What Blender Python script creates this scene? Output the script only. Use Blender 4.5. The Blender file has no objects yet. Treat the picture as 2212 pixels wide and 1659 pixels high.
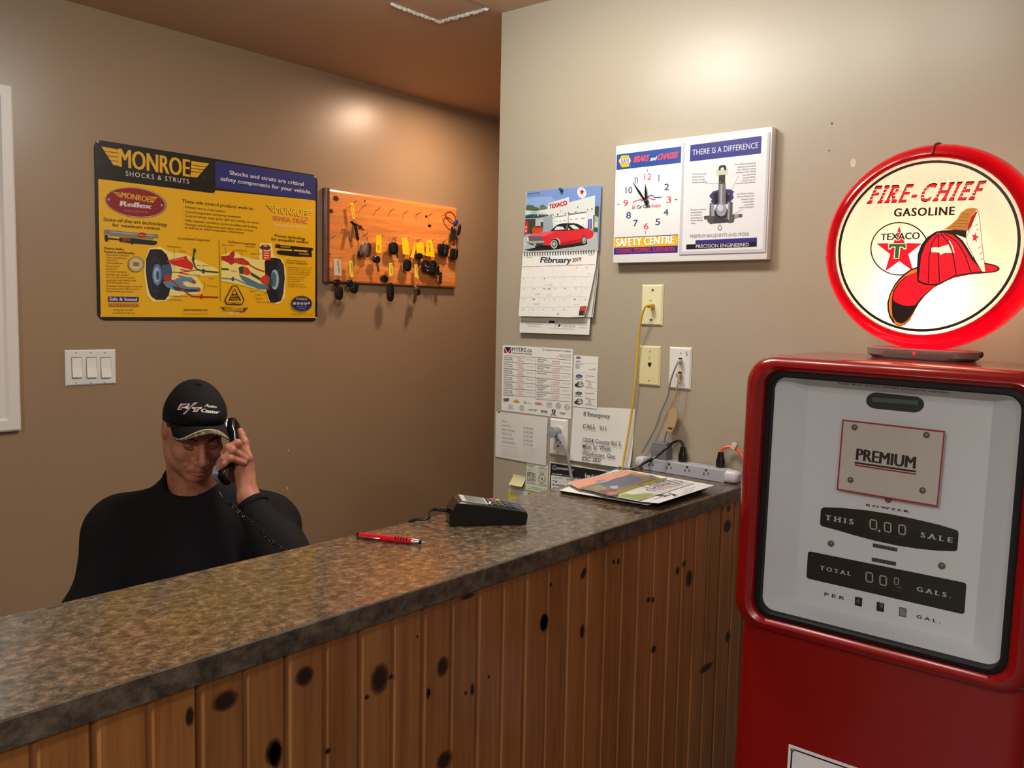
import bpy, bmesh, math, random
import numpy as np
from mathutils import Vector, Matrix
C = bpy.context.scene
COL = C.collection
PI = math.pi
rnd = random.Random(7)

# ---------------------------------------------------------------- camera
F_PX, CX, CY = 1898.3, 1106.0, 829.5
R_CAM = np.array([[0.76648697, 0.64195991, 0.01962661],      # image right, in world axes
                  [0.06747085, -0.050094, -0.99646288],      # image down
                  [-0.63870604, 0.76510004, -0.08170998]])   # viewing direction
CAM = np.array([0, 0, 1.5])
cam_d = bpy.data.cameras.new('camera')
cam_d.sensor_width = 36; cam_d.lens = F_PX / 2212 * 36; cam_d.clip_start = 0.02
cam_o = bpy.data.objects.new('camera', cam_d); COL.objects.link(cam_o)
cam_o.matrix_world = Matrix(((R_CAM[0][0], -R_CAM[1][0], -R_CAM[2][0], 0),
                             (R_CAM[0][1], -R_CAM[1][1], -R_CAM[2][1], 0),
                             (R_CAM[0][2], -R_CAM[1][2], -R_CAM[2][2], 1.5), (0, 0, 0, 1)))
C.camera = cam_o
C.view_settings.view_transform = 'Standard'; C.view_settings.look = 'None'
C.view_settings.gamma = 1; C.view_settings.use_curve_mapping = False
C.view_settings.exposure = 0.0
C.cycles.max_bounces = 8; C.cycles.diffuse_bounces = 4; C.cycles.glossy_bounces = 4
C.cycles.transparent_max_bounces = 16; C.cycles.sample_clamp_indirect = 4

# ---------------------------------------------------------------- world and lamps
w = bpy.data.worlds.new('world'); C.world = w; w.use_nodes = True
w.node_tree.nodes['Background'].inputs[0].default_value = (1, .86, .7, 1)
w.node_tree.nodes['Background'].inputs[1].default_value = 0.0
def area(name, loc, size, power, col, size_y=None, spread=180):
    l = bpy.data.lights.new(name, 'AREA'); l.energy = power; l.color = col
    l.shape = 'DISK' if size_y is None else 'RECTANGLE'; l.size = size
    if size_y: l.size_y = size_y
    l.spread = math.radians(spread)
    o = bpy.data.objects.new(name, l); COL.objects.link(o); o.location = loc
    return o
def bulb(name, loc, r, power, col):
    l = bpy.data.lights.new(name, 'POINT'); l.energy = power; l.color = col; l.shadow_soft_size = r
    o = bpy.data.objects.new(name, l); COL.objects.link(o); o.location = loc
    return o
for x_, e_ in ((-1.62, 6.5), (-1.40, 6.5), (-1.18, 5.5), (-.94, 4.5), (-.68, 3.5)): bulb('desk_lamp_light', (x_, 1.43, 2.34), .08, e_, (.94, .97, .94))
area('desk_lamp_glow', (-1.45, 1.43, 2.40), .2, 7.5, (1, .93, .82))
area('hall_lamp_light', (-2.46, 2.76, 2.415), .12, 11.5, (1, .70, .49))
area('room_fill_light', (-.9, -.9, 2.415), .16, 6, (1, .90, .78))
area('room_fill_light', (-.30, -1.7, 2.415), .3, 60, (1, .97, .95))  # added behind the camera to brighten the pump dial
area('room_fill_light', (.75, -.5, 2.415), .16, 14, (1, .93, .84))
area('room_fill_light', (.9, -2.2, 2.415), .3, 16, (1, .92, .85))

# ---------------------------------------------------------------- helpers
def lin(c):
    return tuple(((x/255)/12.92 if x/255 <= .04045 else ((x/255+.055)/1.055)**2.4) for x in c)
MC = {}
def mat(name, rgb, rough=.5, metal=0, spec=.5, coat=0, emit=0, trans=0, ecol=None, sub=0):
    key = name
    if key in MC: return MC[key]
    m = bpy.data.materials.new(name); m.use_nodes = True
    b = m.node_tree.nodes['Principled BSDF']; c = lin(rgb)
    b.inputs['Base Color'].default_value = (*c, 1)
    b.inputs['Roughness'].default_value = rough; b.inputs['Metallic'].default_value = metal
    b.inputs['Specular IOR Level'].default_value = spec; b.inputs['Coat Weight'].default_value = coat
    b.inputs['Coat Roughness'].default_value = .08
    b.inputs['Transmission Weight'].default_value = trans
    if sub:
        b.inputs['Subsurface Weight'].default_value = sub; b.inputs['Subsurface Radius'].default_value = (.008, .004, .002)
        b.inputs['Subsurface Scale'].default_value = 1
    if emit:
        b.inputs['Emission Color'].default_value = (*lin(ecol or rgb), 1); b.inputs['Emission Strength'].default_value = emit
    MC[key] = m
    return m
def nodes(m):
    nt = m.node_tree; return nt, nt.nodes, nt.links, nt.nodes['Principled BSDF']
def noise(nt, scale, detail=4, rough=.5, vec=None, dist=0):
    n = nt.nodes.new('ShaderNodeTexNoise'); n.inputs['Scale'].default_value = scale
    n.inputs['Detail'].default_value = detail; n.inputs['Roughness'].default_value = rough
    n.inputs['Distortion'].default_value = dist
    if vec: nt.links.new(vec, n.inputs['Vector'])
    return n
def ramp(nt, fac, stops):
    r = nt.nodes.new('ShaderNodeValToRGB'); e = r.color_ramp.elements
    while len(e) < len(stops): e.new(.5)
    for i, (p, c) in enumerate(stops):
        e[i].position = p; e[i].color = (*lin(c), 1)
    nt.links.new(fac, r.inputs[0]); return r
def bump(nt, h, strength, dist, b):
    n = nt.nodes.new('ShaderNodeBump'); n.inputs['Strength'].default_value = strength
    n.inputs['Distance'].default_value = dist
    nt.links.new(h, n.inputs['Height']); nt.links.new(n.outputs[0], b.inputs['Normal'])
def coords(nt, scale=(1, 1, 1), rot=(0, 0, 0), which='Object'):
    t = nt.nodes.new('ShaderNodeTexCoord'); mp = nt.nodes.new('ShaderNodeMapping')
    mp.inputs['Scale'].default_value = scale; mp.inputs['Rotation'].default_value = rot
    nt.links.new(t.outputs[which], mp.inputs['Vector']); return mp.outputs[0]

class MB:
    """collects shapes in world coordinates; build() links them as one mesh"""
    def __init__(s): s.v = []; s.f = []; s.m = []; s.mi = 0
    def add(s, vs, fs, T=None):
        b = len(s.v)
        for p in vs:
            p = Vector(p)
            s.v.append(T @ p if T is not None else p)
        for f in fs: s.f.append([i+b for i in f]); s.m.append(s.mi)
        return s
    def box(s, x0, x1, y0, y1, z0, z1, bev=0, T=None, seg=2):
        bm = bmesh.new(); bmesh.ops.create_cube(bm, size=1)
        for q in bm.verts:
            q.co = Vector(((x0+x1)/2+q.co.x*(x1-x0), (y0+y1)/2+q.co.y*(y1-y0), (z0+z1)/2+q.co.z*(z1-z0)))
        if bev: bmesh.ops.bevel(bm, geom=list(bm.edges), offset=bev, segments=seg, affect='EDGES', profile=.5)
        return s.bm(bm, T)
    def bm(s, bm, T=None):
        bm.verts.ensure_lookup_table(); bm.verts.index_update()
        s.add([q.co.copy() for q in bm.verts], [[q.index for q in f.verts] for f in bm.faces], T); bm.free(); return s
    def loft(s, rings, cap0=True, cap1=True, closed=False, T=None):
        n = len(rings[0]); vs = [p for r in rings for p in r]; fs = []
        m = len(rings)
        for i in range(m if closed else m-1):
            a = i*n; b = ((i+1) % m)*n
            for j in range(n): fs.append([a+j, a+(j+1) % n, b+(j+1) % n, b+j])
        if cap0 and not closed: fs.append(list(range(n))[::-1])
        if cap1 and not closed: fs.append([(m-1)*n+j for j in range(n)])
        return s.add(vs, fs, T)
    def lathe(s, prof, T=None, n=24):
        """prof: (r, z) list about local z"""
        rings = [[(max(r, 1e-5)*math.cos(2*PI*j/n), max(r, 1e-5)*math.sin(2*PI*j/n), z) for j in range(n)] for r, z in prof]
        return s.loft(rings, T=T)
    def tube(s, pts, r, n=8, taper=None):
        pts = [Vector(p) for p in pts]; rings = []; up = None
        for i, p in enumerate(pts):
            t = (pts[min(i+1, len(pts)-1)]-pts[max(i-1, 0)]).normalized()
            if up is None: up = t.orthogonal().normalized()
            up = (up - t*up.dot(t)).normalized(); sd = t.cross(up)
            rr = r if taper is None else r*taper[i] if isinstance(taper, list) else r
            rings.append([p+(up*math.cos(2*PI*j/n)+sd*math.sin(2*PI*j/n))*rr for j in range(n)])
        return s.loft(rings)
    def sphere(s, c, r, T=None, n=12, sc=(1, 1, 1)):
        pr = [(math.sin(PI*i/n), -math.cos(PI*i/n)) for i in range(n+1)]
        M_ = Matrix.Translation(Vector(c)) @ Matrix.Diagonal((r*sc[0], r*sc[1], r*sc[2], 1))
        return s.lathe(pr, (T @ M_) if T is not None else M_, n=n+4)
    def build(s, name, mats, parent=None, smooth=True, base=None):
        me = bpy.data.meshes.new(name)
        wl = Vector(parent['wl']) if parent is not None else Vector(base) if base is not None else Vector((sum(p.x for p in s.v)/len(s.v), sum(p.y for p in s.v)/len(s.v), min(p.z for p in s.v)))
        me.from_pydata([tuple(p-wl) for p in s.v], [], s.f)
        if not isinstance(mats, (list, tuple)): mats = [mats]
        for m in mats: me.materials.append(m)
        if len(mats) > 1: me.polygons.foreach_set('material_index', s.m)
        bm = bmesh.new(); bm.from_mesh(me); bmesh.ops.recalc_face_normals(bm, faces=bm.faces)
        if smooth:
            for f in bm.faces: f.smooth = True
            for e in bm.edges:
                if len(e.link_faces) == 2 and e.calc_face_angle(0) > .6: e.smooth = False
        bm.to_mesh(me); bm.free()
        o = bpy.data.objects.new(name, me); COL.objects.link(o); o['wl'] = tuple(wl)
        if parent is not None: o.parent = parent
        else: o.location = wl
        return o
def npmesh(name, v, f, mats, parent=None, base=(0, 0, 0), smooth=True, mi=None):
    me = bpy.data.meshes.new(name); wl = Vector(parent['wl']) if parent is not None else Vector(base)
    v = np.asarray(v, float)-np.array(wl)
    me.from_pydata(v.tolist(), [], f if isinstance(f, list) else f.tolist())
    for m in (mats if isinstance(mats, (list, tuple)) else [mats]): me.materials.append(m)
    if smooth: me.polygons.foreach_set('use_smooth', [True]*len(me.polygons))
    if mi is not None: me.polygons.foreach_set('material_index', mi)
    o = bpy.data.objects.new(name, me); COL.objects.link(o); o['wl'] = tuple(wl)
    if parent is not None: o.parent = parent
    else: o.location = wl
    return o
def tag(o, label=None, cat=None, group=None, kind=None):
    if label: o['label'] = label
    if cat: o['category'] = cat
    if group: o['group'] = group
    if kind: o['kind'] = kind
    return o
def thing(name, label, cat, loc, group=None):
    o = bpy.data.objects.new(name, None); COL.objects.link(o); o.location = loc; o['wl'] = tuple(loc)
    o.empty_display_size = .05
    return tag(o, label, cat, group)
def struct(name, mb, m, parent=None, smooth=False):
    o = mb.build(name, m, parent, smooth=smooth, base=(0, 0, 0))
    if parent is None: o['kind'] = 'structure'
    return o
def spline(pts, n=8):
    pts = [Vector(p) for p in pts]; P_ = [pts[0]*2-pts[1]]+pts+[pts[-1]*2-pts[-2]]; out = []
    for i in range(1, len(P_)-2):
        a, b, c, d = P_[i-1:i+3]
        for k in range(n):
            t = k/n
            out.append(.5*((2*b)+(c-a)*t+(2*a-5*b+4*c-d)*t*t+(3*b-a-3*c+d)*t**3))
    out.append(pts[-1]); return out
def ray(px, py):
    return R_CAM.T @ np.array([(px-CX)/F_PX, (py-CY)/F_PX, 1])
def at(px, py, depth):
    """world point seen at a pixel, at a depth along the view axis"""
    return Vector(CAM+ray(px, py)*depth)
def onplane(px, py, O, N):
    d = ray(px, py); t = np.dot(np.array(O)-CAM, np.array(N))/np.dot(d, np.array(N)); return Vector(CAM+d*t)

GC = {}
def glyphs(s, bold=0, space=1, serif=0):
    k = (s, bold, space, serif)
    if k in GC: return GC[k]
    cu = bpy.data.curves.new('text', 'FONT'); cu.body = s; cu.dimensions = '2D'; cu.fill_mode = 'BOTH'
    cu.resolution_u = 3; cu.offset = bold; cu.space_character = space
    ob = bpy.data.objects.new('text', cu); me = ob.to_mesh()
    v = [(p.co.x, p.co.y) for p in me.vertices]; f = [list(p.vertices) for p in me.polygons]
    if serif:
        cnt = {}
        for p in f:
            for i in range(len(p)):
                e = tuple(sorted((p[i], p[(i+1) % len(p)]))); cnt[e] = cnt.get(e, 0)+1
        t, sp = (.045, .055) if serif == 1 else (.11, .075)
        for (a, b), c in cnt.items():
            if c != 1: continue
            (xa, ya), (xb, yb) = v[a], v[b]
            if abs(ya-yb) > .006: continue
            L = abs(xa-xb)
            if not (.05 < L < .2 + 2*bold): continue
            for yl, dr in ((-bold, 1), (.682+bold, -1), (.449+bold, -1)):
                if abs(ya-yl) < .012:
                    x0, x1 = min(xa, xb)-sp, max(xa, xb)+sp
                    if yl > .6 and s.isupper() is False and serif == 1 and L > .12: pass
                    b0 = len(v); v += [(x0, ya), (x1, ya), (x1-sp*.3, ya+dr*t), (x0+sp*.3, ya+dr*t)]; f.append([b0, b0+1, b0+2, b0+3])
    ob.to_mesh_clear(); bpy.data.objects.remove(ob); bpy.data.curves.remove(cu)
    GC[k] = (v, f); return GC[k]

class Art:
    """flat print laid on a plane; shapes are placed by the photograph's pixels and land on the plane"""
    STEP = 1.5e-5
    def __init__(s, O, N, fr=(0, 0, 1), U=None, pre='ink', rough=.45, emit=0):
        s.O = Vector(O); s.N = Vector(N).normalized(); s.fr = fr; s.pre = pre; s.rough = rough; s.emit = emit
        s.U = Vector(U).normalized() if U is not None else Vector((0, 0, 1)).cross(s.N).normalized()
        s.V = s.N.cross(s.U).normalized()
        if s.V.z < 0 and abs(s.N.z) < .9: s.V = -s.V
        s.v = []; s.f = []; s.mi = []; s.mats = []; s.cols = {}; s.k = 1
    def uv(s, p):
        q = onplane(s.fr[0]+p[0]*s.fr[2], s.fr[1]+p[1]*s.fr[2], s.O, s.N)-s.O
        return (q.dot(s.U), q.dot(s.V))
    def w(s, a, b): return s.O+s.U*a+s.V*b+s.N*(s.k*s.STEP)
    def ci(s, col):
        if col not in s.cols:
            nm = '%s_%d_%d_%d' % ((s.pre,)+tuple(col))
            s.cols[col] = len(s.mats); s.mats.append(mat(nm, col, s.rough, emit=s.emit))
        return s.cols[col]
    def raw(s, pts, faces, col):
        b = len(s.v)
        for a, c in pts: s.v.append(s.w(a, c))
        for f in faces: s.f.append([i+b for i in f]); s.mi.append(s.ci(col))
        s.k += 1
    def poly(s, pts, col, tuv=False):
        q = pts if tuv else [s.uv(p) for p in pts]; s.raw(q, [list(range(len(q)))], col)
    def rect(s, x0, y0, x1, y1, col):
        a = s.uv((x0, y0)); b = s.uv((x1, y1)); s.raw([a, (b[0], a[1]), b, (a[0], b[1])], [[0, 1, 2, 3]], col)
    def rrect(s, pts, r, col, n=4):
        """rounded quad from 4 pixel corners"""
        q = [Vector(s.uv(p)) for p in pts]; out = []
        for i in range(4):
            c = q[i]; a = (q[i-1]-c).normalized(); b = (q[(i+1) % 4]-c).normalized()
            for k in range(n+1):
                t = k/n; p0 = c+a*r*(1-t)**2; out.append(tuple(p0+b*r*t**2))
        s.raw(out, [list(range(len(out)))], col)
    def ell(s, cx, cy, rx, ry, col, rot=0, n=24, a0=0, a1=2*PI):
        cr, sr = math.cos(rot), math.sin(rot)
        s.poly([(cx+rx*math.cos(t)*cr-ry*math.sin(t)*sr, cy+rx*math.cos(t)*sr+ry*math.sin(t)*cr) for t in [a0+(a1-a0)*i/n for i in range(n if a1-a0 > 6.2 else n+1)]], col)
    def line(s, pts, wd, col):
        """wd in frame pixels"""
        q = [Vector(s.uv(p)) for p in pts]; k = (Vector(s.uv((pts[0][0], pts[0][1]-wd)))-q[0]).length/2
        vs = []; fs = []
        for i, p in enumerate(q):
            t = (q[min(i+1, len(q)-1)]-q[max(i-1, 0)]); t = t.normalized() if t.length else Vector((1, 0)); nn = Vector((-t.y, t.x))*k
            vs += [tuple(p+nn), tuple(p-nn)]
            if i: fs.append([2*i-2, 2*i-1, 2*i+1, 2*i])
        s.raw(vs, fs, col)
    def ring(s, cx, cy, rx, ry, wd, col, rot=0, a0=0, a1=2*PI, n=40):
        cr, sr = math.cos(rot), math.sin(rot)
        s.line([(cx+rx*math.cos(t)*cr-ry*math.sin(t)*sr, cy+rx*math.cos(t)*sr+ry*math.sin(t)*cr) for t in [a0+(a1-a0)*i/n for i in range(n+1)]], wd, col)
    def text(s, st, p0, p1, h, col, bold=0, shear=0, space=1, serif=0, tall=1, fat=0):
        v, f = glyphs(st, bold, space, serif)
        x0 = min(p[0] for p in v); x1 = max(p[0] for p in v)
        a = Vector(s.uv(p0)); b = Vector(s.uv(p1)); hh = (Vector(s.uv((p0[0], p0[1]-h)))-a).length
        d = (b-a); L = d.length; d.normalize(); up = Vector((-d.y, d.x))
        if up.y < 0: up = -up
        if abs(s.N.z) > .9:
            up = Vector(s.uv((p0[0], p0[1]-h)))-a; up -= d*up.dot(d); up.normalize()
        Lx = L-abs(shear)*hh*0
        for q in ((0,) if not fat else (-fat, -fat*.33, fat*.33, fat)):
            s.raw([tuple(a+d*((x+q-x0)/(x1-x0)*Lx+shear*y/.682*hh)+up*(y/.682*hh*tall)) for x, y in v], f, col)
            if fat: s.k -= .8
    def build(s, name, parent, label=None):
        me = bpy.data.meshes.new(name); wl = Vector(parent['wl'])
        me.from_pydata([tuple(p-wl) for p in s.v], [], s.f)
        for m in s.mats: me.materials.append(m)
        me.polygons.foreach_set('material_index', s.mi)
        o = bpy.data.objects.new(name, me); COL.objects.link(o); o['wl'] = tuple(wl); o.parent = parent
        if label: o['label'] = label
        return o

# ---------------------------------------------------------------- materials
def paint(name, rgb, rough=.42, bs=.05):
    m = mat(name, rgb, rough, spec=.5); nt, n, l, b = nodes(m)
    v = coords(nt)
    t = noise(nt, 220, 3, .6, v); bump(nt, t.outputs[0], bs, .002, b)
    t2 = noise(nt, 1.5, 3, .5, v)
    r = ramp(nt, t2.outputs[0], [(.3, tuple(c*.965 for c in rgb)), (.7, rgb)]); l.new(r.outputs[0], b.inputs['Base Color'])
    return m
m_wall = paint('tan_wall_paint', (172, 161, 142), .34); m_walll = paint('taupe_wall_paint', (158, 132, 104), .34)
m_ceil = paint('brown_ceiling_paint', (206, 172, 142), .6, .12)
m_hall = m_wall
m_floor = mat('grey_vinyl_floor', (96, 88, 80), .4)
m_white_trim = mat('white_trim_paint', (226, 220, 214), .4)

def worktop_mat():
    m = mat('mottled_stone_laminate', (110, 90, 70), .15, spec=.5); nt, n, l, b = nodes(m)
    v = coords(nt, (44, 36, 40), (0, 0, .1))
    a = noise(nt, 1.5, 9, .72, v, .35)
    r = ramp(nt, a.outputs[0], [(.32, (42, 37, 32)), (.43, (80, 72, 60)), (.50, (110, 95, 78)), (.58, (142, 122, 100)), (.70, (182, 164, 144))])
    v2 = coords(nt, (5, 3, 5)); g = noise(nt, 1.0, 3, .5, v2)
    r2 = ramp(nt, g.outputs[0], [(.36, (84, 88, 84)), (.52, (130, 120, 100)), (.64, (176, 138, 108))])
    mx = n.new('ShaderNodeMix'); mx.data_type = 'RGBA'; mx.blend_type = 'MULTIPLY'; mx.inputs['Factor'].default_value = .8
    l.new(r.outputs[0], mx.inputs['A']); 
    gm = n.new('ShaderNodeMix'); gm.data_type = 'RGBA'; gm.blend_type = 'ADD'; gm.inputs['Factor'].default_value = .5
    l.new(r2.outputs[0], gm.inputs['A']); gm.inputs['B'].default_value = (.75, .75, .75, 1)
    l.new(gm.outputs['Result'], mx.inputs['B'])
    # thin pale veins
    vo = n.new('ShaderNodeTexVoronoi'); vo.feature = 'DISTANCE_TO_EDGE'; vo.inputs['Scale'].default_value = 1.0
    v3 = coords(nt, (70, 58, 60), (0, 0, .1)); d = noise(nt, 1.5, 4, .6, v3)
    ad = n.new('ShaderNodeMix'); ad.data_type = 'VECTOR'; ad.inputs['Factor'].default_value = .30
    l.new(v3, ad.inputs['A']); l.new(d.outputs['Color'], ad.inputs['B']); l.new(ad.outputs['Result'], vo.inputs['Vector'])
    vr = ramp(nt, vo.outputs['Distance'], [(.0, (255, 255, 255)), (.035, (0, 0, 0))])
    vm = n.new('ShaderNodeMath'); vm.operation = 'MULTIPLY'; vm.inputs[1].default_value = .17
    l.new(vr.outputs[0], vm.inputs[0])
    m2 = n.new('ShaderNodeMix'); m2.data_type = 'RGBA'; l.new(vm.outputs[0], m2.inputs['Factor'])
    l.new(mx.outputs['Result'], m2.inputs['A']); m2.inputs['B'].default_value = (*lin((196, 172, 140)), 1)
    l.new(m2.outputs['Result'], b.inputs['Base Color'])
    return m
m_top = worktop_mat()
def edge_mat():
    m = mat('shaded_laminate_edge', (70, 62, 58), .35); nt, n, l, b = nodes(m)  # same laminate as the top, darkened to paint in the edge's shade
    a = noise(nt, 1.4, 8, .7, coords(nt, (30, 24, 30)), .2)
    r = ramp(nt, a.outputs[0], [(.35, (48, 42, 36)), (.5, (84, 74, 64)), (.68, (116, 104, 90))]); l.new(r.outputs[0], b.inputs['Base Color'])
    return m
m_edge = edge_mat()
def wood(name, c0, c1, c2, axis='z', rough=.35, coat=.25):
    m = mat(name, c1, rough, coat=coat); nt, n, l, b = nodes(m)
    sc = {'z': (26, 26, 1.3), 'y': (30, 1.6, 30)}[axis]
    oi = n.new('ShaderNodeObjectInfo')
    tc = n.new('ShaderNodeTexCoord'); ad = n.new('ShaderNodeVectorMath'); ad.operation = 'ADD'
    ml = n.new('ShaderNodeMath'); ml.operation = 'MULTIPLY'; ml.inputs[1].default_value = 9
    l.new(oi.outputs['Random'], ml.inputs[0]); l.new(tc.outputs['Object'], ad.inputs[0]); l.new(ml.outputs[0], ad.inputs[1])
    mp = n.new('ShaderNodeMapping'); mp.inputs['Scale'].default_value = sc; l.new(ad.outputs[0], mp.inputs['Vector'])
    a = noise(nt, 1.0, 4, .55, mp.outputs[0], .6)
    r = ramp(nt, a.outputs[0], [(.2, c0), (.5, c1), (.8, c2)])
    f = n.new('ShaderNodeMapping'); f.inputs['Scale'].default_value = tuple(x*5 for x in sc); l.new(ad.outputs[0], f.inputs['Vector'])
    g = noise(nt, 1.0, 3, .5, f.outputs[0])
    r2 = ramp(nt, g.outputs[0], [(.3, (228, 228, 228)), (.6, (255, 255, 255))])
    mx = n.new('ShaderNodeMix'); mx.data_type = 'RGBA'; mx.blend_type = 'MULTIPLY'; mx.inputs['Factor'].default_value = 1
    l.new(r.outputs[0], mx.inputs['A']); l.new(r2.outputs[0], mx.inputs['B'])
    hs = n.new('ShaderNodeHueSaturation'); m3 = n.new('ShaderNodeMapRange')
    m3.inputs['To Min'].default_value = .8; m3.inputs['To Max'].default_value = 1.15
    l.new(oi.outputs['Random'], m3.inputs['Value']); l.new(m3.outputs[0], hs.inputs['Value'])
    l.new(mx.outputs['Result'], hs.inputs['Color']); l.new(hs.outputs[0], b.inputs['Base Color'])
    return m
m_pine = wood('stained_knotty_pine', (140, 86, 44), (166, 108, 58), (182, 126, 74), rough=.4, coat=.12)
m_knot = mat('pine_knot', (38, 17, 8), .5); nt, n_, l_, b_ = nodes(m_knot)
tc_ = n_.new('ShaderNodeTexCoord'); mp_ = n_.new('ShaderNodeMapping'); mp_.inputs['Location'].default_value = (0, -1, -1); mp_.inputs['Scale'].default_value = (0, 2, 2)
l_.new(tc_.outputs['Generated'], mp_.inputs['Vector']); nz_ = noise(nt, 9, 3, .6, tc_.outputs['Generated']); ln_ = n_.new('ShaderNodeVectorMath'); ln_.operation = 'LENGTH'; l_.new(mp_.outputs[0], ln_.inputs[0])
ad_ = n_.new('ShaderNodeMath'); ad_.operation = 'MULTIPLY_ADD'; l_.new(nz_.outputs[0], ad_.inputs[0]); ad_.inputs[1].default_value = .3; l_.new(ln_.outputs['Value'], ad_.inputs[2])
r_ = ramp(nt, ad_.outputs[0], [(.0, (48, 22, 12)), (.55, (26, 11, 6)), (.72, (60, 28, 12)), (.84, (112, 62, 30))]); l_.new(r_.outputs[0], b_.inputs['Base Color'])
al_ = ramp(nt, ad_.outputs[0], [(.74, (255, 255, 255)), (1.0, (0, 0, 0))]); l_.new(al_.outputs[0], b_.inputs['Alpha'])
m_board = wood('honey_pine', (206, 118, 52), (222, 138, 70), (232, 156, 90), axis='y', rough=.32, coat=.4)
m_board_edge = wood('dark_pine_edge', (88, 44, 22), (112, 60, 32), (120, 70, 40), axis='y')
m_red = mat('red_enamel', (136, 6, 12), .22, coat=.7)
m_black = mat('black_rubber', (16, 16, 17), .6, spec=.3)
m_gloss_black = mat('glossy_black_plastic', (16, 16, 17), .25)
m_enamel = mat('white_enamel', (234, 234, 236), .3)
m_brass = mat('dull_brass', (128, 118, 90), .4, metal=.6)
m_steel = mat('polished_steel', (200, 200, 200), .22, metal=1)
m_dsteel = mat('dark_steel', (90, 86, 80), .35, metal=1)
m_ivory = mat('ivory_plastic', (226, 220, 180), .35)
m_ivory2 = mat('yellowed_ivory_plastic', (216, 208, 160), .35)
m_whiteplas = mat('white_plastic', (226, 224, 222), .35)
m_paper = mat('white_paper', (226, 226, 220), .7)
m_grey = mat('grey_plastic', (150, 152, 155), .4)
m_lgrey = mat('light_grey_plastic', (200, 200, 205), .4)

# ---------------------------------------------------------------- the room
ZC = 2.435
def slab(name, x0, x1, y0, y1, z0, z1, m): return struct(name, MB().box(x0, x1, y0, y1, z0, z1), m)
slab('floor', -3.0, 2.6, -3.4, 5.1, -.05, 0, m_floor)
wl_ = slab('wall_left', -3.0, -2.88, -3.4, 5.1, 0, ZC, m_walll)
wr_ = slab('wall_right', -1.866, 2.6, 2.15, 2.27, 0, ZC, m_wall)
slab('wall_hall', -1.866, -1.80, 2.27, 5.1, 0, ZC, m_walll)
slab('wall_hall_end', -2.88, -1.866, 5.0, 5.1, 0, ZC, m_wall)
slab('wall_rear', -2.88, 2.6, -3.4, -3.3, 0, ZC, m_wall)
slab('wall_side', 2.5, 2.6, -3.3, 2.15, 0, ZC, m_wall)
HX0, HX1, HY0, HY1 = -2.083, -1.866, 1.870, 2.090
cb = MB()
cb.box(-3, HX0, -3.4, 5.1, ZC, ZC+.06); cb.box(HX1, 2.6, -3.4, 5.1, ZC, ZC+.06)
cb.box(HX0, HX1, -3.4, HY0, ZC, ZC+.06); cb.box(HX0, HX1, HY1, 5.1, ZC, ZC+.06)
ceil_o = struct('ceiling', cb, m_ceil)
p = MB().box(HX0+.004, HX1-.004, HY0+.004, HY1-.004, ZC+.004, ZC+.05).build('access_panel', m_ceil, ceil_o, smooth=False)
# torn plaster along two edges of the access panel
m_plaster = mat('torn_white_plaster', (206, 204, 198), .9)
def ragged(a, b, nrm, w0, n, seed):
    r = random.Random(seed); a = Vector(a); b = Vector(b); nrm = Vector(nrm); mb = MB(); rings = []
    for i in range(n+1):
        t = i/n; c = a.lerp(b, t); ww = w0*(.35+.9*r.random())*(1 if .08 < t < .97 else .25); h = .003+.004*r.random(); off = nrm*(.002*r.uniform(-1, 1))
        rings.append([c+off+Vector((0, 0, .004)), c+off+Vector((0, 0, -h*.6)), c+off+nrm*ww*.5+Vector((0, 0, -h)), c+off+nrm*ww+Vector((0, 0, -.0005)), c+off+nrm*ww+Vector((0, 0, .004))])
    return mb.loft(rings)
ragged((HX0, HY0+.01, ZC), (HX0, HY1+.003, ZC), (-1, 0, 0), .010, 34, 3).build('plaster_edge', m_plaster, ceil_o, smooth=False)
ragged((HX0-.004, HY1, ZC), (HX1-.004, HY1, ZC), (0, 1, 0), .012, 34, 5).build('plaster_edge', m_plaster, ceil_o, smooth=False)
# chips and nail marks in the wall paint
m_chip = mat('pale_filler', (204, 190, 165), .6); m_dark = mat('dark_mark', (92, 74, 54), .6)
def mark(px, py, r, wall, mt, name, par):
    N = (0, -1, 0) if wall == 'r' else (1, 0, 0); O = (0, 2.15, 0) if wall == 'r' else (-2.88, 0, 0)
    c = onplane(px, py, O, N)+Vector(N)*.0004
    u = Vector((1, 0, 0)) if wall == 'r' else Vector((0, 1, 0)); rr = random.Random(int(px))
    ring = [c+u*r*math.cos(t)*(.8+.3*rr.random())+Vector((0, 0, r*1.5*math.sin(t)*(.8+.3*rr.random()))) for t in [2*PI*i/9 for i in range(9)]]
    MB().loft([ring, [q-Vector(N)*.002 for q in ring]]).build(name, mt, par, smooth=False)
mark(1843, 353, .0075, 'r', m_chip, 'filler_spot', wr_); mark(1797, 267, .0025, 'r', m_dark, 'nail_hole', wr_)
mark(1791, 325, .0018, 'r', m_dark, 'nail_hole', wr_); mark(1204, 364, .0018, 'r', m_chip, 'filler_spot', wr_)
mark(623, 973, .0032, 'l', m_chip, 'filler_spot', wl_); mark(621, 1055, .004, 'l', m_chip, 'filler_spot', wl_)
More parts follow.
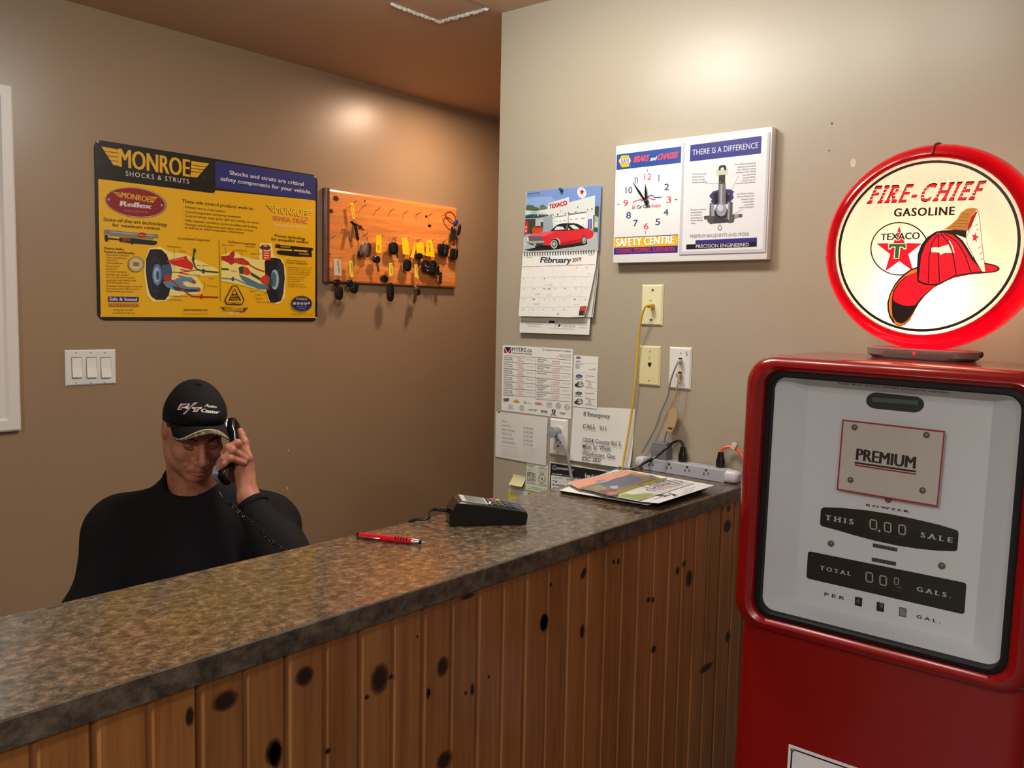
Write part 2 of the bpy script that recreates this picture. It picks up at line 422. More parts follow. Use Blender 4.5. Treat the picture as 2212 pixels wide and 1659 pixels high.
# window at far left: casing seen, its glass beyond the frame
wn = thing('window_1', None, None, (-2.88, .62, 1.10)); wn['kind'] = 'structure'
y0, y1, z0, z1 = .16, 1.088, 1.108, 2.142
fr = MB()
def casing(mb, a, b, inn):
    # stepped moulding between outer corners a, b; inn = inward direction
    a = Vector(a); b = Vector(b); inn = Vector(inn); al = (b-a).normalized(); prof = [(0, .0), (0, .016), (.006, .021), (.034, .021), (.042, .013), (.060, .013), (.070, .024), (.082, .024), (.088, .010), (.088, 0)]
    mb.loft([[a+inn*d+al*d+Vector((h, 0, 0)) for d, h in prof], [b+inn*d-al*d+Vector((h, 0, 0)) for d, h in prof]])
casing(fr, (-2.88, y1, z0), (-2.88, y1, z1), (0, -1, 0)); casing(fr, (-2.88, y0, z0), (-2.88, y0, z1), (0, 1, 0))
casing(fr, (-2.88, y0, z0), (-2.88, y1, z0), (0, 0, 1)); casing(fr, (-2.88, y0, z1), (-2.88, y1, z1), (0, 0, -1))
fr.build('window_frame', m_white_trim, wn, smooth=False)
MB().box(-2.879, -2.874, y0+.085, y1-.085, z0+.085, z1-.085).build('pane', mat('night_glass', (20, 22, 26), .05), wn, smooth=False)

# ---------------------------------------------------------------- counter
ctr = thing('counter', 'knotty pine tongue and groove counter front under the stone patterned worktop', 'counter', (-1.12, 1.0, 0))
MB().box(-1.26, -.99, -.72, 2.148, 0.0, 1.02).build('carcass', mat('counter_carcass', (90, 60, 38), .6), ctr, smooth=False)
JY = [.051-.1305*5+.1305*i for i in range(8)]
JY = [y for y in JY if y < .3] + [.312, .442, .573, .705, .835, .965, 1.096, 1.225, 1.355, 1.483, 1.611, 1.744, 1.868, 2.003, 2.1345]
JY = sorted(y*.994 if y < 2.1 else y for y in JY); XF = -.974
planks = []
for a, b in zip(JY[:-1], JY[1:]):
    wd = b-a; m_ = wd/2
    pr = [(0, -.012), (0, -.008), (.007, 0), (m_-.006, 0), (m_-.004, -.003), (m_, -.0045), (m_+.004, -.003), (m_+.006, 0), (wd-.007, 0), (wd-.0008, -.008), (wd-.0008, -.012)]
    mb = MB(); mb.loft([[(XF+x, a+y, z) for y, x in pr] for z in (.0, 1.031)])
    planks.append((a, b, mb.build('plank', m_pine, ctr, smooth=False)))
def knots(lst, fr, plx, boards, par=None, O=(0, 0, 0), N=(1, 0, 0)):
    for (cx, cy, rx, ry, rot) in lst:
        c = onplane(fr[0]+cx*fr[2], fr[1]+cy*fr[2], O, N)
        if par is None:
            pl = [q for q in boards if q[0] <= c.y < q[1]]
            if not pl: continue
            lo, hi, po = pl[0]
        else: lo, hi, po = -9, 9, par
        rr = random.Random(int(cx*7+cy)); k = fr[2]
        ry_ = (onplane(fr[0]+(cx)*k, fr[1]+(cy+ry)*k, O, N)-c).length; rx_ = (onplane(fr[0]+(cx+rx)*k, fr[1]+cy*k, O, N)-c).length
        if par is None and hi-lo-.012 > 2.2*rx_: c.y = min(max(c.y, lo+.006+rx_*1.25), hi-.006-rx_*1.25)
        for sc, hh, mt in ((1.5, .0005, m_knot),):
            pts = []
            for i in range(18):
                t = 2*PI*i/18; q = 1+.12*rr.uniform(-1, 1)
                y_ = rx_*sc*q*math.cos(t); z_ = ry_*sc*q*math.sin(t)
                y2 = y_*math.cos(rot)-z_*math.sin(rot); z2 = y_*math.sin(rot)+z_*math.cos(rot)
                pts.append(Vector((c.x+hh, min(max(c.y+y2, lo+.006), hi-.006), min(c.z+z2, 1.0295) if par is None else c.z+z2)))
            mb = MB(); mb.add(pts+[q-Vector((.0012, 0, 0)) for q in pts], [list(range(18))]+[[i, (i+1) % 18, 18+(i+1) % 18, 18+i] for i in range(18)])
            mb.build('knot', mt, po, smooth=False)
OW = (XF, 0, 0)
knots([(195, 775, 75, 52, -.75), (815, 800, 60, 105, 0), (1310, 700, 40, 70, 0), (695, 948, 17, 18, 0), (900, 780, 16, 17, 0), (1170, 930, 14, 44, 0), (1575, 870, 14, 40, 0), (1540, 125, 48, 22, 0), (1330, 1440, 50, 60, 0), (395, 1372, 20, 20, 0), (28, 1380, 42, 95, .2), (2122, 355, 26, 62, 0), (1205, 905, 9, 20, 0), (1680, 780, 9, 12, 0), (1110, 460, 7, 12, 0), (1495, 910, 9, 16, 0)], (600, 1250, .27125), XF, planks, None, OW)
knots([(1790, 970, 88, 62, -.4), (1540, 1085, 32, 66, 0), (2185, 1370, 52, 100, .3)], (0, 1250, .27125), XF, planks, None, OW)
knots([(1715, 510, 27, 40, 0), (1340, 860, 14, 28, 0), (1390, 800, 12, 22, 0), (1462, 905, 20, 56, 0), (830, 785, 9, 18, 0), (868, 787, 9, 20, 0), (1110, 1090, 13, 18, 0), (1143, 1090, 7, 22, 0), (275, 1265, 27, 60, 0), (580, 1340, 15, 46, -.15), (590, 880, 10, 50, -.7), (1150, 1485, 16, 24, 0), (330, 970, 11, 12, 0), (1740, 1380, 16, 36, 0), (1600, 1610, 44, 26, 0), (1748, 345, 12, 40, -.1)], (1100, 1000, .27125), XF, planks, None, OW)

wt = MB()
XB, XT, WT0, WT1 = -1.295, -.967, 1.0325, 1.066
pr = [(XB, WT0), (XB, WT1-.003), (XB+.003, WT1)]
wt.mi = 0
wt.add([(XB, -.76, WT1), (XT-.002, -.76, WT1), (XT-.002, 2.149, WT1), (XB, 2.149, WT1)], [[0, 1, 2, 3]])
wt.mi = 1
wt.add([(XT-.002, -.76, WT1), (XT, -.76, WT1-.002), (XT, -.76, WT0), (XB, -.76, WT0), (XB, -.76, WT1),
        (XT-.002, 2.149, WT1), (XT, 2.149, WT1-.002), (XT, 2.149, WT0), (XB, 2.149, WT0), (XB, 2.149, WT1)],
       [[0, 5, 6, 1], [1, 6, 7, 2], [2, 7, 8, 3], [3, 8, 9, 4], [0, 1, 2, 3, 4], [5, 9, 8, 7, 6]])
wto = wt.build('worktop', [m_top, m_edge], smooth=False, base=(-1.147, .7, WT0))
tag(wto, 'long brown and grey stone patterned laminate worktop with shade-darkened edge', 'worktop')

# ---------------------------------------------------------------- vintage fuel pump
PR = Matrix(((0.99964511, -0.02054045, 0.01696317), (0.02056895, 0.9997873, -0.00150747), (-0.0169286, 0.00185585, 0.99985498)))
TP = Matrix.Translation(Vector(CAM)) @ PR.to_4x4()          # pump frame: z measured from camera height, leaning about one degree
def rr2(hw, hh, r, cx, cz, y, n=7):
    out = []
    for sx, sz, a0 in ((1, 1, 0), (-1, 1, PI/2), (-1, -1, PI), (1, -1, 3*PI/2)):
        for i in range(n+1):
            a = a0+PI/2*i/n; out.append((cx+sx*(hw-r)+r*math.cos(a), y, cz+sz*(hh-r)+r*math.sin(a)))
    return out
pump = thing('fuel_pump', 'tall glossy red vintage fuel pump with glazed white dial', 'fuel pump', tuple(TP @ Vector((-.448, 1.775, -1.49))))
PX, PZ, HW, HH, FY = -.4475, -.357, .2205, .2405, 1.62
hd = MB()
prof = [(.0, .012, .030), (0, .002, .030), (.003, -.006, .034), (.010, -.011, .04), (.018, -.009, .046), (.025, -.002, .052), (.029, .008, .056), (.030, .02, .058), (.030, .29, .058), (.024, .305, .05), (.012, .312, .04)]
hd.loft([rr2(HW+o*1.5, HH+o, r, PX, PZ, FY+y) for o, y, r in prof], cap0=False, cap1=True, T=TP)
hd.build('head_cabinet', m_red, pump)
lb = MB()
def rrz(hw, hd_, r, cx, cy, z, n=5):
    out = []
    for sx, sy, a0 in ((1, 1, 0), (-1, 1, PI/2), (-1, -1, PI), (1, -1, 3*PI/2)):
        for i in range(n+1):
            a = a0+PI/2*i/n; out.append((cx+sx*(hw-r)+r*math.cos(a), cy+sy*(hd_-r)+r*math.sin(a), z))
    return out
lb.loft([rrz(.2575+.003*(z < -1), .1455, .03, PX, 1.782, z) for z in (-.60, -.8, -1.40)], T=TP)
lb.build('lower_cabinet', m_red, pump)
MB().loft([rrz(h, .150, .03, PX, 1.782, z) for h, z in ((.262, -1.487), (.262, -1.42), (.255, -1.40))], T=TP).build('base_plinth', m_gloss_black, pump)
# rubber gasket, funnel, dial plate, glass
ga = MB(); ga.loft([rr2(HW-i, HH-i, r, PX, PZ, FY+y) for i, y, r in ((-.001, .012, .03), (-.0005, .001, .03), (.003, -.001, .03), (.0085, -.001, .026), (.011, .002, .024), (.011, .018, .024))], cap0=False, cap1=False, T=TP)
ga.build('rubber_gasket', m_black, pump)
fu = MB(); PY = 1.675
r0 = rr2(HW-.0102, HH-.0102, .024, PX, PZ, FY+.015); r1 = rr2(.159, .2215, .006, PX, PZ+.0085, PY)
fu.loft([r0, r1], cap0=False, cap1=False, T=TP); fu.build('funnel_surround', m_enamel, pump, smooth=True)
MB().box(PX-.16, PX+.16, PY, PY+.004, PZ-.2145, PZ+.231, T=TP).build('dial_plate', m_enamel, pump, smooth=False)
DN = PR @ Vector((0, -1, 0)); DU = PR @ Vector((1, 0, 0))
BLK = (22, 20, 18)
D = Art(TP @ Vector((PX, PY-.0003, PZ)), DN, (1720, 1060, .180832), U=DU)
D.poly([(300, 215), (330, 198), (550, 205), (850, 235), (1100, 275), (1400, 335), (1700, 405), (1900, 465), (1928, 478), (1940, 505), (1925, 700), (1915, 717), (1890, 724), (1700, 718), (1450, 693), (1200, 655), (950, 600), (700, 535), (500, 475), (310, 425), (290, 410), (284, 390), (292, 240)], BLK)
D.build('sale_window', pump)
D = Art(TP @ Vector((PX, PY-.0003, PZ)), DN, (1720, 1060, .180832), U=DU)
D.rrect([(140, 720), (2035, 1103), (2008, 1480), (120, 1045)], .006, BLK)
D.build('total_window', pump)
D = Art(TP @ Vector((PX, PY-.0006, PZ)), DN, (1720, 1060, .180832), U=DU)
WT = (205, 205, 200)
for st, a, b, h in (('T H I S', (348, 348), (680, 404), 60), ('S A L E', (1488, 555), (1863, 622), 60), ('T O T A L', (285, 942), (650, 1018), 47), ('G A L S .', (1440, 1197), (1845, 1283), 52)):
    D.text(st, a, b, h, WT, serif=2, fat=.03)
def digit0(cx, cy, w_, h_, t, col, sl=.2):
    q = [(-.5, -.36), (-.36, -.5), (.36, -.5), (.5, -.36), (.5, .36), (.36, .5), (-.36, .5), (-.5, .36), (-.5, -.36)]
    D.line([(cx+x*w_, cy+y*h_+x*w_*sl) for x, y in q], t, col)
for cx, cy in ((921, 404), (1092, 437), (1265, 466)): digit0(cx, cy, 76, 108, 15, (186, 184, 172))
D.ell(992, 480, 14, 14, (205, 205, 200))
for cx, cy in ((873, 1034), (1038, 1073)): digit0(cx, cy, 76, 108, 15, (176, 172, 160))
digit0(1197, 1080, 46, 78, 10, (170, 168, 158)); D.text('10', (1205, 1160), (1255, 1172), 26, (150, 148, 138)); D.line([(1245, 1110), (1310, 1128)], 5, (120, 60, 50))
D.line([(1295, 468), (1350, 478)], 5, (110, 90, 80))
for a in ((870, 488, 965, 497), (1040, 516, 1130, 530), (1175, 545, 1300, 562), (810, 1112, 920, 1134), (975, 1150, 1080, 1170), (1145, 1188, 1260, 1210)): D.line([(a[0], a[1]), (a[2], a[3])], 5, (84, 82, 78))
D.text('B O W S E R', (830, 180), (1352, 263), 24, BLK, bold=.01, serif=2, fat=.03)
D.text('P E R', (335, 1250), (580, 1307), 36, BLK, bold=.02); D.text('G A L .', (1435, 1517), (1720, 1585), 36, BLK, bold=.02)
for q in ([(915, 627), (1210, 686), (1203, 729), (913, 672)], [(903, 796), (1193, 853), (1190, 899), (900, 842)]):
    W_ = Art(TP @ Vector((PX, PY-.0004, PZ)), DN, (1720, 1060, .180832), U=DU); W_.poly(q, (58, 54, 50))
    for i in range(6):
        t = .06+i*.16; x = q[0][0]+(q[1][0]-q[0][0])*t; y = q[0][1]+(q[1][1]-q[0][1])*t
        W_.text('0', (x, y+38), (x+20, y+42), 28, (112, 108, 100))
    W_.build('totalizer_window', pump)
for q, c in (([(703, 1265), (790, 1282), (783, 1388), (698, 1368)], BLK), ([(962, 1325), (1052, 1346), (1045, 1452), (957, 1433)], BLK), ([(1230, 1388), (1320, 1409), (1312, 1516), (1225, 1495)], (60, 56, 52))): 
    W_ = Art(TP @ Vector((PX, PY-.0004, PZ)), DN, (1720, 1060, .180832), U=DU); W_.rrect(q, .0015, c)
    if c != BLK: W_.rrect([(1238, 1398), (1314, 1415), (1306, 1506), (1234, 1488)], .0015, (140, 138, 134)); W_.ell(1308, 1437, 7, 7, BLK)
    elif q[0][0] < 800: W_.text('4', (712, 1340), (757, 1350), 58, (120, 118, 112))
    else: W_.text('9', (990, 1400), (1035, 1410), 62, (130, 128, 122))
    W_.build('price_window', pump)
D.fr = (1640, 780, .25859)
D.text('GLASS MUST BE FULL BEFORE AND AFTER DELIVERY', (655, 190), (1597, 274), 13, (70, 66, 62), bold=.01, space=1.1)
D.build('dial_lettering', pump)
# sight glass opening near the top of the dial
def dialpt(x, y, yy=PY, fr=(1640, 780, .25859)):
    return onplane(fr[0]+x*fr[2], fr[1]+y*fr[2], TP @ Vector((PX, yy, PZ)), DN)
mbs = MB(); ring = []
for (cx, cy, sgn) in ((978, 330, -1), (1292, 362, 1)):
    for i in range(9):
        t = PI/2+PI*i/8 if sgn < 0 else -PI/2+PI*i/8
        ring.append(dialpt(cx+86*math.cos(t), cy-68*math.sin(t)+ (0), PY-.0006))
mbs.loft([ring, [q+DN*(-.0003) for q in ring]]).build('sight_window', mat('dark_sight_glass', (44, 50, 50), .12), pump, smooth=False)
gl = [dialpt(950, 322, PY-.004), dialpt(1330, 352, PY-.004)]
MB().tube(gl, .005, n=10).build('sight_tube', mat('sight_tube_glass', (92, 100, 98), .1), pump)
def screw(mb, c, r, N):
    q = Vector(N).to_track_quat('Z', 'Y').to_matrix().to_4x4()
    mb.lathe([(r, 0), (r*.95, r*.35), (r*.7, r*.65), (r*.3, r*.8), (0, r*.82)], T=Matrix.Translation(Vector(c)) @ q, n=12)
for x, y in ((415, 630), (1740, 897), (1100, 105)):
    mb = MB(); screw(mb, dialpt(x, y, PY-.0008, (1720, 1060, .180832)), .0062, DN); mb.build('screw', m_brass, pump)
# grade card on stand-offs
CYY = 1.658
cd = [dialpt(695, 487, CYY), dialpt(1553, 584, CYY), dialpt(1492, 1220, CYY), dialpt(646, 1075, CYY)]
card = MB().loft([cd, [q-DN*.002 for q in cd]]).build('grade_card', mat('cream_card', (214, 204, 194), .45), pump, smooth=False)
K = Art(TP @ Vector((PX, CYY-.0003, PZ)), DN, (1640, 780, .25859), U=DU)
RD = (176, 24, 44)
e = [(695, 487), (1553, 584), (1492, 1220), (646, 1075)]; i_ = [(706, 500), (1539, 597), (1481, 1204), (659, 1066)]
for j in range(4): K.poly([e[j], e[(j+1) % 4], i_[(j+1) % 4], i_[j]], RD)
K.text('PREMIUM', (810, 825), (1299, 899), 96, BLK, fat=.045); K.line([(797, 848), (1310, 923)], 15, BLK); K.line([(797, 868), (1310, 945)], 12, RD)
K.build('card_print', card)
for x, y in ((797, 553), (1398, 618), (763, 992), (1365, 1080)):
    mb = MB(); screw(mb, dialpt(x, y, CYY-.0004), .0056, DN); mb.build('card_screw', m_brass, card)
mg = bpy.data.materials.new('dial_glass'); mg.use_nodes = True; nt = mg.node_tree; nt.nodes.clear()
o_ = nt.nodes.new('ShaderNodeOutputMaterial'); mx = nt.nodes.new('ShaderNodeMixShader'); tr = nt.nodes.new('ShaderNodeBsdfTransparent'); gs = nt.nodes.new('ShaderNodeBsdfGlossy'); fn = nt.nodes.new('ShaderNodeFresnel')
fn.inputs[0].default_value = 1.5; gs.inputs['Roughness'].default_value = .02; tr.inputs[0].default_value = (.94, .95, .95, 1)
nt.links.new(fn.outputs[0], mx.inputs[0]); nt.links.new(tr.outputs[0], mx.inputs[1]); nt.links.new(gs.outputs[0], mx.inputs[2]); nt.links.new(mx.outputs[0], o_.inputs[0])
MB().loft([rr2(HW-.0108, HH-.0108, .024, PX, PZ, FY+.010), rr2(HW-.0108, HH-.0108, .024, PX, PZ, FY+.0105)], cap0=True, cap1=False, T=TP).build('dial_glass', mg, pump, smooth=False)
# white sign plate on the lower cabinet
SY = 1.6365
sg = [(-.5865, -.8435), (-.33, -.8435), (-.33, -1.04), (-.5865, -1.04)]
sgq = [TP @ Vector((x, SY-.0012, z)) for x, z in sg]
sp_ = MB().loft([sgq, [q-DN*.0016 for q in sgq]]).build('sign_plate', m_enamel, pump, smooth=False)
S = Art(TP @ Vector((-.458, SY-.0014, -.94)), DN, U=DU)
for d0, d1 in ((.0055, .0085),):
    o1 = [(-.1285+d0, .0965-d0), (.128-d0, .0965-d0), (.128-d0, -.1-0+d0), (-.1285+d0, -.1+d0)]; o2 = [(-.1285+d1, .0965-d1), (.128-d1, .0965-d1), (.128-d1, -.1+d1), (-.1285+d1, -.1+d1)]
    for j in range(4): S.poly([o1[j], o1[(j+1) % 4], o2[(j+1) % 4], o2[j]], BLK, tuv=True)
S.build('border_print', sp_)
for dx, dz in ((-.1205, .0885), (.12, .0885)):
    mb = MB(); screw(mb, TP @ Vector((-.458+dx, SY-.0015, -.94+dz)), .004, DN); mb.build('sign_screw', m_brass, sp_)

# ---------------------------------------------------------------- lit globe lamp on top of the pump
gb = thing('globe_lamp', 'glowing round red rimmed advertising globe standing on the red fuel pump', 'lamp', tuple(TP @ Vector((-.4447, 1.84, -.088))))
GX, GZ, GR, GY = -.4447, .1264, .1645, 1.785
def circ(r, y, n=64): return [(GX+r*math.cos(2*PI*j/n), y, GZ+r*math.sin(2*PI*j/n)) for j in range(n)]
def trans_mat(name, rgb, tcol, em=0, gloss=.25, rough=.12):
    m = bpy.data.materials.new(name); m.use_nodes = True; nt = m.node_tree; nt.nodes.clear()
    o = nt.nodes.new('ShaderNodeOutputMaterial'); d = nt.nodes.new('ShaderNodeBsdfDiffuse'); t = nt.nodes.new('ShaderNodeBsdfTranslucent'); g = nt.nodes.new('ShaderNodeBsdfGlossy')
    d.inputs[0].default_value = (*lin(rgb), 1); t.inputs[0].default_value = (*lin(tcol), 1); g.inputs['Roughness'].default_value = rough
    m1 = nt.nodes.new('ShaderNodeMixShader'); m1.inputs[0].default_value = .6; nt.links.new(d.outputs[0], m1.inputs[1]); nt.links.new(t.outputs[0], m1.inputs[2])
    m2 = nt.nodes.new('ShaderNodeMixShader'); f = nt.nodes.new('ShaderNodeFresnel'); f.inputs[0].default_value = 1.45
    nt.links.new(f.outputs[0], m2.inputs[0]); nt.links.new(m1.outputs[0], m2.inputs[1]); nt.links.new(g.outputs[0], m2.inputs[2])
    last = m2.outputs[0]
    if em:
        e = nt.nodes.new('ShaderNodeEmission'); e.inputs[0].default_value = (*lin(tcol), 1); e.inputs[1].default_value = em
        a = nt.nodes.new('ShaderNodeAddShader'); nt.links.new(last, a.inputs[0]); nt.links.new(e.outputs[0], a.inputs[1]); last = a.outputs[0]
    nt.links.new(last, o.inputs[0]); return m
m_lens = trans_mat('opal_glass', (240, 218, 196), (255, 216, 188), em=.46)
m_drum = trans_mat('red_translucent_plastic', (150, 6, 20), (186, 2, 22), em=.02)
dr = MB()
dr.loft([circ(r, GY+y) for r, y in ((.1635, .003), (.166, -.003), (.171, -.005), (.180, -.001), (.188, .010), (.1935, .028), (.1955, .05), (.1935, .072), (.188, .09), (.180, .101), (.171, .105), (.166, .103), (.1635, .097))], cap0=False, cap1=False, T=TP)
dr.build('globe_body', m_drum, gb)
for nm, yy in (('front_lens', GY), ('rear_lens', GY+.10)):
    MB().loft([circ(r, yy+(-k if nm == 'front_lens' else k)) for r, k in ((.1645, .0), (.12, .0003), (.06, .0005), (.001, .0006))], cap0=False, cap1=True, T=TP).build(nm, m_lens, gb)
pl = bpy.data.lights.new('globe_bulb_light', 'POINT'); pl.energy = 2.6; pl.color = (1, .78, .52); pl.shadow_soft_size = .035
plo = bpy.data.objects.new('globe_bulb_light', pl); COL.objects.link(plo); plo.location = TP @ Vector((GX, GY+.05, GZ-.085))
# seam across the rim, base
sm = []
for r, y in ((.1665, -.004), (.172, -.0065), (.181, -.0025), (.1895, .009), (.195, .027), (.197, .05), (.195, .072), (.1895, .09), (.181, .102)):
    sm.append(TP @ Vector((GX+.004, GY+y, GZ+r)))
MB().tube(sm, .0022, n=6).build('seam', mat('seam_rubber', (120, 10, 16), .5), gb)
MB().loft([rrz(h, d_, .045, GX, 1.835, z) for h, d_, z in ((.092, .05, -.0862), (.100, .055, -.080), (.101, .056, -.068), (.097, .053, -.066))], T=TP).build('globe_base', mat('grey_metal_collar', (150, 142, 136), .4, metal=.4), gb)
mb = MB(); screw(mb, TP @ Vector((GX-.002, 1.7785, -.075)), .003, DN); mb.build('indicator_light', mat('red_indicator', (255, 20, 40), .4, emit=1.5), gb)
mb = MB(); screw(mb, TP @ Vector((GX+.101, 1.835, -.072)), .006, PR @ Vector((1, 0, 0))); mb.build('clamp_screw', m_dsteel, gb)
m_lnw = (255, 232, 196)
L = Art(TP @ Vector((GX, GY-.0012, GZ)), DN, (1760, 290, .301333), U=DU, pre='lit', rough=.25, emit=.75)
def uvring(r0, r1, col, n=72):
    L.raw([(r*math.cos(2*PI*j/n), r*math.sin(2*PI*j/n)) for r in (r0, r1) for j in range(n)], [[j, (j+1) % n, n+(j+1) % n, n+j] for j in range(n)], col)
LK = (26, 16, 12); LR = (225, 16, 34); LDR = (150, 10, 20); LG = (40, 92, 40)
uvring(.1545, .1595, LK); 
L.text('FIRE-CHIEF', (373, 497), (1165, 468), 122, LK, bold=.012, shear=.38, serif=2, space=1.35, fat=.02)
L.text('FIRE-CHIEF', (381, 492), (1159, 465), 110, LR, bold=0, shear=.39, serif=2, space=1.35, fat=.008)
for x in (408, 500, 575, 655, 770, 870, 985, 1050, 1130):
    for k in range(4): L.line([(x-22+k*7, 470-k*24-(x-400)*.04), (x+14+k*7, 470-k*24-(x-400)*.04)], 3.2, m_lnw)
L.text('GASOLINE', (568, 590), (1000, 578), 56, LK, bold=.01, space=1.15, fat=.03)
L.ring(608, 821, 205, 188, 9, LK)
def star(cx, cy, rx, ry, col, art, rot=0, k=.40):
    art.poly([(cx+(rx if i % 2 == 0 else rx*k)*math.sin(PI*i/5+rot), cy-(ry if i % 2 == 0 else ry*k)*math.cos(PI*i/5+rot)) for i in range(10)], col)
star(606, 838, 172, 180, LR, L)
L.text('TEXACO', (470, 764), (756, 754), 56, m_lnw, bold=.02, fat=.07); L.text('TEXACO', (474, 760), (752, 750), 46, LK, bold=.01, fat=.02)
L.poly([(528, 782), (658, 782), (658, 825), (638, 825), (630, 812), (614, 812), (606, 892), (566, 892), (574, 812), (552, 812), (548, 825), (528, 825)], m_lnw)
L.poly([(534, 787), (653, 787), (652, 818), (642, 818), (632, 806), (608, 806), (600, 888), (573, 888), (580, 806), (552, 806), (543, 818), (533, 818)], LG)
# helmet
brim = [(735, 950), (690, 965), (640, 1000), (600, 1040), (566, 1085), (535, 1150), (520, 1210), (522, 1260), (535, 1310), (560, 1350), (590, 1372), (620, 1376), (650, 1364), (685, 1330), (715, 1275), (745, 1215), (790, 1160), (850, 1105), (920, 1062), (1000, 1030), (1100, 1008), (1200, 998), (1290, 990), (1320, 978), (1328, 962), (1310, 943), (1270, 930), (1225, 922)]
L.poly(brim+[(1150, 880), (900, 850)], LK)
L.poly([(735, 962), (695, 975), (648, 1010), (608, 1048), (574, 1092), (545, 1150), (532, 1210), (533, 1258), (545, 1300), (560, 1325), (552, 1250), (552, 1180), (565, 1120), (600, 1065), (650, 1020), (738, 985)], (235, 110, 30))
L.poly([(738, 985), (660, 1020), (606, 1068), (572, 1125), (560, 1185), (580, 1205), (620, 1222), (670, 1232), (720, 1225), (760, 1175), (830, 1112), (890, 1075), (870, 1085), (790, 1080), (740, 1060)], LR)
L.poly([(733, 1235), (700, 1290), (665, 1335), (640, 1352), (618, 1358), (585, 1345), (560, 1310), (575, 1355), (600, 1370), (625, 1370), (655, 1352), (690, 1315), (720, 1262), (745, 1222)], (235, 110, 30))
L.poly([(900, 1075), (980, 1035), (1080, 1008), (1190, 990), (1285, 982), (1316, 966), (1300, 948), (1260, 938), (1220, 930), (1100, 900), (900, 1000)], LR)
L.poly([(735, 1052), (732, 960), (738, 860), (765, 790), (810, 735), (870, 697), (930, 690), (1000, 710), (1060, 760), (1100, 820), (1140, 890), (1190, 950), (1222, 985), (1150, 995), (1000, 1022), (900, 1078), (830, 1085), (770, 1072)], LK)
L.poly([(745, 1045), (755, 950), (765, 870), (795, 790), (835, 740), (880, 712), (930, 705), (990, 722), (1045, 770), (1085, 830), (1125, 900), (1180, 958), (1200, 980), (1130, 990), (1000, 1012), (895, 1068), (830, 1075), (775, 1062)], LR)
for pth in ([(885, 715), (840, 780), (820, 880), (815, 1070)], [(890, 715), (885, 850), (895, 1065)], [(905, 712), (960, 780), (995, 880), (1015, 1008)], [(925, 706), (1020, 770), (1080, 870), (1120, 990)]): L.line(pth, 7, LK)
L.ell(888, 715, 24, 12, LK); L.ell(888, 714, 18, 8, LR)
L.poly([(835, 815), (870, 808), (890, 812), (960, 790), (985, 850), (935, 850), (900, 865), (895, 848), (835, 845)], m_lnw)
L.line([(965, 765), (985, 800), (1000, 850)], 7, m_lnw)
L.poly([(900, 690), (1000, 685), (1090, 690), (1085, 745), (1000, 715), (930, 700)], LK)
L.poly([(925, 683), (975, 650), (1020, 610), (1050, 560), (1090, 535), (1130, 528), (1170, 535), (1140, 570), (1115, 610), (1098, 690), (1000, 685)], (180, 110, 40))
for k in range(6): L.line([(960+k*20, 680-k*22), (1095-k*2+k*4, 688-k*22)], 3, (110, 60, 20))
L.poly([(1120, 600), (1150, 560), (1168, 552), (1130, 640), (1100, 700), (1098, 670)], LDR)
L.poly([(1170, 545), (1182, 600), (1200, 780), (1225, 985), (1200, 985), (1150, 900), (1100, 800), (1085, 742), (1108, 700), (1130, 640)], m_lnw)
L.line([(1170, 545), (1182, 600), (1200, 780), (1225, 985), (1200, 985), (1150, 900), (1100, 800), (1085, 742), (1108, 700), (1130, 640), (1170, 545)], 4, (150, 40, 30))
star(1150, 740, 30, 42, LR, L, .2)
for a, b in (((1150, 660), (1175, 640)), ((1155, 690), (1178, 680)), ((1170, 820), (1195, 800)), ((1180, 860), (1205, 845)), ((1190, 900), (1212, 890))): L.line([a, b], 5, (210, 60, 60))
L.build('lens_print', gb)

# ---------------------------------------------------------------- yellow tin sign on the left wall
XL = -2.88
def lw(px, py, x=XL): return onplane(px, py, (x, 0, 0), (1, 0, 0))
def rw(px, py, y=2.15): return onplane(px, py, (0, y, 0), (0, 1, 0))
def rbox_x(mb, y0, y1, z0, z1, xa, xb, r, n=5):
    out = []
    for sy, sz, a0 in ((1, 1, 0), (-1, 1, PI/2), (-1, -1, PI), (1, -1, 3*PI/2)):
        for i in range(n+1):
            a = a0+PI/2*i/n; out.append(((y0+y1)/2+sy*((y1-y0)/2-r)+r*math.cos(a), (z0+z1)/2+sz*((z1-z0)/2-r)+r*math.sin(a)))
    mb.loft([[(xa, y, z) for y, z in out], [(xb, y, z) for y, z in out]]); return out
sgn = thing('tin_sign', 'large yellow and black tin sign with shock absorber pictures on the left wall', 'sign', (XL, 1.775, 1.447))
mb = MB(); rbox_x(mb, 1.334, 2.215, 1.447, 2.025, XL+.0005, XL+.004, .026)
mb.build('sign_panel', mat('black_sign_enamel', (22, 20, 18), .35), sgn, smooth=False)
A = Art((XL+.0042, 1.775, 1.73), (1, 0, 0), (190, 280, .259222), pre='sign', rough=.33)
YE = (232, 176, 24); BK = (20, 18, 15); BLU = (42, 50, 116); GD = (226, 172, 40)
A.rrect([(85, 408), (1897, 590), (1893, 1570), (107, 1560)], .006, YE)
A.poly([(60, 300), (1060, 430), (1060, 515), (1052, 526), (1035, 530), (85, 410)], BK)
A.poly([(1060, 262), (1892, 388), (1897, 592), (1062, 482)], BLU)
A.text('Shocks and struts are critical', (1180, 374), (1797, 470), 34, (214, 214, 214), fat=.022)
A.text('safety components for your vehicle.', (1105, 423), (1860, 537), 34, (214, 214, 214), fat=.022)
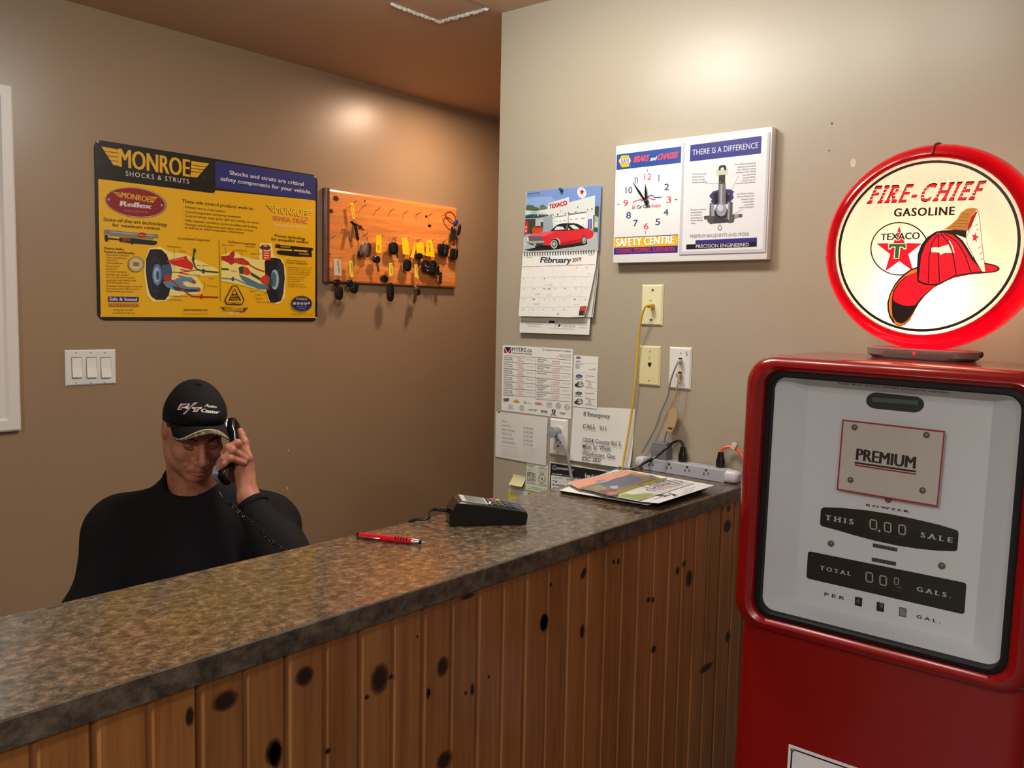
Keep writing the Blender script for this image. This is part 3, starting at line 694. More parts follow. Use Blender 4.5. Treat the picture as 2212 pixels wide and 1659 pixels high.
def wing_logo(art, q, col, dark, bars=True):
    """winged name: q = left-top, right-top, right-bottom, left-bottom pixel corners"""
    P_ = [Vector(x) for x in q]
    def m(u, v): return tuple(P_[0].lerp(P_[1], u).lerp(P_[3].lerp(P_[2], u), v))
    art.poly([m(0, 0), m(.175, .02), m(.14, .78), m(.085, .78)], col)
    art.poly([m(1, 0), m(.835, .02), m(.875, .99), m(.945, .99)], col)
    for k in (.2, .4, .6): art.line([m(.0+k*.10, k*.97), m(.172, k*.97)], 5*bars if bars is not True else 5, dark); art.line([m(.84, k*1.0+.05), m(1-k*.05, k*1.0+.05)], 5, dark)
    art.text('MONROE', m(.145, .82), m(.865, 1.0), (P_[3]-P_[0]).length*.78, col, fat=.035)
wing_logo(A, [(112, 140), (1010, 282), (955, 404), (150, 330)], GD, BK)
A.ell(963, 400, 6, 6, (60, 80, 40))
A.text('SHOCKS & STRUTS', (315, 384), (842, 452), 40, (205, 200, 190), fat=.012, space=1.25)
A.ell(398, 608, 262, 128, (148, 112, 60), rot=.13); A.ell(394, 606, 256, 124, (190, 160, 140), rot=.13); A.ell(394, 606, 249, 117, (138, 28, 38), rot=.13)
wing_logo(A, [(205, 517), (580, 563), (560, 612), (235, 570)], GD, (138, 28, 38))
A.text('Reflex', (268, 635), (525, 660), 42, (215, 205, 205), fat=.05, shear=.2)
A.text('SHOCKS AND STRUTS', (298, 680), (500, 697), 14, (190, 130, 100)); A.ell(172, 582, 10, 12, (170, 150, 150)); A.ell(614, 630, 10, 12, (170, 150, 150))
A.text('State-of-the-art technology', (130, 760), (660, 806), 30, BK, fat=.018); A.text('for maximum control', (204, 806), (595, 838), 28, BK, fat=.018)
A.text('These ride control products work to:', (784, 607), (1378, 672), 28, BK, fat=.018)
for st, a, b in (('- Maintain tire-to-road contact', (790, 652), (1140, 690)), ('- Control suspension and spring movement', (790, 690), (1272, 738)), ('- Control vehicle sway, pitch, skid and stability on curves', (790, 724), (1425, 786)), ('- Help maintain consistent maneuverability and braking', (790, 762), (1410, 822)), ('- Maintain wheel alignment and reduce wear on tires', (790, 796), (1375, 850)), ('as well as on other suspension components', (808, 824), (1296, 868))):
    A.text(st, a, b, 20, (70, 50, 14), fat=.01)
wing_logo(A, [(1480, 625), (1875, 676), (1855, 742), (1508, 700)], (120, 84, 16), (120, 84, 16)); wing_logo(A, [(1484, 622), (1878, 673), (1858, 738), (1512, 697)], (236, 196, 60), (150, 110, 20))
A.text('SENSA-TRAC', (1540, 755), (1828, 787), 36, (206, 100, 100), fat=.04); A.text('SHOCKS & STRUTS', (1553, 806), (1812, 828), 24, (240, 226, 160), fat=.01)
A.text('Proven technology', (1557, 893), (1811, 920), 24, BK, fat=.018); A.text('for unequalled comfort', (1528, 922), (1838, 950), 24, BK, fat=.018)
A.text('Conventional Suspension', (746, 914), (1017, 932), 20, (60, 44, 12), fat=.012); A.text('McPherson Suspension', (1170, 945), (1397, 964), 20, (60, 44, 12), fat=.012)
# shock absorbers
A.poly([(132, 835), (180, 832), (190, 838), (545, 872), (580, 870), (588, 905), (550, 905), (540, 915), (185, 885), (165, 870), (135, 870)], (128, 122, 116)); A.line([(190, 852), (545, 885)], 8, (178, 172, 166)); A.ell(450, 880, 38, 22, (160, 40, 40)); A.text('REFLEX', (425, 885), (478, 890), 12, (230, 200, 60))
A.poly([(138, 878), (160, 876), (168, 900), (260, 912), (262, 898), (380, 905), (545, 925), (575, 930), (575, 955), (545, 962), (380, 950), (365, 962), (358, 948), (262, 935), (260, 922), (170, 915), (160, 938), (140, 925)], (30, 30, 34)); A.poly([(285, 905), (355, 910), (352, 934), (285, 930)], (150, 40, 40))
A.poly([(1560, 955), (1590, 955), (1600, 960), (1862, 985), (1875, 990), (1872, 1008), (1600, 990), (1562, 985)], (28, 28, 30)); A.poly([(1572, 1010), (1600, 1005), (1700, 1012), (1705, 990), (1860, 1000), (1866, 1062), (1700, 1055), (1600, 1042), (1575, 1035)], (24, 24, 26)); A.poly([(1715, 1000), (1830, 1008), (1825, 1022), (1715, 1012)], (220, 176, 60)); A.text('MONROE', (1605, 982), (1685, 988), 14, (230, 190, 60)); A.text('MONROE', (1760, 1040), (1840, 1046), 14, (230, 190, 60))
# suspension cutaway left
GLO = (240, 220, 130)
A.poly([(505, 990), (600, 975), (680, 1020), (820, 1040), (900, 1080), (1085, 1165), (1085, 1215), (900, 1220), (960, 1300), (940, 1370), (800, 1375), (690, 1400), (660, 1430), (540, 1435), (490, 1380), (465, 1200), (475, 1080)], GLO)
A.poly([(515, 1000), (560, 995), (610, 1000), (655, 1040), (680, 1110), (692, 1200), (690, 1300), (672, 1380), (640, 1420), (560, 1418), (520, 1370), (492, 1280), (480, 1180), (482, 1080)], (30, 32, 40))
for k in range(4): A.ell(550+k*2, 1210, 60-k*7, 196-k*20, ((44, 46, 56), (26, 28, 36), (50, 54, 64), (36, 40, 50))[k], rot=0)
A.ell(575, 1210, 40, 90, (92, 128, 160)); A.ell(572, 1210, 26, 64, (150, 180, 205)); A.ell(580, 1215, 14, 40, (60, 84, 110))
A.poly([(612, 1130), (690, 1120), (700, 1180), (690, 1270), (620, 1250)], (60, 90, 120))
A.poly([(655, 1095), (700, 1080), (790, 1060), (818, 1050), (830, 1080), (865, 1110), (880, 1140), (865, 1170), (790, 1150), (700, 1125)], (206, 44, 36)); A.line([(700, 1090), (800, 1070)], 8, (240, 120, 100))
for k in range(5): A.line([(770-k*12, 1165+k*26), (845-k*12, 1180+k*26)], 14, (214, 56, 40)); A.line([(772-k*12, 1160+k*26), (842-k*12, 1174+k*26)], 4, (246, 150, 120))
A.poly([(620, 1265), (720, 1250), (780, 1225), (860, 1230), (905, 1270), (890, 1290), (820, 1262), (760, 1280), (830, 1310), (930, 1315), (935, 1350), (850, 1355), (740, 1345), (650, 1310)], (96, 136, 166)); A.poly([(700, 1300), (820, 1330), (925, 1330), (930, 1350), (820, 1352), (720, 1335)], (40, 66, 88))
A.ell(878, 1270, 14, 16, (170, 60, 40)); A.ell(925, 1336, 14, 16, (170, 60, 40))
A.line([(650, 1225), (700, 1260), (780, 1330), (865, 1390), (1085, 1398)], 14, (176, 44, 30)); A.ell(945, 1392, 14, 20, (176, 44, 30)); A.ell(660, 1235, 26, 34, (190, 50, 36))
A.line([(885, 990), (880, 1050), (868, 1080), (890, 1140), (905, 1165), (965, 1180), (1085, 1190)], 15, (40, 84, 44)); A.ell(890, 1010, 10, 18, (40, 84, 44)); A.ell(878, 1078, 12, 16, (40, 84, 44)); A.ell(960, 1180, 14, 20, (40, 84, 44)); A.line([(650, 1185), (760, 1190), (900, 1170)], 7, (40, 84, 44))
A.line([(1090, 920), (1102, 1430)], 4, (50, 34, 10))
# strut cutaway right
A.poly([(1430, 945), (1530, 945), (1545, 1050), (1620, 1080), (1650, 1180), (1640, 1400), (1590, 1455), (1510, 1440), (1480, 1350), (1400, 1330), (1260, 1290), (1110, 1260), (1110, 1050), (1200, 1010), (1300, 1060), (1420, 1080)], GLO)
A.poly([(1470, 1100), (1490, 1070), (1560, 1068), (1600, 1078), (1630, 1130), (1638, 1240), (1625, 1370), (1600, 1430), (1550, 1445), (1515, 1435), (1485, 1350), (1475, 1220)], (30, 32, 40)); A.ell(1600, 1255, 30, 175, (46, 48, 58)); A.ell(1555, 1250, 34, 84, (150, 184, 205)); A.ell(1545, 1250, 24, 64, (70, 110, 120))
A.poly([(1425, 985), (1450, 960), (1500, 958), (1525, 985), (1500, 1005), (1450, 1000)], (60, 60, 62)); A.ell(1478, 968, 20, 10, (220, 120, 90))
for k in range(4): A.line([(1450, 1015+k*20), (1520, 1022+k*20)], 13, (210, 50, 40)); A.line([(1455, 1010+k*20), (1515, 1016+k*20)], 4, (244, 150, 120))
A.poly([(1450, 1000), (1462, 1000), (1462, 1085), (1450, 1080)], (200, 44, 36)); A.poly([(1508, 1005), (1520, 1005), (1520, 1088), (1508, 1088)], (200, 44, 36))
A.poly([(1108, 1055), (1170, 1050), (1190, 1020), (1215, 1005), (1222, 1040), (1210, 1070), (1290, 1070), (1340, 1105), (1350, 1130), (1300, 1130), (1220, 1110), (1190, 1130), (1170, 1110), (1108, 1085)], (178, 44, 34)); A.line([(1340, 1125), (1400, 1160), (1470, 1185)], 12, (178, 44, 34))
for k in range(5): A.line([(1225+k*20, 1070+k*4), (1222+k*20, 1115+k*4)], 5, (226, 100, 80))
A.poly([(1252, 1150), (1290, 1135), (1300, 1170), (1290, 1205), (1260, 1200)], (40, 84, 44)); A.poly([(1290, 1140), (1330, 1150), (1360, 1195), (1330, 1215), (1295, 1205)], (206, 60, 50)); A.line([(1355, 1200), (1440, 1250)], 24, (40, 84, 44)); A.poly([(1430, 1240), (1480, 1205), (1510, 1230), (1508, 1290), (1470, 1295), (1440, 1270)], (206, 60, 50)); A.ell(1520, 1270, 16, 34, (40, 84, 44))
A.line([(1112, 1238), (1230, 1248), (1330, 1292), (1400, 1310), (1490, 1325)], 13, (110, 146, 176)); A.ell(1205, 1245, 12, 18, (60, 80, 110)); A.poly([(1255, 1205), (1330, 1235), (1420, 1280), (1500, 1300), (1510, 1335), (1420, 1330), (1330, 1290), (1280, 1250)], (80, 124, 140)); A.line([(1110, 1160), (1172, 1166)], 16, (40, 84, 44)); A.ell(1500, 1325, 12, 12, (160, 50, 40))
# captions of the diagram
for st, a, b in (('Adjusting Sleeve', (656, 976), (775, 986)), ('Struts', (765, 1016), (815, 1020)), ('Idler Arm', (948, 1138), (1012, 1142)), ('Spring', (885, 1216), (932, 1220)), ('Center Link', (1000, 1240), (1045, 1246)), ('Control Arm Bushings', (990, 1306), (1072, 1314)), ('Stabilizer Bar Link', (700, 1392), (828, 1396)), ('Ball Joint', (720, 1424), (785, 1426)), ('Rack and Pinion', (1118, 964), (1222, 974)), ('Bearing Plate', (1312, 976), (1394, 984)), ('Rack and Pinion Boot', (1225, 1008), (1328, 1018)), ('Spring', (1355, 1036), (1396, 1040)), ('Tie Rod Ends', (1352, 1076), (1430, 1084)), ('CV Boot', (1185, 1182), (1236, 1186)), ('Strut', (1346, 1350), (1388, 1352)), ('CV Joint', (1390, 1380), (1440, 1384)), ('Ball Joint', (1395, 1412), (1455, 1414)), ('Rotor', (1402, 1440), (1445, 1442))):
    A.text(st, a, b, 12, (96, 66, 18))
for a, b in (((718, 990), (715, 1180)), ((935, 1134), (905, 1132)), ((885, 1212), (830, 1210)), ((968, 1270), (968, 1335)), ((698, 1390), (670, 1384)), ((718, 1420), (650, 1416)), ((1140, 980), (1150, 1040)), ((1275, 1020), (1282, 1066)), ((1400, 1034), (1444, 1036)), ((1455, 1382), (1500, 1340)), ((1448, 1438), (1540, 1440))): A.line([a, b], 2.5, (60, 40, 10))
# feature columns
def para(art, x, y, wds, step, h, col, slope=.1, fat=0):
    for i, (st, w_) in enumerate(wds): art.text(st, (x, y+i*step), (x+w_, y+i*step+w_*slope), h, col, fat=fat)
para(A, 135, 996, [('Monroe Reflex', 165), ('Features and Benefits:', 256)], 28, 19, (70, 46, 10), .06, .012)
para(A, 150, 1048, [('Patented Accelomatic', 190), ('Valve automatically', 168), ('adjusts for', 96), ('road conditions', 135)], 22, 14, (96, 66, 14), .05)
para(A, 150, 1142, [('Fluon banded', 112), ('piston for', 88), ('increased durability', 172)], 22, 14, (96, 66, 14), .04)
para(A, 150, 1212, [('Nitrogen gas charged', 186), ('for more consistent control', 238)], 22, 14, (96, 66, 14), .03)
para(A, 150, 1258, [('Large bore and reserve tube', 248), ('with all-weather fluid', 190)], 22, 14, (96, 66, 14), .02)
para(A, 150, 1308, [('Increased sizing range in rebound', 300), ('and compression offers control,', 276), ('comfort when you need it', 224)], 22, 14, (96, 66, 14), .015)
A.ell(397, 1122, 68, 66, (110, 100, 70)); A.ell(397, 1122, 62, 60, (190, 170, 120)); A.ell(397, 1122, 44, 42, (216, 196, 140)); A.rect(370, 1100, 425, 1140, (150, 130, 80)); A.text('30', (380, 1135), (416, 1137), 26, (80, 70, 40))
A.poly([(165, 1390), (420, 1395), (420, 1435), (167, 1432)], (44, 42, 108)); A.text('Safe & Sound', (176, 1424), (404, 1428), 26, (220, 216, 220), fat=.03)
A.poly([(170, 1445), (420, 1448), (420, 1476), (172, 1472)], (200, 130, 40)); A.text('GUARANTEE', (178, 1468), (412, 1470), 16, (110, 50, 20), space=1.5, fat=.02)
A.text('90 Day Risk Free Offer', (212, 1507), (378, 1508), 13, (80, 56, 14)); A.text('Limited Lifetime Warranty', (200, 1532), (392, 1533), 13, (80, 56, 14))
A.text('www.monroe.com', (792, 1508), (992, 1509), 18, (60, 40, 10), fat=.02); A.text('Monroe Auto Equipment, a division of Tenneco', (792, 1538), (998, 1538), 9, (120, 84, 20))
A.poly([(1195, 1300), (1240, 1300), (1302, 1420), (1280, 1462), (1150, 1458), (1133, 1420)], (70, 48, 10)); A.poly([(1200, 1308), (1236, 1308), (1292, 1420), (1275, 1454), (1158, 1450), (1143, 1418)], (226, 172, 40)); A.poly([(1217, 1320), (1275, 1425), (1165, 1425)], (50, 36, 10)); A.poly([(1217, 1330), (1232, 1370), (1202, 1370)], (240, 150, 30)); A.text('SAFETY', (1188, 1396), (1248, 1398), 16, GD, fat=.02); A.text('TRIANGLE', (1180, 1416), (1256, 1418), 14, GD, fat=.02); A.text('STABILITY', (1165, 1452), (1270, 1456), 18, (60, 40, 10), fat=.03)
A.text('STEERING', (1150, 1412), (1205, 1318), 14, (60, 40, 10)); A.text('STOPPING', (1238, 1318), (1290, 1418), 14, (60, 40, 10))
wing_logo(A, [(1098, 1478), (1330, 1484), (1308, 1522), (1118, 1514)], (90, 60, 10), (90, 60, 10)); A.text('MONROE', (1136, 1512), (1292, 1514), 28, GD, fat=.03); A.text('Ride safe.', (1165, 1540), (1262, 1542), 20, (240, 230, 190), fat=.01)
A.ell(1776, 1450, 92, 68, (150, 130, 60), rot=.03); A.ell(1776, 1450, 86, 62, (38, 44, 104), rot=.03); A.text('MONROE', (1734, 1418), (1822, 1422), 18, (214, 190, 120), fat=.02); A.text('8000', (1706, 1458), (1820, 1460), 20, (220, 210, 180), space=1.3, fat=.03); A.ell(1836, 1446, 10, 8, (210, 200, 170)); A.line([(1735, 1474), (1820, 1476)], 4, (120, 130, 180)); A.line([(1745, 1490), (1810, 1492)], 4, (120, 130, 180))
A.text('Due to our continual improvement, specifications may change', (1690, 1532), (1868, 1533), 8, (130, 96, 20)); A.text('without notice. Printed in Canada', (1690, 1545), (1868, 1546), 8, (130, 96, 20))
para(A, 1652, 1095, [('Monroe Sensa-Trac', 160), ('Features and Benefits', 178)], 20, 14, (80, 56, 12), .06, .01)
para(A, 1662, 1150, [('Patented Position Sensitive Tube', 204), ('Patented piston gives safe,', 190), ('precise road handling response', 192), ('comfort, road & tire control', 180)], 19, 11, (110, 78, 18), .05)
para(A, 1662, 1232, [('Nitrogen gas charged for', 150), ('more consistent control', 132)], 19, 11, (110, 78, 18), .04)
para(A, 1662, 1268, [('All-weather fluid', 98)], 19, 11, (110, 78, 18), .03)
para(A, 1662, 1292, [('Full displaced valving', 130), ('Tuned for each application', 156)], 19, 11, (110, 78, 18), .03)
A.build('sign_print', sgn)
for px, py in ((210.3, 306.3), (680, 383), (219, 683), (682, 687)):
    c = lw(px, py, XL+.0042); mb = MB(); screw(mb, c, .0042, (1, 0, 0)); mb.build('sign_screw', mat('white_painted_screw', (190, 184, 176), .5), sgn)

# ---------------------------------------------------------------- key board and its keys
kb = thing('key_board', 'varnished orange pine key board with knots and bent nails on the left wall', 'key board', (XL, 2.62, 1.607))
XK = XL+.022
y0, y1, z0, z1 = lw(712, 413, XK).y, lw(988, 450, XK).y, 1.611, lw(988, 449, XK).z
bd = MB(); ed = .006
sec = [(XL+.001, 0), (XK-.008, 0), (XK-.002, .0025), (XK, .009)]
rings = []
for i, (x, d) in enumerate(sec):
    rings.append([(x, y0-.012+(d if d else 0)+(.0 if i == 0 else 0), z0-.004+d), (x, y1-d, z0-.004+d), (x, y1-d, z1-d), (x, y0-.012+d, z1-d)])
bd.loft(rings); kbo = bd.build('board', m_board, kb, smooth=False)
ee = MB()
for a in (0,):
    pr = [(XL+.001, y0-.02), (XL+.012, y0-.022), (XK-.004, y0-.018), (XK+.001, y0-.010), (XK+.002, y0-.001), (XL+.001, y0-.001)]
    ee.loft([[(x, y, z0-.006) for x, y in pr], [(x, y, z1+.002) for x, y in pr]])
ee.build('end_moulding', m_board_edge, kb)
KF = (690, 390, .186806)
knots([(190, 210, 30, 28, 0), (1235, 417, 12, 13, 0), (1272, 525, 18, 17, 0), (746, 1140, 44, 40, 0), (470, 540, 22, 22, 0), (135, 350, 22, 24, 0), (525, 237, 8, 10, 0), (120, 850, 10, 10, 0)], KF, 0, [], kbo, (XK, 0, 0))
def kp(x, y, X=XK): return lw(KF[0]+x*KF[2], KF[1]+y*KF[2], X)
nl = [(490, 315), (652, 350), (812, 360), (970, 384), (1117, 400), (1255, 412), (1410, 415), (130, 675), (470, 1010), (372, 275), (510, 640), (680, 665), (838, 690), (980, 690), (1120, 708), (1278, 712), (1420, 712), (1462, 390), (195, 925), (360, 950), (818, 965), (1100, 985), (1535, 740)]
m_nail = mat('rusty_nail', (78, 52, 34), .5, metal=.4)
for x, y in nl:
    b = kp(x, y); mb = MB(); mb.tube([b-Vector((.006, 0, 0)), b+Vector((.012, .001, .004)), b+Vector((.027, .002, .0125))], .0012, n=6); mb.build('nail', m_nail, kb)
FC = {'b': mat('black_fob_plastic', (22, 22, 23), .3), 's': m_steel, 'g': mat('grey_fob_plastic', (105, 104, 102), .35), 'd': mat('dark_key_metal', (92, 84, 74), .35, metal=.8), 'y': mat('yellow_key_tag', (245, 208, 20), .5), 'Y': mat('pale_yellow_key_tag', (232, 214, 70), .5), 'w': mat('white_key_tag', (206, 198, 176), .5), 'o': mat('orange_carabiner', (188, 84, 30), .3, metal=.7), 'u': mat('blue_key_fob', (36, 44, 120), .35), 'r': mat('red_button', (190, 30, 30), .4)}
def keyset(label, comps, anchor, dx=.022):
    o = thing('key_set', label, 'keys', tuple(kp(anchor[0], anchor[1], XK+dx)), 'keys hanging on the pine board')
    n = 0
    for c in comps:
        n += 1; X = XK+dx+.0012*((n*37) % 7)-.004
        if c[0] == 'tag':
            q = [kp(x, y, X) for x, y in c[1]]; mb = MB(); mb.loft([q, [p-Vector((.0009, 0, 0)) for p in q]])
            t = mb.build('key_tag', FC[c[2]], o, smooth=False)
            if len(c) > 3:
                ar = Art((X+.0002, q[0].y, q[0].z), (1, 0, 0), KF, pre='tag'); ax, ay, bx, by, h = c[4]
                ar.text(c[3], (ax, ay), (bx, by), h, (40, 34, 24), fat=.02); ar.build('handwriting', t)
        elif c[0] == 'fob':
            _, cx, cy, rx, ry, rot, col = c; mb = MB(); C_ = kp(cx, cy, X)
            sx = (kp(cx+10, cy, X)-C_).length/10; sz = (kp(cx, cy+10, X)-C_).length/10; rings = []
            for sc, d in ((.72, -.0055), (.95, -.003), (1, 0), (.95, .0035), (.74, .0065)):
                rg = []
                for i in range(20):
                    t = 2*PI*i/20; ct, st_ = math.cos(t), math.sin(t)
                    a = math.copysign(abs(ct)**.75, ct)*rx*sc*sx; b = math.copysign(abs(st_)**.75, st_)*ry*sc*sz
                    rg.append((X+d, C_.y+a*math.cos(rot)-b*math.sin(rot), C_.z+a*math.sin(rot)+b*math.cos(rot)))
                rings.append(rg)
            f = mb.loft(rings).build('key_fob', FC[col], o)
            if col == 'b' and rx > 30 and len(c) == 7 and ry > 55:
                ar = Art((X+.0067, 0, 0), (1, 0, 0), KF, pre='tag')
                for k in range(3): ar.ell(cx-2, cy-ry*.4+k*ry*.38, rx*.24, ry*.09, (48, 48, 48))
                ar.build('buttons', f)
        elif c[0] == 'red':
            _, cx, cy, rx, ry = c; ar = Art((X+.0069, 0, 0), (1, 0, 0), KF, pre='tag'); ar.ell(cx, cy, rx, ry, (190, 30, 36)); ar.build('alarm_button', o)
        elif c[0] == 'key':
            _, xa, ya, xb, yb, wd, col = c; a = kp(xa, ya, X); b = kp(xb, yb, X); d = (b-a).normalized(); s_ = Vector((1, 0, 0)).cross(d).normalized()*wd*.00033
            L_ = (b-a).length; e_ = []
            for i in range(9): e_.append(a+d*L_*i/8*.92+s_*(1 if i % 2 else .55))
            pts = [a-s_]+e_+[b, a-s_+d*L_*.9]
            MB().loft([pts, [p-Vector((.002, 0, 0)) for p in pts]]).build('key_blade', FC[col], o, smooth=False)
        elif c[0] == 'ring':
            _, cx, cy, r = c; C_ = kp(cx, cy, X); rr_ = (kp(cx, cy+r, X)-C_).length; mb = MB(); yaw = .5+n*.4
            T = [C_+Vector((math.cos(t)*rr_*math.sin(yaw)*.8, math.cos(t)*rr_*math.cos(yaw), math.sin(t)*rr_)) for t in [2*PI*i/20 for i in range(21)]]
            mb.tube(T, .0009, n=5).build('split_ring', m_steel, o)
        elif c[0] == 'clip':
            mb = MB(); mb.tube(spline([kp(x, y, X) for x, y in c[1]], 6), .0026, n=8).build('carabiner', FC['o'], o)
keyset('keys on a long narrow yellow tag, alone at the top left of the pine board', [('tag', [(358, 262), (392, 255), (412, 445), (380, 440)], 'y', 'Aurion', (370, 280, 392, 420, 14)), ('ring', 402, 490, 34), ('key', 400, 500, 368, 685, 26, 's'), ('key', 420, 520, 452, 700, 24, 'b'), ('key', 430, 500, 520, 580, 10, 'd'), ('fob', 395, 500, 42, 14, -.5, 'b')], (380, 255))
keyset('grey fob and shiny chrome fob on rings left of the wide yellow tag', [('ring', 525, 655, 32), ('ring', 535, 680, 30), ('fob', 485, 800, 20, 72, -.25, 'g'), ('fob', 550, 800, 46, 92, -.1, 's'), ('fob', 470, 850, 28, 40, -.3, 'b')], (528, 622))
keyset('single round headed black key under a wide yellow tag with writing', [('tag', [(655, 635), (722, 630), (716, 842), (652, 830)], 'y', 'TAHOE', (672, 740, 678, 805, 20)), ('fob', 660, 912, 42, 44, 0, 'b'), ('key', 668, 950, 690, 1060, 18, 's'), ('ring', 672, 862, 22)], (685, 634))
keyset('large black remote fob with grey buttons hanging from rings without any tag', [('ring', 840, 700, 42), ('ring', 860, 690, 32), ('fob', 855, 785, 55, 74, 0, 'b'), ('key', 885, 800, 910, 900, 14, 'd')], (850, 662))
keyset('plain upright yellow tag above a squarish black fob', [('tag', [(950, 662), (1022, 655), (1045, 862), (965, 852)], 'y'), ('ring', 1000, 880, 24), ('fob', 1015, 980, 48, 72, -.15, 'b'), ('fob', 985, 925, 12, 34, -.35, 's')], (1000, 660))
keyset('two overlapping plain yellow tags hiding a black key in the middle row', [('tag', [(1105, 720), (1125, 710), (1090, 905), (1050, 885)], 'y'), ('tag', [(1112, 712), (1200, 715), (1222, 862), (1130, 860)], 'y'), ('ring', 1135, 695, 20), ('fob', 1150, 872, 42, 38, 0, 'b'), ('key', 1150, 900, 1165, 990, 16, 'd')], (1135, 690))
keyset('written yellow tag above a big bunch of black fobs and small metal keys', [('tag', [(1242, 685), (1302, 690), (1335, 885), (1225, 870)], 'y', '217 MAR', (1262, 720, 1270, 830, 22)), ('ring', 1270, 905, 28), ('ring', 1340, 910, 26), ('fob', 1230, 990, 50, 74, .25, 'b'), ('red', 1255, 998, 12, 10), ('fob', 1310, 1010, 44, 92, -.1, 'b'), ('fob', 1362, 1040, 22, 60, -.1, 'b'), ('fob', 1220, 985, 14, 14, 0, 'g'), ('fob', 1245, 1040, 14, 14, 0, 'g'), ('key', 1350, 1020, 1360, 1140, 14, 's'), ('ring', 1405, 1020, 30), ('key', 1405, 1060, 1400, 1200, 34, 'd')], (1290, 690))
keyset('dense bunch of black keys on rings left of the carabiner', [('ring', 1425, 740, 30), ('ring', 1450, 735, 28), ('fob', 1395, 800, 26, 70, .25, 'b'), ('fob', 1430, 800, 30, 74, .1, 'b'), ('fob', 1462, 810, 26, 76, -.2, 'b'), ('key', 1415, 750, 1405, 850, 12, 's'), ('key', 1450, 800, 1500, 900, 10, 'd')], (1432, 708))
keyset('copper coloured carabiner holding keys and a long blue fob', [('clip', [(1490, 362), (1525, 370), (1565, 410), (1570, 450), (1550, 500), (1500, 470), (1460, 410), (1470, 372), (1490, 362)]), ('ring', 1565, 520, 32), ('fob', 1578, 490, 18, 40, -.35, 'u'), ('fob', 1615, 570, 12, 72, -.25, 'b'), ('key', 1545, 540, 1530, 640, 34, 's'), ('key', 1540, 590, 1530, 700, 30, 'd'), ('key', 1570, 570, 1575, 690, 36, 'd')], (1490, 365))
keyset('black keys hanging lowest at the right edge of the pine board', [('ring', 1520, 745, 16), ('fob', 1545, 850, 30, 66, .15, 'b'), ('fob', 1578, 850, 18, 70, -.1, 'b'), ('key', 1525, 820, 1512, 930, 12, 'd')], (1522, 735))
keyset('black keys on a white written tag at the bottom left of the board', [('tag', [(165, 905), (245, 908), (258, 1102), (172, 1095)], 'w', 'GRAND CARAVAN', (205, 930, 222, 1070, 22)), ('ring', 215, 1115, 20), ('fob', 200, 1180, 42, 42, .3, 'b'), ('key', 215, 1200, 200, 1330, 22, 's'), ('fob', 225, 1300, 46, 82, .05, 'b')], (205, 905))
keyset('two black oval fobs under a narrow yellow tag beside the white tag', [('tag', [(342, 925), (382, 922), (390, 1090), (398, 1112), (362, 1125), (350, 1080)], 'Y', 'Malibu', (365, 960, 375, 1060, 14)), ('ring', 362, 1140, 20), ('fob', 350, 1185, 34, 44, .3, 'b'), ('fob', 402, 1238, 44, 70, -.3, 'b'), ('key', 355, 1200, 300, 1290, 10, 's')], (362, 922))
keyset('long black fob with red button hanging below the board centre', [('tag', [(805, 952), (845, 950), (848, 1090), (828, 1112), (806, 1100)], 'Y', 'Fusion', (822, 970, 830, 1070, 14)), ('ring', 820, 1150, 14), ('fob', 820, 1290, 40, 112, 0, 'b'), ('red', 838, 1378, 16, 14)], (828, 950))
keyset('ring of slim silver keys hanging below the board under a narrow yellow tag', [('tag', [(1098, 970), (1132, 970), (1142, 1100), (1155, 1140), (1118, 1120), (1102, 1110)], 'Y', 'Jetta', (1115, 990, 1128, 1080, 14)), ('ring', 1120, 1195, 34), ('key', 1118, 1240, 1095, 1430, 28, 's'), ('fob', 1140, 1285, 20, 46, 0, 'b'), ('fob', 1125, 1250, 24, 22, 0, 's'), ('key', 1130, 1260, 1108, 1400, 20, 's')], (1115, 968))

# ---------------------------------------------------------------- triple rocker switch
sw = thing('light_switch', 'white triple rocker light switch on the left wall', 'light switch', (XL, 1.309, 1.237))
mb = MB(); mb.loft([[(XL+h, y, z) for y, z in ((1.228+i, 1.237+i), (1.391-i, 1.237+i), (1.391-i, 1.351-i), (1.228+i, 1.351-i))] for h, i in ((.0005, 0), (.003, 0), (.006, .004))]); mb.build('cover_plate', m_whiteplas, sw, smooth=False)
SF = (0, 600, .21703)
for cx in (762, 908, 1052):
    a = lw(SF[0]+(cx-48)*SF[2], 600+798*SF[2], XL+.006); b = lw(SF[0]+(cx+50)*SF[2], 600+990*SF[2], XL+.006)
    MB().box(XL+.0055, XL+.0065, a.y-.0015, b.y+.0015, b.z-.002, a.z+.002).build('switch_gasket', mat('switch_gap', (120, 112, 108), .6), sw, smooth=False)
    mz = (a.z+b.z)/2; pr = [(XL+.0062, a.z), (XL+.0078, a.z), (XL+.0085, mz), (XL+.013, b.z), (XL+.0062, b.z)]
    MB().loft([[(x, a.y, z) for x, z in pr], [(x, b.y, z) for x, z in pr]]).build('rocker', mat('rocker_plastic', (236, 230, 226), .3), sw, smooth=False)
ar = Art((XL+.0062, 1.3, 1.3), (1, 0, 0), SF, pre='pen')
for cx in (757, 903, 1045): ar.ring(cx, 748, 8, 5, 4, (120, 110, 108)); ar.ring(cx, 1045, 8, 5, 4, (120, 110, 108))
ar.build('plate_screws', sw)

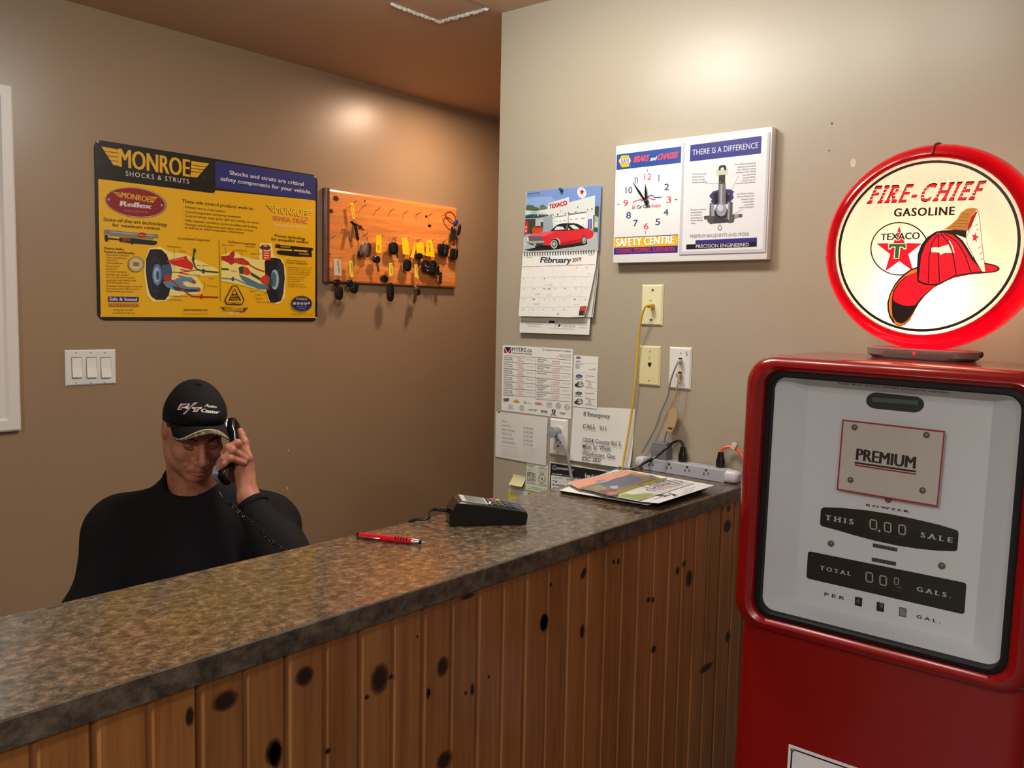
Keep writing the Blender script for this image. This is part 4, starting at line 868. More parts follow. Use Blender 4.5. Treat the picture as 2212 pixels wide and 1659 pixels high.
# ---------------------------------------------------------------- clock board on the right wall
YC = 2.121
wc = thing('wall_clock', 'white wall clock and poster board with black hands reading six minutes to twelve', 'clock', (-1.17, 2.15, 1.64))
fa = [rw(1330.7, 315.2, YC), rw(1668.5, 268.3, YC), rw(1656, 557.4, YC), rw(1323.6, 568.2, YC)]
x0, x1 = fa[0].x, fa[1].x; z1, z0 = fa[0].z, fa[3].z
MB().box(x0, x1, YC+.0005, 2.1495, z0, z1, bev=.002).build('clock_case', mat('white_clock_plastic', (236, 236, 236), .3), wc)
N_ = Art((0, YC, 1.8), (0, -1, 0), (1300, 250, .204918), pre='clock', rough=.35)
CB = (36, 72, 150); CR = (226, 74, 84); CN = (44, 58, 110)
N_.poly([(158, 410), (838, 322), (832, 495), (153, 572)], CB)
N_.poly([(176, 478), (208, 420), (282, 415), (308, 470), (282, 540), (210, 545)], (222, 176, 40)); N_.poly([(188, 478), (200, 455), (290, 448), (298, 470), (288, 498), (200, 502)], (232, 232, 236)); N_.text('NAPA', (203, 505), (286, 500), 50, (36, 56, 130), fat=.03); N_.ell(301, 530, 5, 5, (120, 150, 200))
N_.text('BRAKE', (333, 492), (488, 475), 62, CR, shear=.3, fat=.04, bold=.01); N_.text('and', (510, 475), (570, 468), 42, (225, 225, 235), shear=.3, fat=.04); N_.text('CHASSIS', (583, 468), (792, 442), 62, CR, shear=.3, fat=.04, bold=.01)
cx, cy = 470, 880
for n_, (x, y), c_ in (('12', (445, 678), CR), ('1', (596, 692), CN), ('2', (657, 785), CN), ('3', (680, 918), CR), ('4', (650, 1052), CN), ('5', (563, 1152), CN), ('6', (441, 1198), CR), ('7', (332, 1165), CN), ('8', (256, 1084), CN), ('9', (226, 955), CR), ('10', (250, 820), CN), ('11', (342, 716), CN)):
    w_ = {'12': 74, '1': 12, '11': 38, '10': 68, '7': 46}.get(n_, 50)
    if n_ == '1': N_.line([(603, 628), (600, 692)], 8, c_); N_.line([(592, 632), (603, 626)], 7, c_)
    elif n_ == '11':
        for xx in (350, 373): N_.line([(xx+2, 650), (xx, 716)], 8, c_); N_.line([(xx-9, 656), (xx+2, 650)], 7, c_)
    else: N_.text(n_, (x, y), (x+w_, y-w_*.06), 66, c_, fat=.0)
for a, b in (((482, 562), (481, 594)), ((765, 884), (796, 882)), ((460, 1213), (459, 1244)), ((162, 934), (189, 932))): N_.line([a, b], 5, CN)
N_.line([(326, 920), (350, 900), (400, 885), (440, 868), (470, 858), (500, 868), (530, 880), (566, 884)], 8, CR); N_.line([(410, 900), (450, 880), (490, 850), (520, 838), (545, 845), (548, 862), (630, 858)], 8, (50, 70, 140))
N_.text('Be', (318, 984), (352, 980), 40, CR, shear=.2); N_.text('Car Care', (368, 980), (506, 968), 38, (44, 60, 120), shear=.2, fat=.02); N_.text('Aware', (518, 968), (616, 962), 38, CR, shear=.2)
N_.poly([(132, 1285), (804, 1252), (804, 1258), (132, 1292)], CN); N_.poly([(132, 1290), (803, 1262), (800, 1368), (129, 1392)], (236, 182, 30)); N_.poly([(129, 1397), (800, 1368), (798, 1440), (128, 1462)], (44, 50, 130))
N_.text('SAFETY CENTRE', (155, 1384), (764, 1352), 82, (90, 90, 90), fat=.05); N_.text('SAFETY CENTRE', (152, 1379), (762, 1347), 80, (248, 246, 240), fat=.05); N_.text('STEERING. STOPPING. SUSPENSION.', (152, 1450), (773, 1424), 44, (214, 40, 60), fat=.02)
N_.build('clock_face_print', wc)
ins = [rw(1300+x*.204918, 250+y*.204918, YC-.001) for x, y in ((856, 283), (1778, 160), (1722, 1434), (815, 1465))]
MB().box(ins[0].x, ins[1].x, YC-.0026, YC-.0004, ins[3].z, ins[0].z).build('poster_holder', mat('clear_acrylic_grey', (196, 196, 206), .2), wc, smooth=False)
I_ = Art((0, YC-.0027, 1.8), (0, -1, 0), (1300, 250, .204918), pre='clock', rough=.35)
I_.poly([(878, 282), (1748, 168), (1696, 1405), (845, 1434)], (226, 226, 230)); IB = (46, 46, 130); GT = (110, 110, 116)
I_.poly([(1253, 232), (1262, 262), (1342, 252), (1352, 218)], (238, 238, 240))
I_.poly([(934, 310), (1686, 212), (1678, 398), (928, 484)], IB); I_.text('THERE IS A DIFFERENCE', (955, 418), (1648, 340), 58, (214, 214, 230), serif=1)
I_.poly([(1232, 545), (1245, 525), (1290, 520), (1312, 530), (1312, 575), (1290, 575), (1285, 545), (1255, 548), (1252, 580), (1232, 580)], (40, 42, 44)); I_.poly([(1210, 560), (1232, 555), (1235, 582), (1265, 560), (1290, 580), (1312, 575), (1315, 555), (1333, 552), (1330, 620), (1300, 622), (1255, 632), (1210, 632)], (196, 200, 178)); I_.poly([(1233, 628), (1302, 620), (1300, 715), (1232, 720)], (58, 60, 48)); I_.ell(1250, 700, 9, 9, (200, 40, 40))
I_.poly([(1145, 830), (1170, 800), (1230, 780), (1300, 772), (1360, 778), (1395, 800), (1380, 830), (1392, 865), (1360, 905), (1340, 930), (1180, 940), (1150, 905), (1160, 880), (1132, 850)], (60, 56, 104)); I_.poly([(1180, 830), (1225, 800), (1235, 920), (1190, 930)], (30, 28, 44)); I_.poly([(1300, 800), (1340, 820), (1350, 860), (1330, 910), (1290, 920)], (30, 28, 44)); I_.ell(1336, 826, 8, 8, (200, 40, 40))
I_.poly([(1138, 925), (1180, 915), (1200, 1130), (1150, 1145), (1115, 1120), (1112, 1095), (1080, 1095), (1075, 1058), (1135, 1052)], (78, 80, 86)); I_.poly([(1340, 905), (1380, 910), (1378, 1040), (1480, 1035), (1482, 1068), (1400, 1085), (1390, 1125), (1340, 1135), (1320, 1110)], (84, 86, 92)); I_.poly([(1175, 1000), (1330, 985), (1335, 1125), (1180, 1138)], (58, 60, 66))
I_.poly([(1150, 930), (1180, 928), (1190, 1060), (1155, 1060)], (150, 152, 156)); I_.poly([(1330, 900), (1348, 925), (1345, 1100), (1325, 1090)], (150, 152, 156)); I_.rect(1400, 1040, 1440, 1075, (150, 152, 156))
I_.poly([(1228, 722), (1308, 712), (1305, 900), (1310, 940), (1225, 945), (1232, 900)], (112, 114, 120)); I_.line([(1262, 722), (1258, 930)], 18, (170, 172, 178)); I_.ell(1258, 1000, 62, 78, (26, 26, 30)); I_.ell(1260, 992, 56, 70, (150, 152, 162)); I_.ell(1250, 970, 30, 36, (196, 198, 206))
for x, y in ((1140, 1078), (1313, 1082)): I_.ell(x, y, 9, 9, (200, 40, 40))
I_.line([(1248, 1130), (1246, 1160)], 8, (150, 150, 140)); I_.ring(1245, 1182, 18, 22, 7, (96, 96, 90))
para(I_, 952, 625, [('Cold formed, heat', 152), ('treated stud for', 128), ('superior strength,', 138), ('durability & stability', 162)], 29, 17, GT, -.05)
for i, (st, w_) in enumerate((('Pre-installed permanently', 225), ('attached polyurethane', 200), ('boot. Resists cracking,', 196), ('splitting and dry rotting,', 214), ('thus eliminating', 142), ('contamination.', 136), ('(The #1 cause of', 150), ('premature joint failure).', 212))): I_.text(st, (1626-w_, 522+i*28.5), (1626-i*1, 505+i*28.5), 17, GT)
for i, (st, w_) in enumerate((('Low friction polymer', 184), ('bearing designed for', 184), ('smoother, easier', 140), ('steering, better', 132), ('returnability', 106), ('and zero end play.', 166))): I_.text(st, (1610-w_, 832+i*29), (1608-i*1, 822+i*29), 17, GT)
para(I_, 938, 1000, [('Precision machined', 160), ('housing allows', 122), ('for advanced', 108), ('technology low', 126), ('friction bearing', 124), ('design.', 52)], 28, 17, GT, -.04)
I_.line([(1090, 716), (1240, 712)], 2.5, GT); I_.line([(1450, 620), (1350, 810)], 2.5, GT); I_.line([(1480, 990), (1400, 1032)], 2.5, GT)
I_.text('PREMIUM BALLJOINTS AND MORE', (930, 1287), (1550, 1262), 32, (150, 150, 156), serif=1)
I_.poly([(989, 1313), (1636, 1284), (1634, 1330), (988, 1358)], (58, 44, 130)); I_.poly([(893, 1358), (1634, 1330), (1633, 1378), (891, 1408)], (24, 24, 28)); I_.text('PRECISION ENGINEERED', (990, 1396), (1552, 1376), 36, (226, 226, 226), serif=1)
I_.build('poster_print', wc)
hc = rw(1300+465*.204918, 250+905*.204918, YC-.006)
def hand(tip, w_, yy, name):
    t = rw(1300+tip[0]*.204918, 250+tip[1]*.204918, yy); b = Vector((hc.x, yy, hc.z)); d = (t-b); L_ = d.length; d.normalize(); s_ = Vector((d.z, 0, -d.x))*w_
    pts = [b-d*.012+s_*.5, b+s_*.7, b+d*L_*.45+s_, b+d*L_*.93+s_*.25, t, b+d*L_*.93-s_*.25, b+d*L_*.45-s_, b-s_*.7, b-d*.012-s_*.5]
    MB().loft([pts, [p+Vector((0, .0008, 0)) for p in pts]]).build(name, m_gloss_black, wc, smooth=False)
hand((320, 695), .0032, YC-.009, 'minute_hand'); hand((457, 715), .0034, YC-.006, 'hour_hand')
mb = MB(); mb.lathe([(.0062, 0), (.0062, .006), (.0045, .010), (.002, .011), (0, .011)], T=Matrix.Translation((hc.x, YC, hc.z)) @ Matrix.Rotation(PI/2, 4, 'X'), n=16); mb.build('hand_hub', m_gloss_black, wc)

# ---------------------------------------------------------------- wall plates, cables
UF = (1340, 600, .156658); RF = (1060, 590, .31339)
def plate(name, label, cat, x0, x1, z0, z1, m, inner=None):
    o = thing(name, label, cat, ((x0+x1)/2, 2.15, z0)); mb = MB()
    mb.loft([[(x, 2.15-h, z) for x, z in ((x0+i, z0+i), (x1-i, z0+i), (x1-i, z1-i), (x0+i, z1-i))] for h, i in ((.0005, 0), (.002, 0), (.0065, .0045))])
    mb.build('cover_plate', m, o, smooth=False); return o
p1 = plate('network_plate', 'ivory wall plate with the yellow cable plugged in, above the other two plates', 'wall plate', -1.3215, -1.2515, 1.4695, 1.584, m_ivory)
p2 = plate('phone_plate', 'ivory phone jack plate with an empty socket', 'wall plate', -1.3235, -1.2535, 1.300, 1.4125, m_ivory2)
p3 = plate('phone_plate', 'white double phone jack plate with two cords plugged in', 'wall plate', -1.2265, -1.157, 1.297, 1.413, mat('white_plate_plastic', (222, 222, 218), .35))
a = Art((0, 2.1433, 1.5), (0, -1, 0), UF, pre='plate')
for x, y in ((445, 172), (421, 580)): a.ell(x, y, 17, 17, (70, 62, 46)); a.line([(x-9, y-6), (x+9, y+6)], 4, (150, 140, 110))
a.text('S4', (401, 324), (436, 322), 20, (70, 66, 56)); a.line([(398, 336), (462, 336)], 2, (120, 116, 100)); a.rect(408, 358, 460, 412, (40, 36, 28)); a.build('plate_marks', p1)
a = Art((0, 2.1433, 1.35), (0, -1, 0), UF, pre='plate')
for x, y in ((406, 1018), (393, 1420)): a.ell(x, y, 12, 12, (150, 142, 100)); a.line([(x-7, y-3), (x+7, y+3)], 3, (90, 84, 60))
a.line([(412, 1090), (392, 1095), (384, 1110), (392, 1124), (410, 1120), (416, 1105)], 4, (80, 76, 50)); a.line([(402, 1070), (406, 1058)], 4, (90, 84, 60))
a.poly([(380, 1170), (428, 1170), (426, 1205), (410, 1230), (396, 1228), (382, 1205)], (30, 28, 20)); a.build('plate_marks', p2)
a = Art((0, 2.1433, 1.35), (0, -1, 0), UF, pre='plate')
a.ell(834, 1040, 12, 12, (150, 148, 140)); a.text('5', (897, 1078), (930, 1080), 58, (110, 110, 110)); a.rect(805, 1102, 853, 1160, (24, 24, 24)); a.rect(797, 1293, 846, 1345, (24, 24, 24))
a.ring(838, 1165, 55, 62, 4, (120, 118, 114), a0=.1, a1=PI-.2); a.ring(832, 1355, 52, 62, 4, (130, 128, 124), a0=.1, a1=PI-.2); a.text('6', (808, 1196), (832, 1196), 24, (90, 88, 84)); a.line([(800, 1375), (870, 1378)], 3, (120, 118, 114)); a.text('8', (805, 1462), (826, 1462), 24, (70, 68, 66)); a.build('plate_marks', p3)
def cable(name, label, pts, r, m, cat='cable', n=7):
    o = MB().tube(spline(pts, n), r, n=8).build(name, m, base=tuple(pts[0])); return tag(o, label, cat)
def R(x, y, yy=2.13): return rw(RF[0]+x*RF[2], RF[1]+y*RF[2], yy)
m_yel = mat('yellow_cable_jacket', (214, 178, 30), .4)
yc = cable('network_cable', 'thin yellow network cable hanging from the upper ivory plate', [R(1108, 224, 2.140), R(1095, 222, 2.122), R(1066, 232, 2.115), R(1042, 300, 2.12), R(1020, 440, 2.13), R(1005, 620, 2.133), R(988, 820, 2.133), R(962, 1020, 2.135), R(930, 1210, 2.13), R(908, 1340, 2.12), R(905, 1375, 2.10)], .0029, m_yel)
c0 = R(1100, 224, 2.13); MB().box(c0.x-.006, c0.x+.007, 2.122, 2.1425, c0.z-.007, c0.z+.005, bev=.0015).build('cable_plug', m_yel, yc)
m_gc = mat('grey_cord_jacket', (128, 126, 122), .5)
gc_ = cable('phone_cable', 'thin grey phone cord from the top socket of the white double plate', [R(1305, 603, 2.141), R(1293, 612, 2.125), R(1265, 670, 2.12), R(1236, 760, 2.128), R(1220, 850, 2.134), R(1175, 950, 2.136), R(1138, 1060, 2.137), R(1085, 1160, 2.138), R(1040, 1240, 2.139)], .0022, m_gc)
c0 = R(1303, 606, 2.135); MB().box(c0.x-.005, c0.x+.005, 2.124, 2.1425, c0.z-.005, c0.z+.004, bev=.001).build('cord_plug', m_lgrey, gc_)
m_bei = mat('beige_filter_plastic', (176, 150, 110), .45)
fl = thing('line_filter', 'beige inline phone line filter dangling below the white double plate', 'line filter', tuple(R(1237, 1095, 2.12)))
fq = [(1228, 940), (1262, 930), (1282, 945), (1282, 1015), (1268, 1060), (1245, 1096), (1212, 1090), (1208, 1060), (1222, 1010)]
MB().loft([[R(x, y, yy)+(Vector((1245, 0, 0))-Vector((1245, 0, 0))) for x, y in fq] for yy in (2.108, 2.132)]).build('filter_body', m_bei, fl)
MB().tube(spline([R(1303, 700, 2.141), R(1298, 710, 2.124), R(1285, 780, 2.118), R(1272, 860, 2.12), R(1262, 935, 2.12)], 6), .0022, n=8).build('cord', m_bei, fl)
MB().tube(spline([R(1218, 1085, 2.12), R(1208, 1110, 2.122), R(1196, 1165, 2.128)], 5), .0024, n=8).build('cord', m_gc, fl)
c0 = R(1300, 702, 2.135); MB().box(c0.x-.005, c0.x+.005, 2.124, 2.1425, c0.z-.005, c0.z+.004, bev=.001).build('cord_plug', m_bei, fl)
a = Art((0, 2.1078, 1.2), (0, -1, 0), RF, pre='plate'); a.poly([(1222, 1062), (1256, 1066), (1250, 1078), (1222, 1074)], (40, 34, 26)); a.build('label_mark', fl)
# outlet and its grey angled plug
oo = plate('power_outlet', 'white power outlet between the handwritten list and the emergency notice', 'outlet', -1.636, -1.568, 1.063, 1.176, m_whiteplas)
YF = (1070, 735, .201939)
c0 = rw(YF[0]+670*YF[2], YF[1]+1035*YF[2], 2.143); MB().box(c0.x-.0165, c0.x+.0165, 2.140, 2.1445, 1.086, 1.153, bev=.001).build('outlet_face', m_whiteplas, oo)
a = Art((0, 2.1398, 1.1), (0, -1, 0), YF, pre='plate')
for x in (652, 694): a.rect(x-4, 1075, x+4, 1105, (90, 88, 86))
a.ell(670, 1132, 10, 12, (60, 58, 56)); a.ell(668, 1196, 8, 6, (150, 148, 144)); a.build('slots', oo)
pg = thing('angled_plug_cable', 'grey power cord with round angled plug in the white wall outlet', 'power cord', tuple(R(520, 1430, 2.12)))
pc = R(440, 1095, 2.112); mb = MB(); mb.lathe([(.0, -.017), (.0125, -.017), (.0155, -.014), (.0165, .0), (.0165, .016), (.0, .018)], T=Matrix.Translation(pc) @ Matrix.Rotation(PI/2, 4, 'X') @ Matrix.Rotation(0, 4, 'Z'), n=22)
mb.tube([pc+Vector((.004, .004, -.004)), pc+Vector((.018, .006, -.018)), pc+Vector((.026, .006, -.028))], .0088, n=12, taper=[1.25, 1.1, .8]); mb.build('angled_plug', m_grey, pg)
MB().tube(spline([pc+Vector((.024, .006, -.026)), R(505, 1190, 2.115), R(530, 1260, 2.12), R(548, 1360, 2.125), R(562, 1440, 2.125), R(575, 1600, 2.13), R(580, 1900, 2.13)], 7), .0046, n=9).build('cord', m_grey, pg)
for k in range(3): q = pc+Vector((.020+.004*k, .006, -.021-.004*k)); MB().tube([q-Vector((.0005, 0, -.0006)), q+Vector((.0008, 0, -.001))], .0082-.0006*k, n=12).build('strain_rib', m_lgrey, pg)

# ---------------------------------------------------------------- papers on the right wall
def sheet(name, label, cat, q, m=m_paper, off=.0006, th=.0005, fr=(0, 0, 1), curl=0, group=None, parent=None, lift=None):
    """sheet of paper from four pixel corners (tl tr br bl); curl lifts its lower edge from the wall"""
    P_ = [rw(fr[0]+x*fr[2], fr[1]+y*fr[2], 2.15-off) for x, y in q]; n = 8; vs = []; fs = []
    for k in (0, 1):
        for j in range(n+1):
            for i in range(n+1):
                u, v = i/n, j/n; p = P_[0].lerp(P_[1], u).lerp(P_[3].lerp(P_[2], u), v)
                d = (lift(u, v) if lift else curl*v**4*(.4+.6*u))
                vs.append((p.x, p.y-d-th*(1-k), p.z))
    s_ = (n+1)**2
    for j in range(n):
        for i in range(n):
            a = j*(n+1)+i; fs.append([a, a+1, a+n+2, a+n+1]); fs.append([s_+a, s_+a+n+1, s_+a+n+2, s_+a+1])
    for i in range(n):
        for a, b in ((i, i+1), (n*(n+1)+i+1, n*(n+1)+i), ((i+1)*(n+1), i*(n+1)), (i*(n+1)+n, (i+1)*(n+1)+n)): fs.append([a, b, b+s_, a+s_])
    o = npmesh(name, vs, fs, m, parent, base=(min(v[0] for v in vs), 2.15-off, min(v[2] for v in vs)), smooth=False)
    if parent is None: tag(o, label, cat, group)
    return o
DK = (50, 50, 54)
ms = sheet('price_list', 'white dealer phone list with red numbers and a row of car badges', 'paper', [(80, 50), (831, 95), (811, 843), (65, 748)], fr=YF)
a = Art((0, 2.1485, 1.3), (0, -1, 0), YF, pre='print', rough=.7); RR = (196, 90, 96)
a.poly([(97, 70), (172, 76), (134, 132)], (24, 24, 26)); a.poly([(93, 80), (130, 136), (92, 134)], (190, 30, 40)); a.poly([(172, 82), (138, 138), (170, 140)], (190, 30, 40))
a.text('MYERS.ca', (178, 117), (388, 128), 42, DK, fat=.015); a.text('Automotive Group', (180, 143), (388, 156), 20, DK, fat=.015)
a.text('12 Locations to Serve You Better', (505, 108), (812, 128), 20, (90, 92, 96), fat=.01); a.text('Experienced Staff', (684, 160), (810, 168), 13, (110, 112, 116)); a.text('Fast Delivery Service', (658, 178), (808, 188), 13, (110, 112, 116))
for i in range(7):
    yl = 162+i*70.5; a.line([(92-i*1.2, yl), (432-i*.6, yl+22)], 3, (90, 92, 96)); yr = 183+i*74+(2 if i else 0); a.line([(440-i*1.5, yr), (808-i*1.6, yr+29)], 3, (90, 92, 96))
a.line([(434, 185), (428, 617)], 3, (90, 92, 96))
LN = [('MYERS Cadillac', 'Chev Buick GMC'), ('MYERS Orleans', 'Chev Buick GMC'), ('MYERS Kanata', 'Chev Buick GMC'), ('MYERS Kemptville', 'Chev Buick GMC'), ('MYERS Bells', 'Corners Hyundai'), ('MYERS Kanata', 'Hyundai')]
RN = [('MYERS Orleans', 'Nissan'), ('MYERS Kanata', 'Nissan'), ('MYERS Infiniti', ''), ('MYERS', 'Barrhaven Toyota'), ('MYERS', 'Volkswagen'), ('MYERS Manotick', 'Dodge Jeep Ram')]
for i in range(6):
    y = 188+i*70.5
    a.text(LN[i][0], (92, y), (182, y+6), 13, (80, 82, 86), fat=.012); a.text(LN[i][1], (90, y+20), (186, y+27), 13, (80, 82, 86), fat=.012); a.text('Parts Manager Kevin James', (90, y+38), (202, y+46), 9, (130, 132, 136))
    a.text('613-225-2277', (230, y+8), (308, y+13), 13, RR); a.text('Fax', (256, y+24), (280, y+26), 9, (130, 100, 104)); a.text('613-225-2626', (228, y+38), (306, y+44), 13, RR); a.text('1200 Baseline Road', (335, y+22), (418, y+28), 9, (140, 142, 146))
    y = 210+i*74
    a.text(RN[i][0], (450-i, y), (552-i, y+7), 13, (80, 82, 86), fat=.012)
    if RN[i][1]: a.text(RN[i][1], (449-i, y+20), (520-i, y+26), 13, (80, 82, 86), fat=.012)
    a.text('Parts Manager Steve Hughes', (448-i, y+40), (590-i, y+50), 9, (130, 132, 136)); a.text('613-830-9300', (606-i, y+20), (692-i, y+26), 13, RR); a.text('613-830-9422', (604-i, y+44), (690-i, y+50), 13, RR); a.text('4055 Innes Road', (720-i*1.4, y+32), (806-i*1.4, y+38), 9, (140, 142, 146))
a.line([(552, 285), (566, 292), (560, 300), (586, 290)], 5, (40, 44, 60)); a.line([(694, 290), (710, 292), (702, 310)], 3, (60, 60, 70))
a.poly([(88, 622), (150, 618), (146, 646), (120, 652), (94, 646)], (110, 92, 70)); a.poly([(98, 628), (120, 626), (118, 644), (104, 642)], (170, 60, 50)); a.poly([(122, 626), (142, 626), (136, 642), (122, 644)], (60, 80, 120))
a.poly([(190, 648), (218, 642), (218, 632), (240, 634), (240, 645), (262, 650), (256, 660), (238, 658), (234, 664), (212, 660), (214, 654), (194, 658)], (200, 150, 50))
a.ring(317, 661, 9, 12, 5, (120, 122, 126)); a.text('BUICK', (334, 672), (384, 676), 14, (150, 150, 154)); a.text('GMC', (427, 684), (506, 692), 22, (190, 60, 60), fat=.05)
a.ring(580, 678, 27, 14, 4, (120, 124, 130)); a.text('H', (570, 688), (592, 690), 18, (110, 114, 120)); a.text('HYUNDAI', (544, 714), (612, 720), 12, (130, 134, 140)); a.ring(675, 698, 24, 27, 5, (60, 80, 110)); a.text('VW', (662, 712), (690, 714), 26, (60, 80, 110)); a.ring(770, 712, 24, 25, 5, (120, 122, 126)); a.text('NISSAN', (746, 716), (796, 720), 9, (60, 60, 64), fat=.02)
a.ring(165, 703, 20, 13, 4, (90, 92, 96)); a.text('INFINITI', (132, 733), (204, 738), 8, (130, 132, 136)); a.ring(284, 718, 22, 19, 4, (110, 112, 116)); a.ring(284, 714, 9, 14, 3, (110, 112, 116)); a.text('TOYOTA', (258, 750), (310, 756), 9, (150, 80, 90))
a.poly([(356, 736), (430, 742), (452, 736), (436, 752), (426, 748), (356, 742)], (90, 92, 96)); a.text('Jeep', (490, 763), (560, 770), 24, (60, 62, 60), fat=.04); a.poly([(606, 740), (648, 744), (646, 770), (626, 788), (608, 766)], (44, 44, 48)); a.poly([(618, 750), (636, 752), (634, 768), (626, 776), (619, 766)], (190, 190, 194)); a.text('RAM', (598, 800), (650, 804), 10, (30, 30, 34), fat=.06); a.poly([(678, 768), (762, 774), (740, 786), (700, 780)], (150, 152, 156))
a.build('printing', ms)
# three business cards in a column
for k, (q, lab) in enumerate((([(843, 160), (1104, 176), (1095, 356), (836, 342)], 'top business card with a small blue oval badge, right of the dealer list'), ([(838, 343), (1094, 358), (1091, 545), (833, 525)], 'middle business card with a truck picture, right of the dealer list'), ([(834, 525), (1090, 548), (1087, 735), (830, 705)], 'bottom business card with a truck picture, above the emergency notice'))):
    c_ = sheet('business_card', lab, 'business card', q, off=.0012+.0006*k, fr=YF, group='business cards beside the dealer list')
    a = Art((0, 2.1479-.0006*k, 1.3), (0, -1, 0), YF, pre='print', rough=.7); ox, oy = q[0]
    if k == 0:
        a.ell(888, 187, 26, 13, (40, 60, 110), rot=.05); a.text('Ford', (872, 192), (904, 194), 12, (200, 205, 215)); a.line([(862, 222), (908, 225)], 6, (90, 92, 96)); a.text('Parts Manager', (862, 236), (900, 238), 7, (130, 132, 136)); a.line([(855, 252), (938, 258)], 5, (110, 112, 116)); a.line([(850, 236), (1094, 252)], 1.5, (200, 200, 200))
        for j, w_ in enumerate((30, 50, 54, 46, 34)): a.line([(858, 264+j*9), (858+w_, 266+j*9)], 3, (140, 142, 146))
        a.line([(1040, 303), (1074, 305)], 4, (140, 142, 146)); a.line([(996, 312), (1074, 318)], 4, (140, 142, 146))
    else:
        dy = 184*(k-1); a.ell(896-4*(k-1), 384+dy, 36, 19, (36, 54, 100), rot=.05); a.text('Ford', (874-4*(k-1), 392+dy), (918-4*(k-1), 395+dy), 18, (190, 196, 210)); a.text('Dalmac Ford', (856-4*(k-1), 416+dy), (936-4*(k-1), 422+dy), 14, (80, 82, 86), fat=.02)
        bx = 846-4*(k-1); by = 440+dy
        a.poly([(bx+4, by+28), (bx+22, by+22), (bx+36, by+2), (bx+78, by+2), (bx+94, by+22), (bx+98, by+48), (bx+86, by+54), (bx+60, by+66), (bx+30, by+62), (bx+4, by+50)], (40, 42, 44)); a.poly([(bx+36, by+20), (bx+46, by+7), (bx+72, by+7), (bx+84, by+22), (bx+60, by+28)], (190, 192, 194)); a.poly([(bx+36, by+34), (bx+90, by+28), (bx+92, by+44), (bx+60, by+56), (bx+40, by+52)], (206, 208, 210)); a.ell(bx+50, by+54, 9, 11, (30, 32, 34)); a.ell(bx+50, by+54, 4, 5, (170, 172, 174)); a.ell(bx+12, by+46, 7, 9, (26, 28, 30))
        a.line([(966-3*k, 378+dy), (1064-3*k, 386+dy)], 4, (130, 132, 136)); a.line([(966-3*k, 392+dy), (1000-3*k, 394+dy)], 3, (160, 162, 166))
        for j, w_ in enumerate((46, 110, 60, 70, 64, 76, 70, 110)): a.line([(965-3*k+(30 if j in (2, 3, 4, 5) else 0), 428+dy+j*11), (965-3*k+w_, 431+dy+j*11+w_*.06)], 3, (150, 152, 156))
    a.build('printing', c_)
em = sheet('emergency_notice', 'white emergency notice with large black typed address', 'notice', [(835, 705), (1495, 735), (1462, 1372), (802, 1280)], off=.0006, fr=YF, lift=lambda u, v: .004*(v**3)*(1-u)+.012*v**3*u)
E_ = Art((0, 2.1458, 1.14), (0, -1, 0), RF, pre='print', rough=.7); TK = (84, 84, 88)
ebase = R(638, 1290, 2.146)
E_ = Art(Vector((0, 2.1487, 1.22)), Vector((0, -1, .075)), RF, U=(1, 0, 0), pre='print', rough=.7)
for st, p_, q, h in (('If Emergency', (638, 980), (822, 1000), 26), ('CALL', (634, 1068), (722, 1075), 29), ('911', (750, 1080), (795, 1084), 28), ('12034 County Rd 3,', (632, 1162), (900, 1192), 28), ('Main St. West', (630, 1206), (826, 1224), 28), ('Winchester, Ont.', (628, 1252), (860, 1280), 28), ('K0C 2K0', (626, 1290), (756, 1304), 28)):
    E_.text(st, p_, q, h, TK, serif=1, bold=.006)
E_.build('typed_text', em)
ls = sheet('handwritten_list', 'worn handwritten phone list below the dealer list', 'paper', [(20, 762), (566, 828), (548, 1340), (5, 1243)], off=.0010, fr=YF, lift=lambda u, v: .002+.004*v*(1-v)+.003*(1-u)*(1-v)**3, m=mat('aged_paper', (218, 216, 210), .75))
a = Art((0, 2.1432, 1.1), (0, -1, 0), YF, pre='pencil', rough=.8); GP = (132, 130, 132)
for i, (s1, s2) in enumerate((('Parts', ''), ('Smith Falls Kia', '613 284 0023'), ('Myers Volkswagen', '613 225 9900'), ('Myers Toyota', '613 721 4567'), ('Fast Auto Honey', '613 820 5627'), ('Grenville Mitsubishi', '613 750 5680'))):
    y = 868+i*44; w_ = 50 if i == 0 else (95, 140, 105, 122, 142)[i-1]; a.text(s1, (72, y), (72+w_, y+w_*.13), 16, GP)
    if s2: a.text(s2, (298, y+28), (298+102, y+42), 18, GP)
for i in range(4):
    y = 1118+i*34; a.line([(60+k*9, y+k*1.3+(5 if k % 2 else -5)) for k in range(22)], 2.5, (176, 174, 176)); a.line([(288+k*9, y+24+k*1.2+(5 if k % 2 else -5)) for k in range(24-3*i)], 2.5, (190, 188, 190))
a.build('pencil_writing', ls)
MB().sphere(tuple(rw(YF[0]+40*YF[2], YF[1]+768*YF[2], 2.144)), .003, sc=(1.3, 1, .8)).build('torn_tape', mat('dark_tape_tuft', (70, 66, 62), .7), ls)
gcard = sheet('warranty_card', 'pale green card with round letter A emblem under the handwritten list', 'card', [(340, 1300), (566, 1335), (556, 1640), (322, 1600)], off=.0006, fr=YF, m=mat('pale_green_card', (212, 216, 196), .7))
a = Art((0, 2.1487, 1.0), (0, -1, 0), YF, pre='print', rough=.7); GG = (86, 96, 84)
a.text('Auto Repair', (342, 1336), (428, 1346), 16, GG, fat=.02); a.text('Rebates', (362, 1356), (408, 1360), 13, GG, fat=.02); a.text('Parts', (484, 1360), (520, 1364), 13, GG, fat=.02); a.text('Reconditioning', (462, 1376), (550, 1384), 13, GG, fat=.02)
